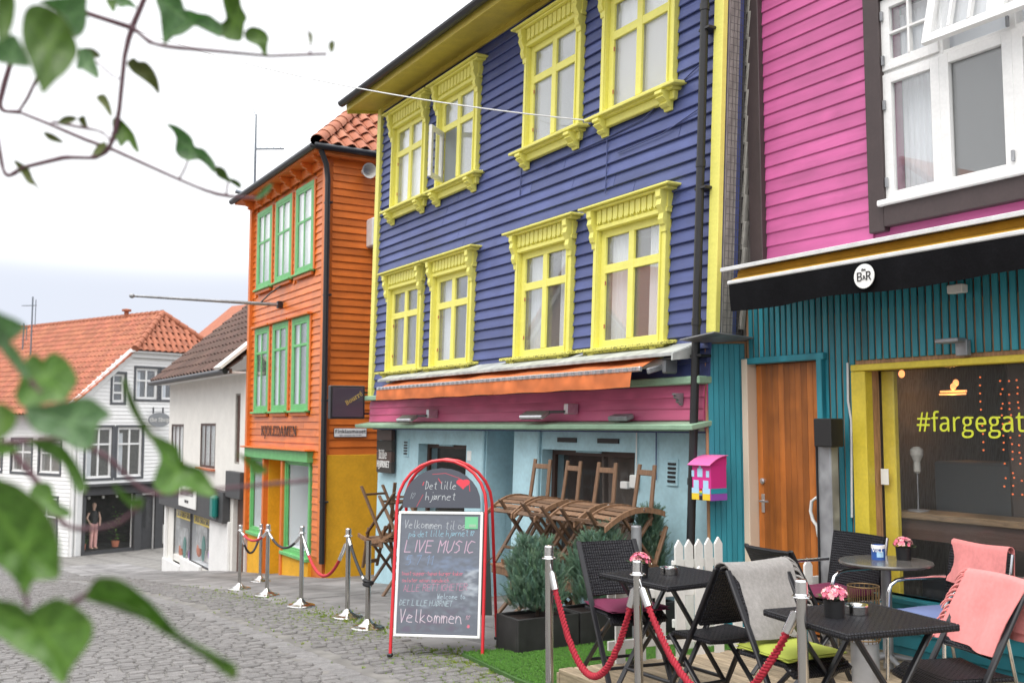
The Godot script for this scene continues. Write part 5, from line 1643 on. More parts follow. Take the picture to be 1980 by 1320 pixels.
# ---------------------------------------------------------------- the white shop house with the red roof
func white_house() -> void:
	var o := Vector3(-41.12, -3.24, -5.275)
	var root := thing("white_house", "white clapboard shop house with red tiled roof at the street's end", "house", o, atan2(0.92, -0.391))
	# in its own axes: x runs along the gable front to the right, z comes out of it
	var holes := [[1.56, 2.08, 5.80, 6.93], [2.58, 3.57, 5.95, 7.20], [3.77, 4.8, 5.95, 7.20], [0.52, 2.95, 2.86, 4.82], [0.60, 2.68, 0.05, 2.22], [2.98, 3.62, -0.2, 2.1], [4.0, 5.6, -0.2, 1.9]]
	var b := MB.new()
	for r in rects(0.0, 9.0, -0.8, 5.75, holes):
		b.box(Vector3((r[0] + r[1]) / 2, (r[2] + r[3]) / 2, -0.1), Vector3(r[1] - r[0], r[3] - r[2], 0.2))
	# the upper wall steps in under the sloping barge board
	for i in 11:
		var y0 := 5.75 + 0.175 * i
		for g in gaps(1.13 * (y0 - 5.75), 9.0 - 1.13 * (y0 - 5.75), y0 + 0.09, holes):
			b.box(Vector3((g[0] + g[1]) / 2, y0 + 0.0875, -0.1), Vector3(g[1] - g[0], 0.175, 0.2))
	part(root, "wall", b.mesh(), M.white_clap)
	var cl := clap_mesh(0.15, 0.03)
	for i in 34:
		var y := 2.62 + i * 0.15
		if y > 7.6:
			break
		var inset := maxf(0.0, 1.13 * (y + 0.1 - 5.75))
		for g in gaps(0.05 + inset, 9.0 - inset, y + 0.07, holes):
			part(root, "clapboard", cl, M.white_clap, Transform3D(Basis.from_scale(Vector3(g[1] - g[0], 1, 1)), Vector3(g[0], y, 0)))
	for q in [[1.56, 5.80, 0.52, 1.13, [], [0.38, 0.76]], [2.58, 5.95, 0.99, 1.25, [0.5], [0.75]], [3.77, 5.95, 1.03, 1.25, [0.5], [0.75]], [0.52, 2.86, 1.10, 1.96, [0.55], [1.3]], [1.85, 2.86, 1.10, 1.96, [0.55], [1.3]]]:
		var n := win(root, at(Vector3(q[0], q[1], 0)), q[2], q[3], {"cas": 0.09, "proud": 0.05, "fr": 0.09, "bar": 0.07, "xs": q[4], "ys": q[5], "mc": M.grey_trim, "mf": M.white_paint, "room": false})
		part(n, "curtain", drape(0.08, q[2] * 0.3, q[3] * 0.9, -0.12), M.curtain)
	part(root, "mullion_board", bmesh(Vector3(0.14, 2.0, 0.08)), M.grey_trim, at(Vector3(1.735, 3.84, 0.0)))
	# shop front
	part(root, "shop_cornice", bmesh(Vector3(5.2, 0.10, 0.36), 0.01), M.charcoal, at(Vector3(3.1, 2.60, 0.16)))
	part(root, "shop_fascia", bmesh(Vector3(5.2, 0.34, 0.14), 0.01), M.charcoal, at(Vector3(3.1, 2.38, 0.07)))
	var sw := win(root, at(Vector3(0.60, 0.05, 0.0)), 2.08, 2.17, {"name": "shop_window", "cas": 0.12, "proud": 0.06, "fr": 0.03, "mc": M.charcoal, "mf": M.charcoal, "room": false, "mg": M.shop_glass})
	for i in 3:
		part(sw, "ceiling_spot", bmesh(Vector3(0.09, 0.12, 0.09), 0.02), M.enamel_white, at(Vector3(0.35 + i * 0.6, 2.05, -0.35)))
	part(root, "shop_door", bmesh(Vector3(0.62, 2.2, 0.06), 0.01), M.charcoal, at(Vector3(3.30, 0.95, -0.12)))
	part(root, "door_pane", bmesh(Vector3(0.38, 1.15, 0.01)), M.shop_glass, at(Vector3(3.30, 1.35, -0.085)))
	part(root, "shop_pier", bmesh(Vector3(0.32, 2.6, 0.12), 0.01), M.charcoal, at(Vector3(2.83, 0.95, 0.04)))
	part(root, "shop_pier", bmesh(Vector3(0.36, 2.6, 0.12), 0.01), M.charcoal, at(Vector3(3.80, 0.95, 0.04)))
	win(root, at(Vector3(4.0, -0.05, -0.02)), 1.6, 1.95, {"name": "shop_window", "cas": 0.0, "fr": 0.04, "mf": M.charcoal, "room": false, "mg": M.shop_glass})
	part(root, "display_cabinet", bmesh(Vector3(0.8, 0.75, 0.35), 0.02), M.cream_plaster, at(Vector3(4.55, 0.40, -0.55)))
	for x in [0.14, 0.30]:
		part(root, "downpipe", bmesh(Vector3(0.09, 6.0, 0.09), 0.02), M.white_paint, at(Vector3(x - 0.1, 2.6, 0.06)))
	# oval hanging sign
	var e := MB.new()
	e.lathe([Vector2(0, 0), Vector2(0.5, 0), Vector2(0.5, 0.05), Vector2(0, 0.05)], 28, Transform3D(Basis(Vector3.RIGHT, PI / 2) * Basis.from_scale(Vector3(1, 1, 0.58)), Vector3(3.5, 5.12, 0.30)))
	part(root, "oval_sign", e.mesh(), mk("sign_grey", 0.22, 0.23, 0.24, 0.5))
	text(root, "lettering", "the Shop", 0.22, M.cream_plaster, at(Vector3(3.5, 5.12, 0.36)), "Droid Serif", 0.004)
	for x in [3.3, 3.75]:
		part(root, "sign_hanger", bmesh(Vector3(0.05, 0.25, 0.05)), M.grey_trim, at(Vector3(x, 5.5, 0.2)))
	# barge boards, cornice
	for s in [0, 1]:
		var a := Vector3(-0.35, 5.42, 0.10)
		var c := Vector3(2.36, 7.82, 0.10)
		if s:
			a.x = 9.0 - a.x
			c.x = 9.0 - c.x
		b = MB.new()
		b.bar(a, c, 0.34, 0.05, Vector3(0, 0, 1))
		b.bar(a + Vector3(0, 0.10, 0.04), c + Vector3(0, 0.10, 0.04), 0.10, 0.10, Vector3(0, 0, 1))
		part(root, "barge_board", b.mesh(), M.white_paint)
	b = MB.new()
	b.box(Vector3(4.5, 7.72, 0.10), Vector3(4.5, 0.20, 0.12)); b.box(Vector3(4.5, 7.84, 0.16), Vector3(4.6, 0.08, 0.30))
	part(root, "cornice", b.mesh(), M.white_paint)
	# roof: ridge runs straight back from the clipped gable
	var ridge_y := 9.65
	var back := -14.0
	b = MB.new()
	b.quad(Vector3(-0.55, 5.30, back), Vector3(-0.55, 5.30, 0.25), Vector3(2.36, 7.92, 0.25), Vector3(2.36, 7.92, back))
	b.quad(Vector3(2.36, 7.92, back), Vector3(2.36, 7.92, 0.25), Vector3(4.5, 9.62, -1.1), Vector3(4.5, 9.62, back))
	b.quad(Vector3(9.55, 5.30, 0.25), Vector3(9.55, 5.30, back), Vector3(4.5, 9.62, back), Vector3(4.5, 9.62, -1.1))
	b.tri(Vector3(2.3, 7.88, 0.34), Vector3(6.7, 7.88, 0.34), Vector3(4.5, 9.60, -1.1), Vector3(0, 0.6, 0.8), Vector3(0, 0.6, 0.8), Vector3(0, 0.6, 0.8))
	part(root, "roof", b.mesh(), M.tile_red)
	var tl := pantile(0.30, 0.36)
	var xfs := []
	var cols := []
	var upv := Vector3(5.05, 4.32, 0).normalized()
	var n := Vector3(-4.32, 5.05, 0).normalized()
	for i in 18:
		var p := Vector3(-0.6, 5.32, 0.25) + upv * (0.365 * (i + 1)) + n * 0.03
		if p.x > 4.45:
			break
		for j in 48:
			var z := 0.15 - j * 0.285
			var lim := 0.25 if p.x < 2.36 else lerpf(0.25, -1.1, (p.x - 2.36) / 2.14)
			if z > lim:
				continue
			xfs.append(Transform3D(Basis(Vector3(0, 0, 1), n, Vector3(0, 0, 1).cross(n)), Vector3(p.x, p.y, z)))
			var t := rng.randf_range(0.82, 1.2)
			cols.append(Color(t, t * rng.randf_range(0.92, 1.08), t))
	var nf := Vector3(0, 1.44, 1.72).normalized()
	var uf := Vector3(0, 1.72, -1.44).normalized()
	for i in 6:
		var p := Vector3(0, 7.9, 0.36) + uf * (0.365 * (i + 1)) + nf * 0.03
		var half := 2.2 * (1.0 - (i + 0.7) / 6.2)
		var x := -half
		while x < half:
			xfs.append(Transform3D(Basis(Vector3.RIGHT, nf, Vector3.RIGHT.cross(nf)), Vector3(4.5 + x, p.y, p.z)))
			var t := rng.randf_range(0.82, 1.2)
			cols.append(Color(t, t, t))
			x += 0.285
	multi(root, "roof_tiles", tl, M.tile_red, xfs, cols)
	b = MB.new()
	var hips := [[Vector3(2.3, 7.95, 0.34), Vector3(4.5, 9.66, -1.1)], [Vector3(6.7, 7.95, 0.34), Vector3(4.5, 9.66, -1.1)], [Vector3(4.5, 9.66, -1.1), Vector3(4.5, 9.66, back)]]
	for h in hips:
		var len: float = h[0].distance_to(h[1])
		var cnt := int(len / 0.36)
		for k in cnt:
			var p0: Vector3 = h[0].lerp(h[1], float(k) / cnt)
			var p1: Vector3 = h[0].lerp(h[1], float(k + 1.1) / cnt)
			b.tube([p0, p1], [0.15, 0.12], 8)
	part(root, "ridge_tiles", b.mesh(), M.tile_red)
	b = MB.new()
	b.lathe([Vector2(0.10, 0), Vector2(0.10, 0.28), Vector2(0.20, 0.30), Vector2(0.20, 0.38), Vector2(0, 0.42)], 10, at(Vector3(4.4, 9.6, -3.6)))
	part(root, "roof_vent", b.mesh(), M.tile_red)
	# long side wall under the left eave
	var side := Transform3D(Basis(Vector3.UP, -PI / 2), Vector3(0, 0, 0))
	var sh := [[-4.4, -2.9, 3.05, 4.3], [-2.3, -0.8, 3.05, 4.3], [-2.6, -0.9, 0.2, 2.1], [-6.6, -5.2, 3.05, 4.3]]
	core(root, "side_wall", side, -14.0, -0.02, -1.4, 5.6, sh, 0.2, M.white_clap)
	for q in sh:
		win(root, side * at(Vector3(q[0], q[2], 0)), q[1] - q[0], q[3] - q[2], {"cas": 0.10, "proud": 0.05, "fr": 0.08, "bar": 0.07, "xs": [(q[1] - q[0]) / 2], "ys": [(q[3] - q[2]) * 0.62], "mc": M.grey_trim, "mf": M.white_paint, "room": false})
	for i in 34:
		var y := -0.2 + i * 0.15
		for g in gaps(-12.0, -0.04, y + 0.07, sh):
			part(root, "clapboard", cl, M.white_clap, side * Transform3D(Basis.from_scale(Vector3(g[1] - g[0], 1, 1)), Vector3(g[0], y, 0)))
	for q in [[-0.25, 2.4], [2.6, 5.5], [5.62, 7.02]]:
		var ins := 0.25 if q[0] < 5.0 else 1.55
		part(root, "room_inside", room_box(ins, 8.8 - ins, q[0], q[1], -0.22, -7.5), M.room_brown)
	# what stands in the shop window
	var wx := root.transform
	mannequin(wx * at(Vector3(1.30, 0.12, -0.55)))
	for q in [[0.78, 0.42, "tall leafy pot plant at the end of the shop window beside the mannequin"], [2.20, 0.55, "bushy pot plant in the shop window behind the mannequin's arm"]]:
		pot_plant(wx * at(Vector3(q[0], 0.10, -0.45)), q[2], q[1])

func mannequin(xf: Transform3D) -> void:
	var t := thing("mannequin", "shop window mannequin in black top and pale pink trousers", "mannequin")
	t.transform = xf
	var b := MB.new()
	b.tube([Vector3(0, 1.45, 0), Vector3(0, 1.53, 0), Vector3(0, 1.60, 0.01), Vector3(0, 1.68, 0.015), Vector3(0, 1.74, 0.01), Vector3(0, 1.765, 0.01)], [0.05, 0.05, 0.075, 0.085, 0.06, 0.01], 12)
	b.tube([Vector3(-0.20, 1.38, 0), Vector3(-0.30, 1.18, 0.02), Vector3(-0.20, 0.98, 0.08), Vector3(-0.17, 0.90, 0.1)], [0.05, 0.042, 0.035, 0.03], 8)
	b.tube([Vector3(0.20, 1.38, 0), Vector3(0.27, 1.15, 0.0), Vector3(0.25, 0.92, 0.03), Vector3(0.25, 0.84, 0.04)], [0.05, 0.042, 0.035, 0.03], 8)
	part(t, "body", b.mesh(), M.skin)
	b = MB.new()
	b.tube([Vector3(0, 0.95, 0), Vector3(0, 1.05, 0), Vector3(0, 1.22, 0.01), Vector3(0, 1.36, 0), Vector3(0, 1.46, 0)], [0.15, 0.14, 0.165, 0.19, 0.06], 14)
	part(t, "top", b.mesh(), M.black)
	b = MB.new()
	for s in [-1, 1]:
		b.tube([Vector3(0.07 * s, 0.98, 0), Vector3(0.085 * s, 0.80, 0), Vector3(0.09 * s, 0.45, 0.01), Vector3(0.09 * s, 0.05, 0)], [0.11, 0.10, 0.075, 0.065], 10)
	part(t, "trousers", b.mesh(), M.trouser_pink)
	b = MB.new()
	for s in [-1, 1]:
		b.box(Vector3(0.09 * s, 0.02, 0.04), Vector3(0.08, 0.05, 0.22), Basis(), 0.015)
	part(t, "shoes", b.mesh(), M.skin)

func pot_plant(xf: Transform3D, label: String, size: float) -> void:
	var t := thing("pot_plant", label, "plant", Vector3.ZERO, 0.0, "plants in the shop window")
	t.transform = xf
	var b := MB.new()
	b.lathe([Vector2(0, 0), Vector2(0.12, 0), Vector2(0.16, 0.24), Vector2(0.14, 0.24), Vector2(0.13, 0.20), Vector2(0, 0.20)], 12)
	part(t, "pot", b.mesh(), M.terracotta)
	b = MB.new()
	for i in 60:
		var a := rng.randf() * TAU
		var h := rng.randf_range(0.25, 0.3 + size * 2.2)
		var rr := rng.randf_range(0.02, size * 0.55)
		var p := Vector3(cos(a) * rr, h, sin(a) * rr * 0.6)
		var d := Vector3(cos(a), rng.randf_range(-0.4, 0.6), sin(a)).normalized()
		var s := d.cross(Vector3.UP).normalized() * 0.04
		b.quad(p, p + d * 0.08 + s, p + d * 0.18, p + d * 0.08 - s)
	part(t, "foliage", b.mesh(), M.leaf_mid)
	b = MB.new()
	b.tube([Vector3(0, 0.18, 0), Vector3(0.01, 0.6, 0), Vector3(0, 0.3 + size * 2.0, 0)], [0.015, 0.012, 0.005], 6)
	part(t, "stem", b.mesh(), M.bark)

func far_things() -> void:
	# another roof beyond, between the white house and the cream one
	var t := thing("far_house", "distant house showing only its red tiled roof behind the white shop", "house", Vector3(-52, -4, -17.0), 0.35)
	var b := MB.new()
	b.box(Vector3(0, 4.6, 0), Vector3(9, 9.2, 7))
	part(t, "wall", b.mesh(), M.white_clap)
	b = MB.new()
	b.prism([Vector2(-4.2, 9.0), Vector2(4.2, 9.0), Vector2(0, 12.4)], 9.6, Transform3D(Basis(Vector3(0, 0, 1), Vector3(0, 1, 0), Vector3(-1, 0, 0)), Vector3(4.8, 0, 0)))
	part(t, "roof", b.mesh(), M.tile_red)
	# television aerials
	var a := thing("aerial", "tall thin television aerial with cross arms above the orange house's roof", "antenna", Vector3(-21.9, 5.6, -6.4), 0.0, "roof aerials")
	b = MB.new()
	b.tube([Vector3(0, 0, 0), Vector3(0, 2.1, 0), Vector3(0, 3.1, 0)], [0.034, 0.028, 0.016], 6)
	part(a, "mast", b.mesh(), M.antenna)
	b = MB.new()
	b.tube([Vector3(0, 2.3, 0), Vector3(0.35, 2.3, -0.55)], 0.02, 6)
	b.tube([Vector3(-0.1, 1.25, 0.1), Vector3(-0.18, 1.32, 0.38)], 0.045, 6)
	b.tube([Vector3(0, 1.25, 0), Vector3(-0.1, 1.25, 0.1)], 0.012, 6)
	for i in 4:
		b.tube([Vector3(-0.04, 2.3 + 0.0 * i, -0.1) + Vector3(0.09 * i, 0, -0.13 * i), Vector3(0.04, 2.36, -0.1) + Vector3(0.09 * i, 0, -0.13 * i)], 0.006, 5)
	b.tube([Vector3(0, 3.05, 0), Vector3(-0.1, 3.25, 0.05)], 0.008, 5)
	part(a, "arms", b.mesh(), M.antenna)
	for q in [[60.0, 618.0, 44.0, "slim aerial mast standing on the red roof of the white house", 2.6], [44.0, 625.0, 46.0, "small cross-armed aerial farther along the red roof", 1.6]]:
		var p := px(q[0], q[1] + 25, q[2])
		var m := thing("aerial", q[3], "antenna", p - Vector3(0, 1.0, 0), 0.0, "roof aerials")
		b = MB.new()
		b.tube([Vector3.ZERO, Vector3(0, q[4], 0)], 0.035, 6)
		part(m, "mast", b.mesh(), M.antenna)
		b = MB.new()
		b.tube([Vector3(-0.3, q[4] * 0.85, 0.4), Vector3(0.12, q[4] * 0.85, -0.15)], 0.02, 6)
		b.tube([Vector3(0.1, q[4] * 0.5, -0.12), Vector3(0.1, q[4] * 0.95, -0.12)], 0.02, 6)
		part(m, "arms", b.mesh(), M.antenna)
	# flagpole standing straight out from the orange house
	var f := thing("flagpole", "bare grey flagpole sticking out from the orange house front", "flagpole", Vector3(-18.54, 3.98, -6.0))
	b = MB.new()
	b.tube([Vector3(0, 0, 0.02), Vector3(0, -0.005, 2.70)], [0.034, 0.022], 8)
	part(f, "pole", b.mesh(), M.galvanised)
	b = MB.new()
	b.ball(Vector3(0, -0.005, 2.74), Vector3(0.045, 0.045, 0.05), 6)
	part(f, "knob", b.mesh(), M.galvanised)
	b = MB.new()
	b.box(Vector3(0, 0, 0.05), Vector3(0.10, 0.14, 0.10), Basis(), 0.01)
	b.tube([Vector3(0, 0.38, 0.02), Vector3(0, 0.20, 0.25), Vector3(0, 0.02, 0.42)], 0.016, 6)
	part(f, "bracket", b.mesh(), M.black_metal)
	# things on the walls of the alley and the houses
	var sp := thing("horn_speaker", "cream horn loudspeaker under the orange house's eaves", "loudspeaker", Vector3(-16.08, 6.10, -6.62))
	b = MB.new()
	b.lathe([Vector2(0.05, -0.10), Vector2(0.055, -0.02), Vector2(0.07, 0.04), Vector2(0.12, 0.14), Vector2(0.135, 0.16), Vector2(0.12, 0.155), Vector2(0.05, 0.05), Vector2(0, 0.04)], 18, Transform3D(Basis(Vector3(0, 0, 1), Vector3(0.82, -0.10, 0.56).normalized(), Vector3.RIGHT).orthonormalized(), Vector3(0.12, 0, 0)))
	part(sp, "horn", b.mesh(), M.speaker)
	part(sp, "bracket", bmesh(Vector3(0.12, 0.05, 0.05), 0.008), M.speaker, at(Vector3(0.05, -0.02, -0.05)))
	var ac := thing("heat_pump", "grey slatted heat pump box on the orange wall in the alley", "heat pump", Vector3(-16.02, 4.74, -6.92))
	part(ac, "housing", bmesh(Vector3(0.28, 0.5, 0.5), 0.02), M.alu_white, at(Vector3(0, 0.3, -0.05)))
	for i in 12:
		part(ac, "slat", bmesh(Vector3(0.30, 0.014, 0.40)), M.galvanised, at(Vector3(0.0, 0.10 + i * 0.034, -0.05)))
	part(ac, "bracket", bmesh(Vector3(0.24, 0.04, 0.05)), M.black_metal, at(Vector3(0, 0.02, 0.0)))
	var sg := thing("street_sign", "white street name plate reading Finklasmauet on the orange wall", "sign", Vector3(-16.125, 1.556, -6.46), PI / 2)
	part(sg, "plate", bmesh(Vector3(0.60, 0.155, 0.012), 0.003), M.ink)
	part(sg, "face", bmesh(Vector3(0.585, 0.14, 0.012), 0.003), M.enamel_white, at(Vector3(0, 0, 0.003)))
	text(sg, "lettering", "Finklasmauet", 0.086, M.ink, at(Vector3(0, 0.020, 0.010)), "Droid Sans", 0.003, 600)
	text(sg, "lettering", "oppr. «smauet» fra 19. årh.", 0.034, M.ink, at(Vector3(0, -0.043, 0.010)), "Droid Sans", 0.002)
	# square hanging sign on black arms
	var hs := thing("hanging_sign", "square black hanging sign with gold script on the blue house corner", "sign", Vector3(-14.2, 1.78, -5.62))
	part(hs, "frame", bmesh(Vector3(0.12, 0.50, 0.55), 0.01), M.black_metal, at(Vector3(0, 0.25, 0)))
	part(hs, "face", bmesh(Vector3(0.012, 0.44, 0.49), 0.002), mk("sign_face", 0.075, 0.055, 0.075, 0.18), at(Vector3(0.062, 0.25, 0)))
	text(hs, "lettering", "Bourré", 0.092, M.gold, Transform3D(Basis(Vector3.UP, PI / 2) * Basis(Vector3.BACK, 0.55), Vector3(0.07, 0.31, -0.09)), "Droid Serif", 0.004)
	for y in [0.08, 0.40]:
		part(hs, "arm", bmesh(Vector3(0.03, 0.03, 0.16)), M.black_metal, at(Vector3(0.0, y, -0.34)))
		part(hs, "arm_plate", bmesh(Vector3(0.07, 0.08, 0.03), 0.006), M.black_metal, at(Vector3(0.0, y, -0.41)))
	var ws := thing("wooden_sign", "dark wooden plank sign with white lettering by the alley corner", "sign", Vector3(-13.72, 0.98, -6.06))
	for i in 4:
		part(ws, "plank", bmesh(Vector3(0.54, 0.155, 0.06), 0.005), [M.dark_wood_gap_shade, M.brown_frame][i % 2], at(Vector3(0, 0.08 + i * 0.16, 0)))
	text(ws, "lettering", "lille", 0.17, M.enamel_white, at(Vector3(-0.03, 0.27, 0.034)), "Droid Serif", 0.004)
	text(ws, "lettering", "HJØRNET", 0.125, M.enamel_white, Transform3D(Basis.from_scale(Vector3(0.85, 1.1, 1)), Vector3(-0.02, 0.13, 0.034)), "Droid Sans", 0.004, 700)
	# the wire across the street
	var w := MB.new()
	var pts := []
	var p0 := Vector3(-8.3, 4.86, -5.94)
	var p1 := px(160, 20, 16.0)
	for i in 25:
		var s := i / 24.0
		pts.append(p0.lerp(p1, s) + Vector3(0, -0.25 * 4.0 * s * (1 - s), 0))
	var dirv: Vector3 = pts[24] - pts[20]
	for i in 8:
		pts.append(pts[24] + dirv * (i + 1) * 0.6)
	w.tube(pts, 0.008, 5)
	one("overhead_wire", "thin grey wire strung across the street to the blue house", "wire", w.mesh(), M.alu_white)

# ---------------------------------------------------------------- houses behind the camera, which the panes mirror
func opposite_side() -> void:
	for q in [[-14.0, "beige clapboard gabled house on the other side of the street", "cream_plaster", 8.0, 4.9, 6.6], [-26.0, "brick red house with white trim farther down the other side", "rose_brown", 9.0, 5.2, 6.4], [-4.0, "pale gabled house beside where the picture is taken", "white_clap", 7.0, 4.9, 6.4]]:
		if not M.has("rose_brown"):
			wood_paint("rose_brown", 0.40, 0.24, 0.20, 0.6)
		var x: float = q[0]
		var g := gy(x)
		var t := thing("neighbour_house", q[1], "house", Vector3(x, g - 0.2, 9.5), 0.0, "houses on the other side of the street")
		var b := MB.new()
		var hw: float = q[3] / 2
		b.prism([Vector2(-hw, -0.6), Vector2(hw, -0.6), Vector2(hw, q[4]), Vector2(0, q[4] + hw * 0.85), Vector2(-hw, q[4])], 7.0, at(Vector3(0, 0, -3.5)))
		part(t, "wall", b.mesh(), M[q[2]])
		for s in [-1, 1]:
			b = MB.new()
			b.bar(Vector3(s * (hw + 0.35), q[4] - 0.25, 0), Vector3(0, q[4] + hw * 0.85 + 0.06, 0), 7.6, 0.12, Vector3(1, 0, 0))
			part(t, "roof", b.mesh(), M.tile_red)
			b = MB.new()
			b.bar(Vector3(s * (hw + 0.3), q[4] - 0.30, -3.62), Vector3(0, q[4] + hw * 0.85 - 0.05, -3.62), 0.25, 0.05, Vector3(0, 0, 1))
			part(t, "barge_board", b.mesh(), M.white_paint)
		for yy in [0.9, 3.3]:
			for xx in [-2.2, 0.0, 2.2]:
				win(t, at(Vector3(xx + 0.5, yy, -3.52), PI), 1.0, 1.4, {"cas": 0.1, "fr": 0.06, "xs": [0.5], "ys": [0.95], "mc": M.white_paint, "mf": M.white_paint, "mg": M.room_grey, "room": false})

# ---------------------------------------------------------------- the terrace in front of the bar
func picket_fence(label: String, a: Vector3, c: Vector3, h: float, count: int, rails: Array) -> void:
	var t := thing("picket_fence", label, "fence", a, 0.0, "white picket fences")
	var d := c - a
	var yaw := -atan2(d.z, d.x)
	var l := d.length()
	var r := Basis(Vector3.UP, yaw)
	var b := MB.new()
	b.prism([Vector2(-0.037, 0), Vector2(0.037, 0), Vector2(0.037, h - 0.055), Vector2(0, h), Vector2(-0.037, h - 0.055)], 0.022)
	var pk := b.mesh()
	for i in count:
		part(t, "picket", pk, M.white_fence, Transform3D(r, r * Vector3(l * (i + 0.5) / count, rng.randf_range(-0.006, 0.006), 0.012)))
	for y in rails:
		part(t, "rail", bmesh(Vector3(l, 0.065, 0.024), 0.003), M.white_fence, Transform3D(r, r * Vector3(l / 2, y, -0.002)))

func folding_chair() -> Node3D:
	# woven black folding chair; it looks along its own +z
	var t := Node3D.new()
	var b: MB
	for s in [-1, 1]:
		b = MB.new()
		b.bar(Vector3(0.225 * s, 0.0, 0.22), Vector3(0.215 * s, 0.87, -0.27), 0.022, 0.036, Vector3(1, 0, 0), 0.006)
		part(t, "back_post", b.mesh(), M.black_metal)
		b = MB.new()
		b.bar(Vector3(0.195 * s, 0.0, -0.26), Vector3(0.195 * s, 0.425, 0.19), 0.020, 0.034, Vector3(1, 0, 0), 0.006)
		part(t, "leg", b.mesh(), M.black_metal)
	part(t, "stretcher", bmesh(Vector3(0.40, 0.02, 0.02), 0.005), M.black_metal, at(Vector3(0, 0.09, -0.165)))
	part(t, "stretcher", bmesh(Vector3(0.44, 0.02, 0.02), 0.005), M.black_metal, at(Vector3(0, 0.10, 0.165)))
	var rows := []
	for i in 9:
		var x := -0.205 + 0.41 * i / 8.0
		var col := []
		for j in 6:
			var s := j / 5.0
			var sag := -0.018 * (1.0 - pow(absf(x) / 0.205, 2.0))
			var lip := -0.05 * pow(maxf(0.0, s - 0.8) / 0.2, 2.0)
			col.append(Vector3(x, 0.452 + sag * 0.6 + lip, -0.19 + 0.41 * s))
		rows.append(col)
	rows.reverse()
	b = MB.new()
	b.shell(rows, 0.024)
	part(t, "seat", b.mesh(), M.rattan)
	rows = []
	for i in 9:
		var x := -0.205 + 0.41 * i / 8.0
		var col := []
		for j in 5:
			var s := j / 4.0
			var p := Vector3(0, 0.53, -0.085).lerp(Vector3(0, 0.865, -0.268), s)
			col.append(p + Vector3(x, 0, -0.018 * (1.0 - pow(absf(x) / 0.205, 2.0))))
		rows.append(col)
	b = MB.new()
	b.shell(rows, 0.024)
	part(t, "backrest", b.mesh(), M.rattan)
	return t

func arm_chair() -> Node3D:
	# stacking armchair: chrome tube, woven black seat and back
	var t := Node3D.new()
	var b: MB
	for s in [-1, 1]:
		b = MB.new()
		var x: float = 0.265 * s
		b.tube([Vector3(x, 0.0, 0.26), Vector3(x, 0.40, 0.245), Vector3(x, 0.56, 0.235), Vector3(x, 0.615, 0.215), Vector3(x, 0.645, 0.17), Vector3(x, 0.655, 0.10), Vector3(x, 0.655, -0.22)], 0.0135, 10)
		part(t, "arm", b.mesh(), M.chrome)
		b = MB.new()
		b.tube([Vector3(x, 0.0, -0.30), Vector3(x * 0.98, 0.42, -0.22), Vector3(x * 0.96, 0.86, -0.30)], 0.0135, 10)
		part(t, "leg", b.mesh(), M.chrome)
		b = MB.new()
		b.tube([Vector3(x, 0.43, 0.245), Vector3(x, 0.42, -0.22)], 0.012, 8)
		part(t, "seat_rail", b.mesh(), M.chrome)
	b = MB.new()
	b.box(Vector3(0, 0.43, 0.01), Vector3(0.50, 0.03, 0.47), Basis(), 0.012)
	part(t, "seat", b.mesh(), M.rattan)
	var rows := []
	for i in 9:
		var x := -0.255 + 0.51 * i / 8.0
		var col := []
		for j in 5:
			var p := Vector3(0, 0.48, -0.225).lerp(Vector3(0, 0.87, -0.30), j / 4.0)
			col.append(p + Vector3(x, 0, 0.03 * pow(absf(x) / 0.255, 2.0)))
		rows.append(col)
	b = MB.new()
	b.shell(rows, 0.028)
	part(t, "backrest", b.mesh(), M.rattan)
	return t

func place(proto: Node3D, called: String, label: String, category: String, xf: Transform3D, group: String) -> Node3D:
	var o: Node3D = proto.duplicate()
	o.name = numbered(called)
	add_child(o)
	o.transform = xf
	tag(o, label, category, group)
	return o

func cushion(label: String, mat: Material, xf: Transform3D, w := 0.42, curl := 0.0) -> void:
	var rows := []
	for i in 15:
		var col := []
		for j in 15:
			var s := Vector2(i / 7.0 - 1.0, j / 7.0 - 1.0)
			var edge := maxf(0.0, (1.0 - pow(absf(s.x), 4.0)) * (1.0 - pow(absf(s.y), 4.0)))
			var y := 0.012 + 0.036 * pow(edge, 0.5) + 0.004 * sin(s.x * 5.0 + s.y * 3.0) + curl * pow(absf(s.x * s.y), 2.0)
			var q := 1.0 - 0.06 * (1.0 - absf(s.x)) * absf(s.y)
			var q2 := 1.0 - 0.06 * (1.0 - absf(s.y)) * absf(s.x)
			col.append(Vector3(s.x * w / 2 * q2, y, s.y * w / 2 * q))
		rows.append(col)
	rows.reverse()
	var top := MB.new()
	top.shell(rows)
	var low := []
	for r in rows:
		var c := []
		for p in r:
			c.append(Vector3(p.x, 0.024 - (p.y - 0.012) * 0.55 + curl * 0.0, p.z))
		c.reverse()
		low.append(c)
	top.shell(low)
	var t := thing("seat_cushion", label, "cushion", Vector3.ZERO, 0.0, "seat cushions")
	t.transform = xf
	part(t, "cover", top.mesh(), mat)
	var b := MB.new()
	var loop := []
	for k in 33:
		var a := TAU * k / 32.0
		loop.append(Vector3(signf(cos(a)) * pow(absf(cos(a)), 0.25) * w * 0.497, 0.017, signf(sin(a)) * pow(absf(sin(a)), 0.25) * w * 0.497))
	b.tube(loop, 0.005, 6, false)
	part(t, "piping", b.mesh(), mat)

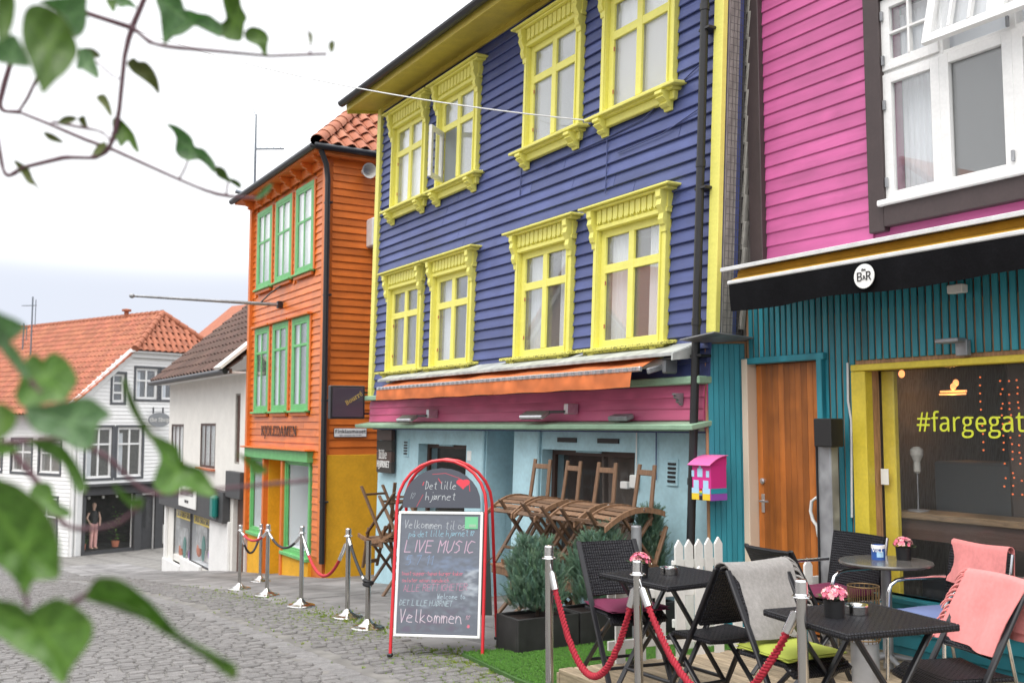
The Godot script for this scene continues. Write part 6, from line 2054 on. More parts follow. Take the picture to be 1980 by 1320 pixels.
# a blanket folded over a chair back: hangs down in front by lf and behind by lb. The back's top edge runs along local x, front is +z.
func blanket(label: String, mat: Material, xf: Transform3D, w: float, lf: float, lb: float, slope_f: float, slope_b: float, skew: float, fringe: Array, sd: int, crest := 0.03) -> void:
	var rn := RandomNumberGenerator.new()
	rn.seed = sd
	var rows := []
	var n := 22
	var m := 26
	for i in n + 1:
		var x := (float(i) / n - 0.5) * w
		var col := []
		for j in m + 1:
			var s := float(j) / m
			var along := lerpf(-lb, lf, s)
			var p := Vector3(x, 0, 0)
			var r := crest
			var arc := r * PI / 2
			if absf(along) < arc:
				var a := along / r
				p += Vector3(0, cos(a) * r, sin(a) * r)
			else:
				var d := absf(along) - arc
				var sl := slope_f if along > 0 else slope_b
				p += Vector3(signf(along) * skew * d, -d * cos(sl), signf(along) * r + sin(sl) * d * signf(along))
			var wave := 0.017 * sin(x * 11.0 + s * 4.0 + sd) * minf(1.0, absf(along) * 4.0) + 0.008 * sin(x * 19.0 + s * 5.0) * minf(1.0, absf(along) * 4.0) + 0.006 * sin(x * 31.0 - s * 9.0) * minf(1.0, absf(along) * 3.0)
			p.z += wave + 0.004 * rn.randf_range(-1, 1) * 0.3
			p.y += 0.006 * sin(x * 9.0 + sd)
			col.append(p)
		rows.append(col)
	var b := MB.new()
	rows.reverse()
	b.shell(rows, 0.005)
	rows.reverse()
	var t := thing("blanket", label, "blanket", Vector3.ZERO, 0.0, "wool blankets on the chairs")
	t.transform = xf
	part(t, "cloth", b.mesh(), mat)
	# second layer of the fold, a little shorter, and its fringe
	var inner := []
	for i in range(1, n):
		var col := []
		for j in range(2, m - 1):
			var p: Vector3 = rows[i][j]
			col.append(p * Vector3(0.985, 1, 1) + Vector3(0, -0.016, 0) - Vector3(0, 0, 0.012 * signf(p.z)))
		inner.append(col)
	inner.reverse()
	b = MB.new()
	b.shell(inner, 0.008)
	part(t, "inner_fold", b.mesh(), mat)
	b = MB.new()
	for side in fringe:
		var i: int = 0 if side < 0 else n
		for j in range(2, m + 1):
			for q in 2:
				var s := rn.randf_range(-0.5, 0.5)
				var p: Vector3 = rows[i][j].lerp(rows[i][maxi(0, j - 1)], 0.5 + s * 0.5)
				var l := rn.randf_range(0.07, 0.10)
				var pts := [p]
				var d := Vector3(0.9 * side, -0.35 + rn.randf_range(-0.25, 0.25), 0.25 + rn.randf_range(-0.2, 0.2)).normalized()
				for k in 4:
					pts.append(pts[-1] + d * l / 4.0)
					d = (d + Vector3(0, -0.35, 0.0) + Vector3(rn.randf_range(-0.2, 0.2), 0, rn.randf_range(-0.2, 0.2))).normalized()
				b.tube(pts, [0.006, 0.0055, 0.005, 0.0045, 0.003], 5)
	if fringe.size():
		part(t, "fringe", b.mesh(), mat)

func square_table(label: String, pos: Vector3, yaw: float) -> void:
	var t := thing("bistro_table", label, "table", pos, yaw, "woven square tables")
	part(t, "tabletop", bmesh(Vector3(0.64, 0.022, 0.64), 0.010), M.rattan, at(Vector3(0, 0.712, 0)))
	var rim := MB.new()
	for s in [-1, 1]:
		rim.box(Vector3(0.323 * s, 0.708, 0), Vector3(0.018, 0.034, 0.664), Basis(), 0.006)
		rim.box(Vector3(0, 0.708, 0.323 * s), Vector3(0.628, 0.034, 0.018), Basis(), 0.006)
	part(t, "table_edge", rim.mesh(), M.rattan)
	for s in [-1, 1]:
		for q in [-1, 1]:
			var b := MB.new()
			b.bar(Vector3(0.25 * s + 0.012 * q, 0.0, 0.27 * q), Vector3(0.25 * s + 0.012 * q, 0.70, -0.22 * q), 0.020, 0.036, Vector3(1, 0, 0), 0.005)
			part(t, "leg", b.mesh(), M.black_metal)
	for q in [-1, 1]:
		part(t, "stretcher", bmesh(Vector3(0.50, 0.02, 0.025), 0.005), M.black_metal, at(Vector3(0, 0.12, 0.185 * q)))

func flower_pot(label: String, p: Vector3, sd: int) -> void:
	var rn := RandomNumberGenerator.new()
	rn.seed = sd
	var t := thing("flower_pot", label, "flowers", p, rn.randf() * TAU, "potted pink flowers on the tables")
	var b := MB.new()
	b.lathe([Vector2(0, 0), Vector2(0.047, 0), Vector2(0.053, 0.085), Vector2(0.048, 0.085), Vector2(0.046, 0.07), Vector2(0, 0.07)], 18)
	part(t, "pot", b.mesh(), M.black)
	b = MB.new()
	for i in 16:
		var a := rn.randf() * TAU
		var rr := rn.randf_range(0.03, 0.075)
		var q := Vector3(cos(a) * rr, rn.randf_range(0.085, 0.105), sin(a) * rr)
		var d := Vector3(cos(a), 0.3, sin(a))
		var s := d.cross(Vector3.UP).normalized() * 0.014
		b.quad(q - d * 0.02, q + s, q + d * 0.025, q - s)
	part(t, "leaves", b.mesh(), M.leaf_dark)
	for kind in 2:
		b = MB.new()
		for i in 26:
			var a := rn.randf() * TAU
			var e := acos(rn.randf_range(0.1, 1.0))
			var n := Vector3(sin(e) * cos(a), cos(e), sin(e) * sin(a))
			var c := Vector3(0, 0.10, 0) + n * Vector3(0.062, 0.052, 0.062) * rn.randf_range(0.85, 1.05)
			var u := n.cross(Vector3(0.3, 0.2, 0.9)).normalized()
			var v := n.cross(u)
			for k in 5:
				var an := TAU * k / 5.0 + i
				var d := u * cos(an) + v * sin(an)
				var s := n.cross(d) * 0.006
				b.quad(c, c + d * 0.008 + s + n * 0.003, c + d * 0.016 + n * 0.006, c + d * 0.008 - s + n * 0.003)
		part(t, "blossom", b.mesh(), [M.petal_pink, M.petal_pale][kind])

func ashtray(label: String, p: Vector3) -> void:
	var t := thing("ashtray", label, "ashtray", p, 0.0, "steel ashtrays")
	t.scale = Vector3(1.15, 1.1, 1.15)
	var b := MB.new()
	b.lathe([Vector2(0, 0), Vector2(0.049, 0), Vector2(0.050, 0.004), Vector2(0.050, 0.038), Vector2(0.049, 0.042), Vector2(0.044, 0.042), Vector2(0.026, 0.030), Vector2(0.024, 0.012), Vector2(0, 0.010)], 28)
	part(t, "bowl", b.mesh(), M.steel)
	b = MB.new()
	b.lathe([Vector2(0.0500, 0.037), Vector2(0.0515, 0.039), Vector2(0.0510, 0.044), Vector2(0.0440, 0.044)], 28)
	part(t, "rim", b.mesh(), M.chrome)

func shrub(label: String, base: Vector3, h: float, r: float, sd: int) -> void:
	var rn := RandomNumberGenerator.new()
	rn.seed = sd
	var t := thing("conifer", label, "shrub", base, 0.0, "small conifers in planters")
	var b := MB.new()
	b.tube([Vector3.ZERO, Vector3(0.01, h * 0.4, 0), Vector3(0, h * 0.85, 0.01)], [0.018, 0.012, 0.004], 6)
	part(t, "trunk", b.mesh(), M.bark)
	# a spray: a thin twig set with short needles
	b = MB.new()
	for k in 15:
		var s := k / 14.0
		var c := Vector3(0, s * 0.10, 0.012 * s * s * 3.0)
		for q in 3:
			var a := q * TAU / 3.0 + k * 1.1
			var d := Vector3(cos(a), 0.9, sin(a)).normalized()
			var w := d.cross(Vector3(0.2, 0.1, 1)).normalized() * 0.0021
			b.flat(c - w, c + w, c + d * 0.028 * (1.0 - 0.45 * s))
	var spray := b.mesh()
	var tips := []
	for k in 9:
		tips.append([Vector3(rn.randf_range(-0.5, 0.5), 0, rn.randf_range(-0.5, 0.5)) * r, rn.randf_range(0.75, 1.0) * h])
	var xfs := []
	var cols := []
	for i in 2500:
		var s := pow(rn.randf(), 0.85)
		var leader: Array = tips[rn.randi() % 9]
		var y: float = 0.06 + (leader[1] - 0.10) * s
		var prof := pow(sin(PI * clampf(0.20 + 0.80 * s, 0, 1)), 0.75) * (1.0 - 0.35 * s)
		var a := rn.randf() * TAU
		var rr := r * prof * pow(rn.randf(), 0.40) * (0.78 + 0.22 * sin(a * 3.0 + y * 14.0 + sd))
		var outv := Vector3(cos(a), 0, sin(a))
		var p := outv * rr + (leader[0] as Vector3) * s + Vector3(0, y, 0)
		var up := (outv * rn.randf_range(0.15, 0.75) + Vector3(rn.randf_range(-0.3, 0.3), 1, rn.randf_range(-0.3, 0.3))).normalized()
		var x := up.cross(Vector3(0.3, 0.1, 0.8)).normalized()
		xfs.append(Transform3D(Basis(x, up, x.cross(up)) * Basis(Vector3.UP, rn.randf() * TAU) * Basis.from_scale(Vector3.ONE * rn.randf_range(0.65, 1.15)), p))
		var tn := rn.randf_range(0.65, 1.35)
		cols.append(Color(tn * rn.randf_range(0.85, 1.15), tn, tn * rn.randf_range(0.8, 1.15)))
	multi(t, "foliage", spray, M.needles, xfs, cols)

func terrace() -> void:
	# artificial turf laid round the planters
	var tb := MB.new()
	tb.prism([Vector2(-7.42, 3.97), Vector2(-6.25, 3.80), Vector2(-5.0, 3.70), Vector2(-5.0, 3.98), Vector2(-5.84, 3.98), Vector2(-5.56, 6.05), Vector2(-7.0, 6.05)], 0.03, Transform3D(Basis(Vector3(1, 0, 0), Vector3(0, 0, -1), Vector3(0, 1, 0)), Vector3(0, -0.158, 0)))
	var turf := struct("lawn_mat", tb.mesh(), M.turf)
	turf.set_meta("label", "bright green artificial grass mat beside the deck")
	turf.transform = Transform3D(Basis(Vector3.BACK, slope_at(-6.4)), Vector3.ZERO).translated(Vector3(0, -6.4 * -slope_at(-6.4) + 0.0, 0))
	var bld := MB.new()
	for k in 5:
		var a := TAU * k / 5.0
		var d := Vector3(cos(a), 0, sin(a))
		var s := Vector3(-d.z, 0, d.x) * 0.0022
		bld.flat(s, -s, d * 0.008 + Vector3(0, 0.016, 0))
	var xfs := []
	var cols := []
	var poly := PackedVector2Array([Vector2(-7.40, -3.98), Vector2(-6.25, -3.82), Vector2(-5.86, -3.80), Vector2(-5.86, -4.0), Vector2(-5.58, -6.0), Vector2(-7.0, -6.0)])
	for i in 26000:
		var q := Vector2(rng.randf_range(-7.42, -5.5), rng.randf_range(-6.0, -3.78))
		if Geometry2D.is_point_in_polygon(q, poly):
			var yy := turf_y(q.x)
			xfs.append(Transform3D(Basis(Vector3.UP, rng.randf() * TAU) * Basis.from_scale(Vector3.ONE * rng.randf_range(0.7, 1.3)), Vector3(q.x, yy, q.y)))
			var t := rng.randf_range(0.7, 1.3)
			cols.append(Color(t, t * rng.randf_range(0.9, 1.1), t * 0.8))
	var gr := multi(self, "grass", bld.mesh(), M.turf_blade, xfs, cols)
	tag(gr, "short bright green pile of the artificial grass mat", "grass")
	# timber deck
	var deck := struct("deck", MB_deck_frame(), M.deck[0])
	deck.set_meta("label", "pale timber deck carrying the bar's tables")
	var z := -3.90
	var k := 0
	while z > -6.42:
		var x0 := -5.86 + (-(z + 3.9)) * 0.135
		part(deck, "plank", bmesh(Vector3(4.6, 0.03, 0.112), 0.004), M.deck[rng.randi() % 3], at(Vector3(x0 + 2.3, 0.005 + rng.randf_range(-0.001, 0.001), z - 0.056)))
		z -= 0.118
		k += 1
	picket_fence("low white picket fence along the side of the deck", Vector3(-5.80, -0.02, -4.28), Vector3(-5.56, -0.02, -6.30), 0.675, 12, [0.50, 0.16])
	picket_fence("short white picket fence farther back against the light blue wall", Vector3(-6.38, -0.16, -5.36), Vector3(-6.34, -0.16, -5.86), 0.92, 5, [0.72, 0.25])
	# planters with conifers
	for i in 3:
		var zc: float = [-4.60, -5.22, -5.80][i]
		var yb := gy(-7.23) + 0.0
		var t := thing("planter", ["square dark planter nearest the chalkboard", "dark planter in the middle behind the black chair", "dark planter against the light blue wall"][i], "planter", Vector3(-7.23, yb, zc), 0.0, "dark planters")
		var b := MB.new()
		for s in [-1, 1]:
			b.box(Vector3(0.165 * s, 0.15, 0), Vector3(0.03, 0.31, 0.60 if i < 2 else 0.36), Basis(), 0.004)
			b.box(Vector3(0, 0.15, (0.285 if i < 2 else 0.165) * s), Vector3(0.298, 0.31, 0.03), Basis(), 0.004)
		part(t, "box", b.mesh(), M.planter)
		part(t, "soil", bmesh(Vector3(0.30, 0.04, 0.55 if i < 2 else 0.30)), M.soil, at(Vector3(0, 0.26, 0)))
		shrub(["rounded blue-green conifer in the planter nearest the chalkboard", "bushy conifer behind the woven black chair", "tall narrow conifer against the light blue wall"][i], Vector3(-7.23, yb + 0.27, zc), [0.70, 0.76, 0.92][i], [0.30, 0.31, 0.19][i], 70 + i)
	var bo := MB.new()
	bo.lathe([Vector2(0, 0), Vector2(0.045, 0), Vector2(0.045, 1.0), Vector2(0.040, 1.008), Vector2(0, 1.008)], 18)
	one("steel_bollard", "plain round grey steel post behind the woven chair", "post", bo.mesh(), M.galvanised, at(Vector3(-6.87, gy(-6.87), -5.38)))
	bo = MB.new()
	bo.lathe([Vector2(0, 0), Vector2(0.05, 0), Vector2(0.05, 1.02), Vector2(0, 1.02)], 14)

	# tables and chairs
	square_table("woven black square table beside the rope, with flowers and ashtray", Vector3(-4.99, 0.02, -4.19), 0.03)
	square_table("woven black square table between the grey and the pink blankets", Vector3(-3.45, 0.02, -4.09), -0.19)
	var fc := folding_chair()
	var ac := arm_chair()
	var g := "woven black folding chairs"
	place(fc, "folding_chair", "woven black folding chair with magenta cushion nearest the planters", "chair", at(Vector3(-5.46, 0.02, -4.17), deg_to_rad(80)), g)
	place(fc, "folding_chair", "empty woven folding chair facing the table beside the rope", "chair", at(Vector3(-4.57, 0.02, -4.17), deg_to_rad(-92)), g)
	place(fc, "folding_chair", "woven folding chair with lime green cushion and grey blanket", "chair", at(Vector3(-3.92, 0.02, -4.13), deg_to_rad(88)), g)
	place(fc, "folding_chair", "woven folding chair with a fringed pink blanket on its back", "chair", at(Vector3(-3.26, 0.02, -4.56), deg_to_rad(-20)), g)
	place(fc, "folding_chair", "woven folding chair turned to the wall behind the grey blanket", "chair", at(Vector3(-4.83, 0.02, -5.16), deg_to_rad(176)), g)
	g = "chrome armchairs along the window"
	place(ac, "arm_chair", "chrome armchair with magenta cushion below the steel post", "chair", at(Vector3(-5.14, 0.02, -5.82), deg_to_rad(-6)), g)
	place(ac, "arm_chair", "chrome armchair with blue cushion and plain pink blanket", "chair", at(Vector3(-4.15, 0.02, -5.76), deg_to_rad(-14)), g)
	fc.free()
	ac.free()
	cushion("magenta cushion on the woven chair nearest the planters", M.cushion_magenta, at(Vector3(-5.44, 0.47, -4.17), deg_to_rad(80)), 0.43, 0.02)
	cushion("lime green cushion on the chair under the grey blanket", M.cushion_lime, at(Vector3(-3.94, 0.47, -4.13), deg_to_rad(86)), 0.42)
	cushion("magenta cushion on the chrome armchair", M.cushion_magenta, at(Vector3(-5.14, 0.465, -5.80), deg_to_rad(-6)), 0.48, 0.03)
	cushion("faded blue cushion on the chrome armchair", M.cushion_blue, at(Vector3(-4.15, 0.465, -5.74), deg_to_rad(-14)), 0.47)
	# the grey blanket lies over two chair backs that stand back to back
	blanket("grey wool blanket draped over two chair backs", M.wool_grey, Transform3D(Basis(Vector3.UP, deg_to_rad(87)), Vector3(-4.245, 0.84, -4.17)), 0.46, 0.47, 0.43, 0.50, 0.52, 0.0, [1], 5, 0.085)
	blanket("fringed pink wool blanket hanging over the folding chair", M.wool_pink, Transform3D(Basis(Vector3.UP, deg_to_rad(-20)), Vector3(-3.165, 0.905, -4.83)), 0.47, 0.42, 0.34, 0.46, 0.02, -0.10, [-1], 8)
	blanket("plain pink blanket folded over the chrome armchair's back", M.wool_pink, Transform3D(Basis(Vector3.UP, deg_to_rad(-14)), Vector3(-4.08, 0.895, -6.05)), 0.50, 0.30, 0.25, 0.20, 0.02, 0.0, [], 11)
	# round tables by the window
	for q in [[Vector3(-4.64, 0.02, -5.80), "round grey stone table with a blue tin and flowers"], [Vector3(-3.52, 0.02, -5.70), "round grey table half behind the pink blanket"]]:
		var t := thing("round_table", q[1], "table", q[0], 0.0, "round tables by the window")
		var b := MB.new()
		b.lathe([Vector2(0, 0.715), Vector2(0.29, 0.715), Vector2(0.308, 0.722), Vector2(0.312, 0.733), Vector2(0.305, 0.742), Vector2(0, 0.744)], 40)
		part(t, "tabletop", b.mesh(), M.table_stone)
		b = MB.new()
		b.lathe([Vector2(0, 0.02), Vector2(0.035, 0.02), Vector2(0.035, 0.715), Vector2(0.10, 0.715)], 14)
		part(t, "column", b.mesh(), M.galvanised)
		for k2 in 4:
			b = MB.new()
			var a := TAU * k2 / 4.0 + 0.5
			var d := Vector3(cos(a), 0, sin(a))
			b.tube([Vector3(0, 0.10, 0) + d * 0.02, Vector3(0, 0.07, 0) + d * 0.18, Vector3(0, 0.03, 0) + d * 0.30], [0.022, 0.018, 0.014], 8)
			b.ball(Vector3(0, 0.018, 0) + d * 0.30, Vector3(0.03, 0.02, 0.03), 6)
			part(t, "foot", b.mesh(), M.galvanised)
	# glass lantern standing in a wire basket under the round table
	var cage := thing("wire_basket", "round wire basket lantern standing below the round table", "lantern", Vector3(-4.52, 0.02, -5.42))
	var cb := MB.new()
	for i in 20:
		var a := TAU * i / 20.0
		cb.tube([Vector3(cos(a) * 0.09, 0.26, sin(a) * 0.09), Vector3(cos(a) * 0.10, 0.62, sin(a) * 0.10)], 0.003, 4, false)
	for y in [0.28, 0.45, 0.62]:
		var ring := []
		for i in 25:
			ring.append(Vector3(cos(TAU * i / 24.0) * 0.10, y, sin(TAU * i / 24.0) * 0.10))
		cb.tube(ring, 0.005, 5, false)
	part(cage, "wires", cb.mesh(), M.brass_dark)
	cb = MB.new()
	cb.lathe([Vector2(0, 0), Vector2(0.09, 0), Vector2(0.09, 0.26), Vector2(0, 0.26)], 16)
	part(cage, "stand", cb.mesh(), M.galvanised)
	flower_pot("pink flowers in a black pot on the table beside the rope", Vector3(-5.02, 0.743, -3.96), 31)
	flower_pot("pink flowers in a black pot on the table between the blankets", Vector3(-3.50, 0.743, -3.98), 32)
	flower_pot("pink flowers in a black pot on the round table", Vector3(-4.60, 0.764, -5.94), 33)
	ashtray("steel ashtray on the table beside the rope", Vector3(-5.02, 0.743, -4.19))
	ashtray("steel ashtray on the table between the blankets", Vector3(-3.50, 0.743, -4.14))
	ashtray("steel ashtray on the round table behind the pink blanket", Vector3(-3.46, 0.764, -5.62))
	var tin := thing("tin_can", "small blue tin with white label on the round table", "tin", Vector3(-4.70, 0.764, -5.80))
	var b2 := MB.new()
	b2.lathe([Vector2(0, 0), Vector2(0.046, 0), Vector2(0.046, 0.10), Vector2(0.043, 0.10), Vector2(0.043, 0.09), Vector2(0, 0.088)], 22)
	part(tin, "can", b2.mesh(), M.tin_blue)
	b2 = MB.new()
	b2.lathe([Vector2(0.0465, 0.078), Vector2(0.0465, 0.10), Vector2(0.042, 0.102)], 22)
	part(tin, "rim", b2.mesh(), M.enamel_white)
	b2 = MB.new()
	var rows := []
	for i in 7:
		var a := lerpf(0.2, 1.2, i / 6.0)
		rows.append([Vector3(cos(a) * 0.0468, 0.02, -sin(a) * 0.0468), Vector3(cos(a) * 0.0468, 0.06, -sin(a) * 0.0468)])
	b2.shell(rows)
	part(tin, "label_band", b2.mesh(), M.mail_window, Transform3D(Basis(Vector3.UP, -1.3), Vector3.ZERO))
	text(tin, "lettering", "VICI", 0.034, M.enamel_white, Transform3D(Basis(Vector3.UP, 0.55), Vector3(0.0246, 0.068, 0.0402)), "Droid Sans", 0.002, 700)

func turf_y(x: float) -> float:
	return gy(-6.4) + (x + 6.4) * slope_at(-6.4) + 0.026

func MB_deck_frame() -> ArrayMesh:
	var b := MB.new()
	b.box(Vector3(-3.54, -0.075, -3.92), Vector3(4.62, 0.13, 0.035), Basis(), 0.003)
	b.bar(Vector3(-5.87, -0.075, -3.90), Vector3(-5.54, -0.075, -6.40), 0.035, 0.13, Vector3.UP)
	b.box(Vector3(-3.4, -0.10, -5.2), Vector3(4.0, 0.10, 2.2))
	return b.mesh()

# ---------------------------------------------------------------- mailbox and small things on the bar front
func cafe_front() -> void:
	var t := thing("mailbox", "pink mailbox painted like a little house with yellow shopfront", "mailbox", Vector3(-6.56, 1.05, -5.94), deg_to_rad(4))
	var b := MB.new()
	b.box(Vector3(0, 0.155, 0), Vector3(0.22, 0.31, 0.20), Basis(), 0.006)
	part(t, "body", b.mesh(), M.mail_pink)
	var rows := []
	for i in 7:
		var s := i / 6.0
		rows.append([Vector3(-0.13, 0.385 - 0.085 * s * s, -0.10 + 0.235 * s), Vector3(0.13, 0.385 - 0.085 * s * s, -0.10 + 0.235 * s)])
	b = MB.new()
	b.shell(rows, 0.006)
	part(t, "lid", b.mesh(), M.mail_roof)
	b = MB.new()
	b.prism([Vector2(-0.10, 0.30), Vector2(0.10, 0.30), Vector2(0.06, 0.33), Vector2(-0.02, 0.36), Vector2(-0.10, 0.378)], 0.22, Transform3D(Basis(Vector3(0, 0, 1), Vector3(0, 1, 0), Vector3(-1, 0, 0)), Vector3(0.11, 0, 0)))
	part(t, "gable", b.mesh(), M.mail_pink)
	for q in [[-0.095, 0.225, 0.03, 0.055], [-0.012, 0.235, 0.06, 0.075], [0.078, 0.225, 0.035, 0.055], [-0.058, 0.135, 0.06, 0.07], [0.055, 0.135, 0.06, 0.07], [-0.012, 0.285, 0.025, 0.02]]:
		part(t, "painted_window", bmesh(Vector3(q[2], q[3], 0.003)), M.mail_window, at(Vector3(q[0], q[1], 0.101)))
	for q in [[-0.068, M.mail_yellow], [0.060, M.mail_yellow]]:
		part(t, "painted_shopfront", bmesh(Vector3(0.085, 0.055, 0.003)), q[1], at(Vector3(q[0], 0.030, 0.101)))
		part(t, "painted_pane", bmesh(Vector3(0.085, 0.045, 0.003)), M.mail_window, at(Vector3(q[0], 0.080, 0.101)))
	part(t, "painted_door", bmesh(Vector3(0.035, 0.098, 0.003)), M.ink, at(Vector3(-0.004, 0.05, 0.101)))
	for i in 4:
		part(t, "rainbow_stripe", bmesh(Vector3(0.033, 0.014, 0.003)), [M.cushion_blue, M.green, M.sign_yellow, M.red_enamel][i], at(Vector3(-0.004, 0.045 + 0.014 * i, 0.1025)))
	part(t, "painted_band", bmesh(Vector3(0.003, 0.055, 0.198)), M.mail_purple, at(Vector3(0.111, 0.028, 0)))
	part(t, "painted_band", bmesh(Vector3(0.003, 0.045, 0.198)), M.mail_teal, at(Vector3(0.111, 0.080, 0)))

# ---------------------------------------------------------------- cordon posts and ropes
func post_proto(h: float) -> Node3D:
	var t := Node3D.new()
	var b := MB.new()
	b.lathe([Vector2(0, 0), Vector2(0.165, 0), Vector2(0.170, 0.006), Vector2(0.168, 0.018), Vector2(0.150, 0.026), Vector2(0.100, 0.038), Vector2(0.060, 0.058), Vector2(0.034, 0.088), Vector2(0.027, 0.10)], 32)
	part(t, "base", b.mesh(), M.steel)
	b = MB.new()
	b.lathe([Vector2(0.026, 0.095), Vector2(0.026, h - 0.09)], 20)
	part(t, "pole", b.mesh(), M.steel)
	b = MB.new()
	b.lathe([Vector2(0.026, h - 0.09), Vector2(0.033, h - 0.085), Vector2(0.033, h - 0.075), Vector2(0.030, h - 0.070), Vector2(0.030, h - 0.012), Vector2(0.026, h - 0.003), Vector2(0, h)], 20)
	part(t, "cap", b.mesh(), M.chrome)
	var rows := []
	for i in 13:
		rows.append(Vector3(cos(TAU * i / 12.0) * 0.045, h - 0.085, sin(TAU * i / 12.0) * 0.045))
	b = MB.new()
	b.tube(rows, 0.004, 6, false)
	part(t, "ring", b.mesh(), M.chrome)
	return t

func sag(a: Vector3, c: Vector3, drop: float, n: int) -> Array:
	var pts := []
	for i in n + 1:
		var s := float(i) / n
		pts.append(a.lerp(c, s) - Vector3(0, drop * 4.0 * s * (1.0 - s), 0))
	return pts

# a rope between two hooks; twisted shows its three strands
func rope(label: String, mat: Material, a: Vector3, c: Vector3, drop: float, r: float, twisted: bool, group: String) -> void:
	var t := thing("barrier_rope", label, "rope", a, 0.0, group)
	var n := 90 if twisted else 24
	var pts := sag(Vector3.ZERO, c - a, drop, n)
	var cut := maxi(2, int(n * 0.06))
	var mid := pts.slice(cut, pts.size() - cut)
	var b := MB.new()
	if twisted:
		var run := 0.0
		var strands := [[], [], []]
		for i in mid.size():
			var d: Vector3 = (mid[mini(i + 1, mid.size() - 1)] - mid[maxi(i - 1, 0)]).normalized()
			if i:
				run += mid[i].distance_to(mid[i - 1])
			var x := d.cross(Vector3(0.2, 0.1, 0.95)).normalized()
			var y := d.cross(x)
			for k in 3:
				var an := run * 95.0 + TAU * k / 3.0
				strands[k].append(mid[i] + (x * cos(an) + y * sin(an)) * r * 0.60)
		for s in strands:
			b.tube(s, r * 0.52, 7)
	else:
		b.tube(mid, r, 10)
	part(t, "cord", b.mesh(), mat)
	for e in 2:
		var p0: Vector3 = pts[0] if e == 0 else pts[-1]
		var p1: Vector3 = mid[0] if e == 0 else mid[-1]
		var p2: Vector3 = mid[2] if e == 0 else mid[-3]
		b = MB.new()
		b.tube([p2, p1, p1.lerp(p0, 0.35), p1.lerp(p0, 0.45)], [r * 1.16, r * 1.16, r * 1.1, r * 0.5], 12)
		part(t, "ferrule", b.mesh(), M.chrome)
		b = MB.new()
		b.tube([p1.lerp(p0, 0.4), p1.lerp(p0, 0.7) + Vector3(0.012, 0, 0.008), p0 + Vector3(0, 0.012, 0), p0 + Vector3(-0.006, -0.01, -0.004)], 0.005, 6)
		part(t, "hook", b.mesh(), M.chrome)

func cordon() -> void:
	var pr := post_proto(0.95)
	var short_post := post_proto(0.95)
	short_post.get_node("cap").free()
	short_post.get_node("ring").free()
	var g := "steel cordon posts"
	var where := {
		"A": [Vector3(-14.95, 0, -4.27), "cordon post farthest along the row, by the cream house door"],
		"B": [Vector3(-16.48, 0, -5.05), "cordon post standing back by the orange house's shop window"],
		"C": [Vector3(-13.33, 0, -4.18), "cordon post where a red rope meets a black one, second in the row"],
		"D": [Vector3(-11.62, 0, -4.06), "cordon post in front of the orange house corner, third in the row"],
		"E": [Vector3(-10.20, 0, -4.08), "cordon post between the dark red rope and the knotted black one"],
		"F": [Vector3(-9.29, 0, -3.93), "capless cordon post next to the chalkboard with a black knot"],
	}
	var tops := {}
	for k in where:
		var p: Vector3 = where[k][0]
		p.y = gy(p.x) - 0.012
		var o := place(short_post if k == "F" else pr, "cordon_post", where[k][1], "cordon post", Transform3D(on_street(p.x, p.z).basis.orthonormalized() if false else Basis(Vector3.UP, rng.randf() * 6.0), p), g)
		tops[k] = p + Vector3(0, 0.862, 0)
	var near := {"G": [Vector3(-5.50, 0, -3.59), 0.918, "cordon post at the deck corner by the grass mat"], "H": [Vector3(-4.69, 0, -3.68), 0.91, "cordon post between the two red ropes beside the table"], "I": [Vector3(-3.47, 0, -3.72), 0.955, "cordon post in front of the lime cushion"]}
	for k in near:
		var p: Vector3 = near[k][0]
		p.y = gy(p.x) - 0.01
		var np := post_proto(near[k][1] - p.y)
		place(np, "cordon_post", near[k][2], "cordon post", Transform3D(Basis(), p), g)
		tops[k] = Vector3(p.x, near[k][1] - 0.088, p.z)
		np.free()
	var rg := "ropes between the cordon posts"
	rope("faded red rope at the far end of the cordon", M.velvet_red, tops.A, tops.C, 0.14, 0.018, false, rg)
	rope("slack black rope running back to the shop window", M.rope_black, tops.A, tops.B, 0.36, 0.018, false, rg)
	rope("taut black rope in front of the yellow shop door", M.rope_black, tops.C, tops.D, 0.20, 0.016, false, rg)
	rope("deep sagging red rope in front of the orange house corner", M.velvet_red, tops.D, tops.E, 0.46, 0.018, false, rg)
	rope("short black rope hanging down to the capless post", M.rope_black, tops.E, tops.F + Vector3(-0.05, -0.42, 0), 0.05, 0.017, false, rg)
	rope("thick twisted red rope beside the magenta cushion", M.rope_red, tops.G, tops.H, 0.66, 0.0215, true, rg)
	rope("thick twisted red rope in front of the grey blanket", M.rope_red, tops.H, tops.I, 0.60, 0.0215, true, rg)
	var kn := MB.new()
	var loop := []
	for i in 30:
		var a := TAU * i / 12.0
		loop.append(Vector3(cos(a) * 0.042, i * 0.0016 - 0.02 + 0.01 * sin(a * 0.5), sin(a) * 0.042))
	kn.tube(loop, 0.016, 8)
	one("rope_knot", "black rope wound in a knot round the capless post", "rope", kn.mesh(), M.rope_black, at(tops.F + Vector3(0, -0.42, 0)))
	pr.free()
	short_post.free()

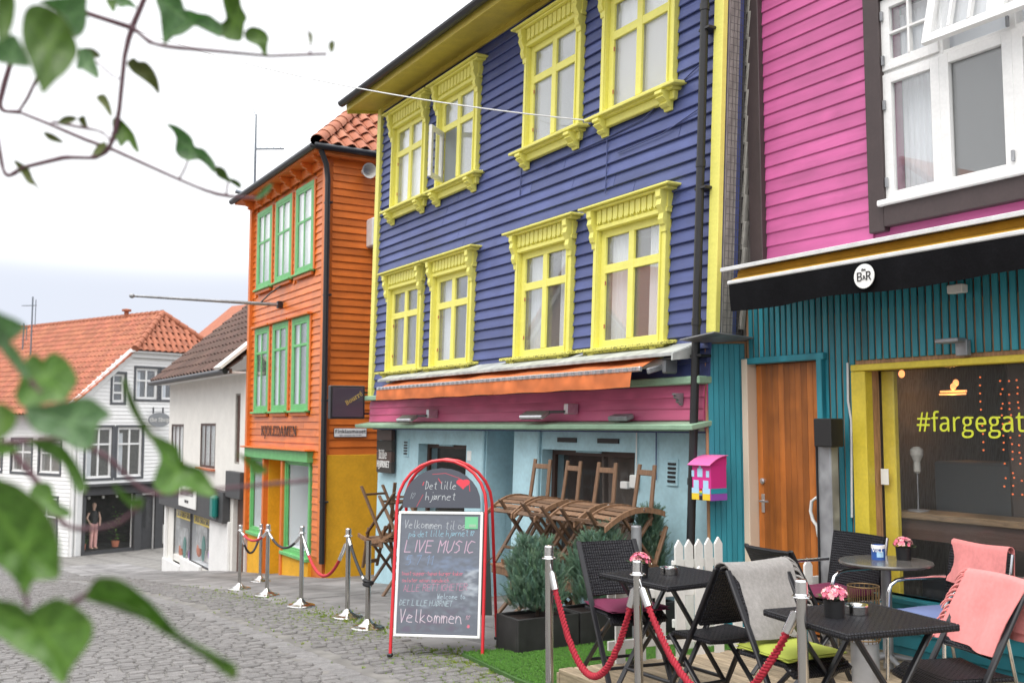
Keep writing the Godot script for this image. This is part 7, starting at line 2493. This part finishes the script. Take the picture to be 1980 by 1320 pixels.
# ---------------------------------------------------------------- handwriting: each letter as short strokes on a 6 by 9 grid
const PEN := {
	"a": "52 41 20 03 14 34 52 53 50", "b": "09 00 30 52 43 23 04", "c": "54 25 03 01 20 50", "d": "59 50 20 02 13 34 53", "e": "03 43 54 25 03 01 20 50", "f": "58 39 27 20;05 45", "g": "55 25 03 12 32 54 55 51 4_ 1_",
	"h": "09 00;03 24 44 50", "i": "25 20;28 29", "j": "35 31 1_ 0_;38 39", "k": "09 00;45 02 50", "l": "29 21 40", "m": "05 00;03 15 24 20;23 35 54 50", "n": "05 00;03 25 44 50", "o": "15 03 11 31 52 44 15", "p": "05 0_;04 25 53 31 02",
	"r": "05 00;03 25 45", "s": "45 15 03 43 41 10 00", "t": "38 31 50;16 56", "u": "05 01 20 40 51;55 50", "v": "05 20 55", "w": "05 10 24 40 55", "y": "05 22;55 2_ 0_", "å": "52 41 20 03 14 34 52 53 50;27 37 28 27", "ø": "15 03 11 31 52 44 15;00 55",
	"A": "00 29 50;13 43", "B": "00 09 39 57 35 05;35 52 30 00", "C": "58 29 06 02 20 51", "D": "00 09 38 54 31 00", "E": "59 09 00 50;05 45", "G": "58 29 06 02 20 51 54 34", "H": "09 00;59 50;05 55", "I": "29 20", "J": "49 42 20 01", "L": "09 00 50",
	"M": "00 09 25 59 50", "N": "00 09 50 59", "O": "29 06 02 20 52 57 29", "R": "00 09 39 57 35 05;25 50", "S": "58 29 07 35 42 20 00", "T": "09 59;29 20", "U": "09 02 20 42 59", "V": "09 20 59", "W": "09 10 25 40 59", "Ø": "29 06 02 20 52 57 29;00 59",
	"1": "17 39 30", "5": "59 19 05 45 52 30 00", "7": "09 59 20", "-": "14 44", "!": "29 23;20 21", ".": "20 21", "<": "00 06 17 35 57 66 30 06"
}

func pen_point(q: String) -> Vector2:
	return Vector2(q.unicode_at(0) - 48, -2.5 if q[1] == "_" else float(q.unicode_at(1) - 48))

func dab(im: Image, p: Vector2, r: float, c: Color, rn: RandomNumberGenerator) -> void:
	for y in range(int(p.y - r), int(p.y + r) + 1):
		for x in range(int(p.x - r), int(p.x + r) + 1):
			if x < 0 or y < 0 or x >= im.get_width() or y >= im.get_height():
				continue
			var d := Vector2(x, y).distance_to(p) / r
			if d < 1.0:
				var a := (1.0 - d * d) * c.a * rn.randf_range(0.35, 1.0)
				im.set_pixel(x, y, im.get_pixel(x, y).lerp(Color(c.r, c.g, c.b), a))

func write(im: Image, s: String, at_px: Vector2, h: float, c: Color, r: float, rn: RandomNumberGenerator, slant := 0.12, wide := 1.0, rise := 0.0) -> void:
	var x := at_px.x
	var u := h / 9.0
	for ch in s:
		if not PEN.has(ch):
			x += u * 4.0 * wide
			continue
		var far := 0.0
		for stroke in (PEN[ch] as String).split(";"):
			var last := Vector2.INF
			for q in stroke.split(" "):
				var g := pen_point(q)
				far = maxf(far, g.x)
				g += Vector2(rn.randf_range(-0.25, 0.25), rn.randf_range(-0.25, 0.25))
				var p := Vector2(x + (g.x * wide + g.y * slant) * u, at_px.y - g.y * u - (x - at_px.x) * rise)
				if last != Vector2.INF:
					var steps := maxi(1, int(last.distance_to(p) / (r * 0.45)))
					for k in steps + 1:
						dab(im, last.lerp(p, float(k) / steps), r, c, rn)
				last = p
		x += (far + 1.9) * u * wide

func smear(im: Image, rn: RandomNumberGenerator, box: Rect2, c: Color, count: int) -> void:
	for i in count:
		var p := box.position + Vector2(rn.randf(), rn.randf()) * box.size
		var l := rn.randf_range(8, 46)
		var d := Vector2(1, rn.randf_range(-0.6, 0.6)).normalized()
		var r := rn.randf_range(4, 15)
		for k in range(0, int(l), 4):
			dab(im, p + d * k, r, Color(c.r, c.g, c.b, c.a), rn)

func chalk_texture() -> ImageTexture:
	var rn := RandomNumberGenerator.new()
	rn.seed = 77
	var im := Image.create(400, 560, false, Image.FORMAT_RGB8)
	im.fill(Color(0.40, 0.42, 0.46))
	smear(im, rn, Rect2(0, 0, 400, 560), Color(0.52, 0.55, 0.60, 0.10), 190)
	smear(im, rn, Rect2(30, 200, 340, 70), Color(0.52, 0.58, 0.68, 0.10), 130)
	smear(im, rn, Rect2(60, 300, 330, 160), Color(0.62, 0.66, 0.70, 0.09), 130)
	smear(im, rn, Rect2(320, 260, 60, 120), Color(0.80, 0.83, 0.86, 0.10), 60)
	smear(im, rn, Rect2(0, 420, 330, 130), Color(0.40, 0.38, 0.44, 0.14), 60)
	var white := Color(0.82, 0.84, 0.84, 0.6)
	var pale := Color(0.58, 0.80, 0.87, 0.6)
	var rose := Color(0.84, 0.68, 0.76, 0.65)
	var red := Color(0.85, 0.42, 0.50, 0.55)
	write(im, "Velkommen til oss", Vector2(20, 66), 40, white, 1.7, rn, 0.12, 0.70, -0.015)
	write(im, "på det lille hjørnet <", Vector2(44, 108), 30, pale, 1.6, rn, 0.12, 0.74, 0.03)
	write(im, "LIVE MUSIC", Vector2(26, 180), 56, rose, 3.4, rn, 0.20, 0.93, 0.0)
	write(im, "5 7 11", Vector2(34, 240), 44, Color(0.50, 0.62, 0.78, 0.4), 2.4, rn, 0.2, 0.9)
	write(im, "toast-supper-tapas-burger-kaker", Vector2(14, 290), 20, red, 1.8, rn, 0.1, 0.68, 0.015)
	write(im, "salater asian sandwich", Vector2(20, 322), 20, red, 1.8, rn, 0.1, 0.78, 0.015)
	write(im, "ALLE RETTIGHETER", Vector2(28, 366), 31, Color(0.80, 0.50, 0.60, 0.55), 2.0, rn, 0.12, 0.88, 0.04)
	write(im, "Welcome to", Vector2(196, 396), 24, Color(0.72, 0.80, 0.84, 0.6), 1.8, rn, 0.12, 0.8)
	write(im, "DET LILLE HJØRNET", Vector2(12, 430), 25, Color(0.70, 0.78, 0.80, 0.6), 1.9, rn, 0.15, 0.88)
	write(im, "Velkommen", Vector2(16, 508), 60, Color(0.88, 0.80, 0.84, 0.75), 2.6, rn, 0.05, 0.76)
	write(im, "<", Vector2(340, 490), 26, Color(0.80, 0.62, 0.68, 0.6), 1.8, rn)
	for i in 30:
		dab(im, Vector2(352 + rn.randf_range(-5, 5), 520 + rn.randf_range(-5, 5)), 5, Color(0.85, 0.45, 0.52, 0.5), rn)
	return ImageTexture.create_from_image(im)

func header_texture() -> ImageTexture:
	var rn := RandomNumberGenerator.new()
	rn.seed = 78
	var im := Image.create(400, 220, false, Image.FORMAT_RGB8)
	im.fill(Color(0.285, 0.295, 0.335))
	smear(im, rn, Rect2(0, 0, 400, 220), Color(0.33, 0.34, 0.38, 0.10), 60)
	var white := Color(0.78, 0.80, 0.80, 0.8)
	var red := Color(0.86, 0.24, 0.30, 0.9)
	write(im, "Det lille", Vector2(118, 120), 42, white, 2.0, rn, 0.1, 0.62)
	write(im, "hjørnet", Vector2(120, 178), 42, white, 2.0, rn, 0.1, 0.72)
	for i in 420:
		var a := rn.randf() * TAU
		var q := sqrt(rn.randf())
		var hx := pow(sin(a), 3.0) * 30.0 * q
		var hy := (13.0 * cos(a) - 5.0 * cos(2 * a) - 2.0 * cos(3 * a) - cos(4 * a)) * 1.6 * q
		dab(im, Vector2(304 + hx, 88 - hy), 6, red, rn)
	write(im, "<", Vector2(46, 172), 40, Color(0.55, 0.58, 0.60, 0.6), 2.0, rn, 0.2, 0.7)
	for seg in [[Vector2(108, 150), Vector2(78, 215)], [Vector2(110, 82), Vector2(104, 100)], [Vector2(335, 95), Vector2(338, 130)], [Vector2(180, 62), Vector2(196, 88)], [Vector2(150, 40), Vector2(215, 34)], [Vector2(215, 34), Vector2(280, 58)], [Vector2(280, 58), Vector2(325, 92)]]:
		for k in 60:
			dab(im, seg[0].lerp(seg[1], k / 60.0), 2.2, Color(red.r, red.g, red.b, 0.7), rn)
	return ImageTexture.create_from_image(im)

func chalkboard() -> void:
	var p := Vector3(-7.46, 0, -3.76)
	p.y = gy(p.x)
	# its own axes: x across the board, z towards the viewer
	var t := thing("pavement_board", "red framed chalkboard sign announcing live music", "sign", p, atan2(0.615, 0.495))
	var lean := 0.24
	var H := 1.60
	var W := 0.385
	for back in 2:
		var s := 1.0 if back == 0 else -1.0
		var pts := []
		var zz := func(y: float) -> float: return (0.0 if back == 0 else -0.78) - s * lean * (y / H) * (1.0 if back == 0 else 1.55) * 1.0
		pts.append(Vector3(-W, 0.0, zz.call(0.0)))
		pts.append(Vector3(-W, 0.6, zz.call(0.6)))
		pts.append(Vector3(-W, 1.18, zz.call(1.18)))
		for i in 13:
			var a := PI - PI * i / 12.0
			var y := 1.22 + sin(a) * (H - 1.22)
			pts.append(Vector3(cos(a) * W, y, zz.call(y)))
		pts.append(Vector3(W, 1.18, zz.call(1.18)))
		pts.append(Vector3(W, 0.6, zz.call(0.6)))
		pts.append(Vector3(W, 0.0, zz.call(0.0)))
		var b := MB.new()
		b.tube(pts, 0.014, 12)
		part(t, "tube_frame", b.mesh(), M.red_enamel)
		for e in [-1, 1]:
			part(t, "foot_cap", bmesh(Vector3(0.045, 0.03, 0.045), 0.008), M.black, at(Vector3(W * e, 0.012, zz.call(0.0))))
	var tilt := -atan(lean / H)
	var pl := func(y: float, dz: float) -> Transform3D: return Transform3D(Basis(Vector3.RIGHT, tilt), Vector3(0, y, -lean * y / H + dz))
	# main panel, white frame, header
	var cm := mk("chalk_face", 1, 1, 1, 0.55)
	cm.albedo_texture = chalk_texture()
	var hm := mk("header_face", 1, 1, 1, 0.5)
	hm.albedo_texture = header_texture()
	var b := MB.new()
	var face := func(x0: float, x1: float, y0: float, y1: float) -> ArrayMesh:
		var m := MB.new()
		m.quad(Vector3(x0, y0, 0), Vector3(x1, y0, 0), Vector3(x1, y1, 0), Vector3(x0, y1, 0))
		return m.mesh()
	part(t, "panel", bmesh(Vector3(0.70, 1.00, 0.014)), M.slate, pl.call(0.665, 0.0))
	part(t, "chalk_surface", face.call(-0.345, 0.345, -0.485, 0.485), cm, pl.call(0.665, 0.0) * at(Vector3(0, 0, 0.009)))
	for e in [-1, 1]:
		part(t, "panel_frame", bmesh(Vector3(0.022, 1.02, 0.024), 0.004), M.enamel_white, pl.call(0.665, 0.006) * at(Vector3(0.352 * e, 0, 0)))
		part(t, "panel_frame", bmesh(Vector3(0.682, 0.022, 0.024), 0.004), M.enamel_white, pl.call(0.665, 0.006) * at(Vector3(0, 0.499 * e, 0)))
	var arc := [Vector2(-0.335, 0.0), Vector2(0.335, 0.0)]
	for i in 15:
		var a := PI * i / 14.0
		arc.append(Vector2(cos(a) * 0.335, 0.04 + sin(a) * 0.295))
	b = MB.new()
	b.prism(arc, 0.012)
	part(t, "header", b.mesh(), M.slate, pl.call(1.20, -0.006))
	var hp := MB.new()
	var ctr := Vector2(0, 0.12)
	for i in arc.size():
		var q0: Vector2 = arc[i]
		var q1: Vector2 = arc[(i + 1) % arc.size()]
		var uv := func(q: Vector2) -> Vector2: return Vector2(q.x / 0.70 + 0.5, 1.0 - q.y / 0.345)
		hp.tri(Vector3(ctr.x, ctr.y, 0), Vector3(q0.x, q0.y, 0), Vector3(q1.x, q1.y, 0), Vector3.BACK, Vector3.BACK, Vector3.BACK, uv.call(ctr), uv.call(q0), uv.call(q1))
	part(t, "header_surface", hp.mesh(), hm, pl.call(1.20, -0.006) * at(Vector3(0, 0, 0.0135)))
	part(t, "note", bmesh(Vector3(0.11, 0.10, 0.002)), mk("note_green", 0.16, 0.50, 0.26, 0.6), pl.call(0.665, 0.0) * at(Vector3(0.265, 0.42, 0.012)))
	part(t, "note_mark", bmesh(Vector3(0.06, 0.025, 0.002)), M.mint, pl.call(0.665, 0.0) * at(Vector3(0.275, 0.395, 0.0135)))
	# rear panel and stay
	part(t, "rear_panel", bmesh(Vector3(0.70, 0.95, 0.012)), M.board_back, Transform3D(Basis(Vector3.RIGHT, atan(lean * 1.55 / H)), Vector3(0, 0.68, -0.78 + lean * 1.55 * 0.68 / H)))
	for e in [-1, 1]:
		b = MB.new()
		b.tube([Vector3(W * e, 0.75, -lean * 0.75 / H), Vector3(W * e, 0.75, -0.78 + lean * 1.55 * 0.75 / H)], 0.005, 6)
		part(t, "stay", b.mesh(), M.chrome)

# ---------------------------------------------------------------- wooden tables with chairs set on top
func wood_chair() -> Node3D:
	# folding garden chair, looking along +z; the legs cross under an arched seat
	var t := Node3D.new()
	var b: MB
	for s in [-1, 1]:
		b = MB.new()
		b.bar(Vector3(0.165 * s, 0.0, 0.30), Vector3(0.160 * s, 0.60, -0.16), 0.024, 0.044, Vector3(1, 0, 0), 0.004)
		part(t, "leg", b.mesh(), M.teak[0])
		b = MB.new()
		b.bar(Vector3(0.150 * s, 0.52, -0.14), Vector3(0.125 * s, 1.06, -0.22), 0.024, 0.046, Vector3(1, 0, 0), 0.005)
		part(t, "back_post", b.mesh(), M.teak[1])
		b = MB.new()
		b.bar(Vector3(0.190 * s, 0.0, -0.30), Vector3(0.190 * s, 0.60, 0.16), 0.024, 0.044, Vector3(1, 0, 0), 0.004)
		part(t, "leg", b.mesh(), M.teak[0])
		# arched seat rail
		var poly := []
		for side in 2:
			for k in 11:
				var q := (k if side == 0 else 10 - k) / 10.0
				poly.append(Vector2(-0.26 + 0.62 * q, rail_y(q) + (0.022 if side == 0 else -0.026)))
		b = MB.new()
		b.prism(poly, 0.026, Transform3D(Basis(Vector3(0, 0, 1), Vector3(0, 1, 0), Vector3(-1, 0, 0)), Vector3(0.212 * s + 0.013, 0, 0)))
		part(t, "seat_rail", b.mesh(), M.teak[2])
		b = MB.new()
		b.lathe([Vector2(0, 0), Vector2(0.013, 0), Vector2(0.011, 0.005), Vector2(0, 0.006)], 8, Transform3D(Basis(Vector3.BACK, -PI / 2 * s), Vector3(0.225 * s, rail_y(0.35), -0.04)))
		part(t, "bolt", b.mesh(), M.chrome)
	for i in 7:
		var q := 0.22 + 0.76 * i / 6.5
		var dy := (rail_y(q + 0.02) - rail_y(q - 0.02)) / (0.04 * 0.62)
		part(t, "seat_slat", bmesh(Vector3(0.398, 0.015, 0.056), 0.003), M.teak[i % 3], Transform3D(Basis(Vector3.RIGHT, -atan(dy)), Vector3(0, rail_y(q) - 0.004, -0.26 + 0.62 * q)))
	part(t, "top_rail", bmesh(Vector3(0.24, 0.052, 0.020), 0.004), M.teak[1], Transform3D(Basis(Vector3.RIGHT, -0.15), Vector3(0, 0.985, -0.208)))
	part(t, "stretcher", bmesh(Vector3(0.37, 0.03, 0.02), 0.003), M.teak[0], at(Vector3(0, 0.10, -0.222)))
	part(t, "stretcher", bmesh(Vector3(0.32, 0.03, 0.02), 0.003), M.teak[0], at(Vector3(0, 0.16, 0.178)))
	return t

func rail_y(q: float) -> float:
	return 0.63 + 0.075 * sin(q * PI * 0.85) - 0.15 * q * q

func wood_table(label: String, p: Vector3, l: float, d: float, h: float, yaw := 0.0) -> void:
	var t := thing("garden_table", label, "table", p, yaw, "wooden garden tables")
	for i in 6:
		part(t, "top_slat", bmesh(Vector3(l, 0.022, d / 6.0 - 0.008), 0.003), M.teak[i % 3], at(Vector3(0, h - 0.011, -d / 2 + d * (i + 0.5) / 6.0)))
	for q in [-1, 1]:
		part(t, "apron", bmesh(Vector3(l - 0.04, 0.07, 0.022), 0.003), M.teak[1], at(Vector3(0, h - 0.058, (d / 2 - 0.02) * q)))
		for s in [-1, 1]:
			var b := MB.new()
			b.bar(Vector3((l / 2 - 0.05) * s, 0, (d / 2 - 0.04) * q), Vector3((l / 2 - 0.05) * s, h - 0.02, -(d / 2 - 0.06) * q), 0.03, 0.05, Vector3(1, 0, 0), 0.004)
			part(t, "leg", b.mesh(), M.teak[0])

func wooden_furniture() -> void:
	var ty := 0.27
	for q in [[-8.62, "wooden table holding the stacked chairs nearest the door recess"], [-7.62, "wooden table holding the stacked chairs below the wide window"]]:
		var g := gy(q[0])
		wood_table(q[1], Vector3(q[0], g - 0.01, -5.52), 0.92, 0.66, ty - g + 0.01)
	var g2 := gy(-12.0)
	wood_table("small wooden table with two chairs beside the light blue corner", Vector3(-12.15, g2 - 0.01, -5.5), 0.62, 0.62, 0.22 - g2 + 0.01, 0.0)
	var ch := wood_chair()
	var g := "folding wooden chairs set up on the tables"
	var spots := [
		[-8.93, ty, -5.55, 6.0, "wooden folding chair on the table, first of four from the chalkboard"],
		[-8.38, ty, -5.55, -4.0, "wooden folding chair on the table, second of four from the chalkboard"],
		[-7.83, ty, -5.58, 3.0, "wooden folding chair on the table, third of four from the chalkboard"],
		[-7.28, ty, -5.60, -6.0, "wooden folding chair on the table, nearest the white picket fence"],
	]
	for s in spots:
		place(ch, "wooden_chair", s[4], "chair", at(Vector3(s[0], s[1], s[2]), deg_to_rad(s[3])), g)
	# chairs lying upside down across the others
	place(ch, "wooden_chair", "upside-down wooden chair on the small table by the light blue corner", "chair", Transform3D(Basis(Vector3.UP, deg_to_rad(-70)) * Basis(Vector3.RIGHT, PI - 0.1), Vector3(-12.10, 0.86, -5.38)), g)
	place(ch, "wooden_chair", "tilted upside-down wooden chair behind the other on the small table", "chair", Transform3D(Basis(Vector3.UP, deg_to_rad(-95)) * Basis(Vector3.RIGHT, PI + 0.35), Vector3(-12.25, 0.84, -5.62)), g)
	# chairs turned upside down, seat on the table
	for s in [[-8.70, -5.50, 4.0, "upside-down wooden chair tangled under the first upright one"], [-8.12, -5.42, -6.0, "upside-down wooden chair tangled under the second upright one"], [-7.52, -5.46, 5.0, "upside-down wooden chair below the chair nearest the picket fence"]]:
		place(ch, "wooden_chair", s[3], "chair", Transform3D(Basis(Vector3.UP, deg_to_rad(s[2])) * Basis(Vector3.RIGHT, PI), Vector3(s[0], ty + 0.665, s[1])), g)
	var k := 0
	for s in [[-8.10, -5.28], [-7.12, -5.30]]:
		place(ch, "wooden_chair", ["folded wooden chair leaning low in front of the middle chairs", "folded wooden chair leaning low beside the bollard"][k], "chair", Transform3D(Basis(Vector3.UP, deg_to_rad(8)) * Basis(Vector3.RIGHT, -0.35), Vector3(s[0], gy(s[0]) + 0.05, s[1])), g)
		k += 1
	ch.free()

# ---------------------------------------------------------------- the climbing plant close to the lens
# a leaf from its outline in the picture plane at its own distance: smoothed, cupped and tilted
func vine_leaf(t: Node3D, flat_pts: Array, sc: float, off: Vector2, d: float, kind: String) -> void:
	var p := []
	for i in range(0, flat_pts.size(), 2):
		p.append(Vector2(flat_pts[i], flat_pts[i + 1]) * sc + off)
	var n := p.size()
	var rim := []
	for i in n:
		for k in 4:
			rim.append((p[i] as Vector2).cubic_interpolate(p[(i + 1) % n], p[(i + n - 1) % n], p[(i + 2) % n], k / 4.0))
	var c := Vector2.ZERO
	for q in rim:
		c += q / rim.size()
	var tip: Vector2 = p[0]
	for q in p:
		if (q as Vector2).distance_to(p[0]) > tip.distance_to(p[0]):
			tip = q
	var ax := (tip - p[0] as Vector2).normalized()
	var len := tip.distance_to(p[0])
	var tilt := Vector2(rng.randf_range(-1, 1), rng.randf_range(-1, 1)) * 0.5
	var rows := []
	for r in 7:
		var f := 1.0 - r / 6.0
		var row := []
		for j in rim.size() + 1:
			var q: Vector2 = c + (rim[j % rim.size()] - c) * maxf(f, 0.004)
			var rel := (q - c) / len
			var across := rel.dot(ax.orthogonal())
			var dep := rel.dot(tilt) + 0.10 * absf(across) - 0.10 * f * f + 0.012 * sin(q.x * 0.11 + q.y * 0.07)
			row.append(px(q.x, q.y, d * (1.0 + dep * len / 1925.0)) - t.position)
		rows.append(row)
	var b := MB.new()
	b.shell(rows, 0.0005)
	part(t, "leaf", b.mesh(), M["leaf_" + kind])

func vine_stem(t: Node3D, pts: Array, d: float, rpx: float, dd := 0.0) -> void:
	var c := Curve3D.new()
	for i in pts.size():
		var p := px(pts[i][0], pts[i][1], d + dd * i / (pts.size() - 1.0)) - t.position
		var pa := px(pts[maxi(0, i - 1)][0], pts[maxi(0, i - 1)][1], d)
		var pb := px(pts[mini(pts.size() - 1, i + 1)][0], pts[mini(pts.size() - 1, i + 1)][1], d)
		var tg := (pb - pa) / 6.0
		c.add_point(p, -tg, tg)
	var b := MB.new()
	var bk := c.tessellate(4, 4.0)
	var q := []
	var rad := []
	for i in bk.size():
		q.append(bk[i])
		rad.append(1.25 * rpx / 1925.0 * d * (1.0 - 0.35 * i / bk.size()) * (1.0 + 0.15 * sin(i * 1.3)))
	b.tube(q, rad, 8)
	part(t, "stem", b.mesh(), M.vine_stem)

func vines() -> void:
	var D := 1.7
	var t := thing("climbing_vine", "climbing vine with dark green leaves hanging in from above", "vine", px(-60, 60, D), 0.0, "out of focus vines close to the lens")
	vine_stem(t, [[150, 20], [250, 52], [300, 85], [400, 97], [520, 108], [632, 104]], D * 0.95, 4.0)
	vine_stem(t, [[290, -30], [258, 45], [240, 110], [230, 210], [215, 275], [185, 303], [120, 305], [50, 322], [12, 338], [-2, 290], [-10, 240]], D, 4.2)
	vine_stem(t, [[20, 120], [0, 205], [40, 218], [90, 238], [165, 270], [215, 288], [330, 340], [420, 375], [500, 383]], D * 1.05, 3.8)
	vine_stem(t, [[72, 148], [52, 190], [35, 216]], D * 1.02, 2.6)
	vine_stem(t, [[100, 235], [150, 245], [195, 255], [215, 275]], D * 1.0, 2.2)
	vine_stem(t, [[345, 347], [355, 330], [364, 308]], D * 1.05, 1.6)
	vine_stem(t, [[437, 375], [440, 355], [438, 342]], D * 1.05, 1.4)
	vine_stem(t, [[597, 108], [600, 88], [592, 45]], D * 0.95, 1.4)
	vine_stem(t, [[185, 118], [215, 145], [232, 150], [240, 125]], D * 1.0, 1.2)
	vine_stem(t, [[-40, 20], [10, 60], [20, 125]], D * 0.85, 4.5)
	var third := 1.0 / 3.0
	for q in [
		[1.05, "deep", [140, 60, 200, 20, 290, 40, 360, 90, 410, 170, 440, 240, 450, 300, 430, 350, 380, 420, 320, 470, 245, 545, 225, 500, 195, 430, 165, 350, 130, 260, 120, 160]],
		[1.00, "deep", [-20, -20, 80, -20, 85, 80, 60, 180, 20, 220, -20, 230]], [1.15, "pale", [-20, 230, 60, 200, 100, 220, 150, 330, 165, 385, 90, 380, 30, 370, -20, 350]],
		[1.20, "pale", [230, 0, 480, -20, 500, 40, 500, 130, 480, 190, 440, 215, 410, 170, 360, 90, 290, 30]], [1.45, "pale", [460, 280, 520, 290, 545, 340, 570, 420, 565, 455, 520, 430, 470, 400, 440, 400, 450, 330]],
		[1.50, "olive", [470, 280, 530, 278, 575, 310, 580, 330, 545, 335, 510, 300]], [1.7, "olive", [735, 365, 770, 335, 800, 355, 845, 360, 890, 410, 918, 480, 920, 545, 880, 500, 820, 455, 760, 410]],
		[1.5, "pale", [905, -20, 1040, -20, 1050, 60, 1090, 55, 1150, 75, 1210, 85, 1260, 120, 1290, 145, 1290, 210, 1250, 205, 1190, 165, 1130, 150, 1080, 185, 1040, 205, 990, 215, 950, 255, 935, 180, 925, 80]],
		[1.6, "deep", [1290, -20, 1380, -20, 1400, 40, 1430, 100, 1415, 140, 1400, 230, 1350, 235, 1295, 215, 1285, 140, 1310, 100]], [1.6, "deep", [1415, 190, 1450, 155, 1500, 160, 1540, 185, 1558, 220, 1550, 260, 1545, 320, 1525, 310, 1500, 270, 1460, 250, 1425, 230]],
		[1.7, "olive", [600, 545, 630, 590, 648, 660, 635, 670, 600, 620, 555, 565]], [1.7, "deep", [650, 690, 690, 685, 730, 720, 770, 770, 790, 820, 805, 885, 770, 860, 740, 815, 700, 850, 680, 820, 655, 760]],
		[1.75, "pale", [965, 720, 1010, 725, 1070, 760, 1110, 800, 1130, 850, 1180, 865, 1220, 910, 1250, 960, 1240, 1000, 1200, 960, 1150, 925, 1090, 930, 1040, 910, 1015, 870, 1020, 800, 995, 750]],
		[1.75, "deep", [1255, 965, 1300, 980, 1330, 1035, 1360, 1040, 1395, 1065, 1390, 1092, 1340, 1060, 1290, 1040, 1250, 1010]], [1.7, "olive", [75, 930, 120, 945, 165, 980, 190, 1040, 235, 1110, 200, 1075, 160, 1060, 120, 1000]],
		[1.7, "olive", [335, 705, 370, 675, 420, 672, 445, 690, 400, 715, 355, 718]], [1.7, "olive", [450, 690, 485, 670, 500, 710, 505, 745, 480, 735]], [1.7, "olive", [530, 895, 555, 850, 600, 820, 615, 840, 580, 890, 540, 905]],
		[1.75, "olive", [250, 765, 300, 775, 345, 805, 365, 828, 310, 820, 270, 800]], [1.6, "deep", [610, -5, 660, -5, 670, 40, 655, 70, 630, 40]], [1.6, "pale", [650, -10, 740, -10, 790, 45, 740, 35, 690, 40]],
		[1.6, "olive", [1790, 200, 1800, 180, 1812, 210, 1806, 255, 1795, 250]], [1.6, "olive", [1905, 250, 1930, 232, 1942, 260, 1925, 305, 1908, 290]], [1.75, "pale", [1480, 1150, 1540, 1080, 1580, 1065, 1560, 1110, 1510, 1150]],
	]:
		vine_leaf(t, q[2], third, Vector2.ZERO, q[0], q[1])
	var t2 := thing("climbing_vine", "broad blurred vine leaves across the lower corner by the cobbles", "vine", px(-80, 1000, 0.80), 0.0, "out of focus vines close to the lens")
	vine_stem(t2, [[-30, 858], [60, 852], [120, 850], [200, 880], [290, 952], [420, 945], [600, 928]], 1.179, 5.0, 0.1)
	vine_stem(t2, [[20, 870], [70, 930], [110, 1000], [150, 1022], [220, 1014], [268, 980]], 1.147, 4.5)
	vine_stem(t2, [[40, 1130], [48, 1150], [52, 1176]], 0.983, 5.0)
	vine_stem(t2, [[-40, 600], [0, 660], [60, 740], [80, 760]], 1.016, 7.0)
	vine_stem(t2, [[110, 1180], [150, 1160], [178, 1142]], 0.983, 5.0)
	vine_stem(t2, [[-60, 900], [-10, 850], [0, 800]], 1.081, 5.0)
	var crop := 541.0 / 655.0
	for q in [
		[0.95, "pale", [-20, 30, 10, 35, 45, 50, 58, 65, 40, 85, 15, 100, -20, 110]], [0.95, "pale", [0, 60, 20, 95, 45, 125, 70, 175, 55, 180, 30, 150, 0, 110]],
		[1.02, "mid", [45, 190, 55, 150, 75, 125, 100, 140, 110, 130, 125, 122, 150, 135, 170, 160, 180, 190, 165, 215, 150, 235, 110, 240, 70, 250, 45, 245, 35, 220]],
		[1.00, "pale", [60, 250, 110, 245, 160, 235, 205, 228, 235, 245, 258, 270, 235, 285, 225, 310, 220, 340, 200, 352, 170, 345, 140, 325, 100, 315, 75, 300, 60, 275]],
		[0.95, "deep", [-10, 245, 20, 250, 38, 270, 30, 300, 10, 318, -10, 330]], [1.05, "mid", [60, 330, 110, 328, 150, 345, 180, 385, 203, 435, 190, 452, 174, 440, 155, 395, 110, 350]],
		[1.15, "deep", [285, 185, 295, 190, 320, 250, 345, 300, 370, 335, 350, 325, 325, 290, 300, 245]],
		[1.15, "mid", [350, 315, 385, 325, 415, 345, 425, 375, 440, 385, 470, 395, 495, 430, 505, 460, 470, 455, 430, 440, 400, 455, 375, 450, 358, 430, 365, 400, 375, 370, 362, 340]],
		[1.10, "mid", [75, 435, 100, 425, 120, 435, 130, 470, 160, 490, 165, 505, 140, 508, 120, 500, 95, 480, 70, 455]], [1.15, "mid", [262, 432, 285, 445, 310, 465, 335, 465, 325, 495, 300, 480, 280, 460]],
		[0.95, "mid", [-60, 420, 20, 425, 70, 455, 110, 500, 135, 560, 140, 610, 135, 650, 100, 655, 75, 660, 60, 690, 45, 670, 20, 640, -20, 610, -60, 600]],
		[0.92, "mid", [-60, 700, 0, 702, 40, 710, 65, 730, 90, 715, 130, 698, 165, 710, 200, 735, 218, 765, 210, 800, 190, 830, 165, 865, 150, 900, 125, 885, 95, 850, 40, 820, 0, 790, -60, 760]],
		[0.95, "mid", [200, 700, 205, 680, 220, 655, 245, 648, 280, 655, 320, 680, 360, 715, 400, 760, 430, 790, 470, 815, 510, 835, 545, 850, 555, 870, 545, 890, 535, 860, 500, 845, 460, 825, 420, 800, 370, 770, 330, 740, 290, 715, 240, 705]],
		[1.25, "mid", [555, 360, 585, 370, 605, 380, 625, 395, 620, 405, 595, 408, 580, 385]], [1.05, "mid", [-10, 335, 30, 340, 45, 350, 20, 360, -10, 362]],
	]:
		vine_leaf(t2, q[2], crop, Vector2(0, 580), q[0], q[1])
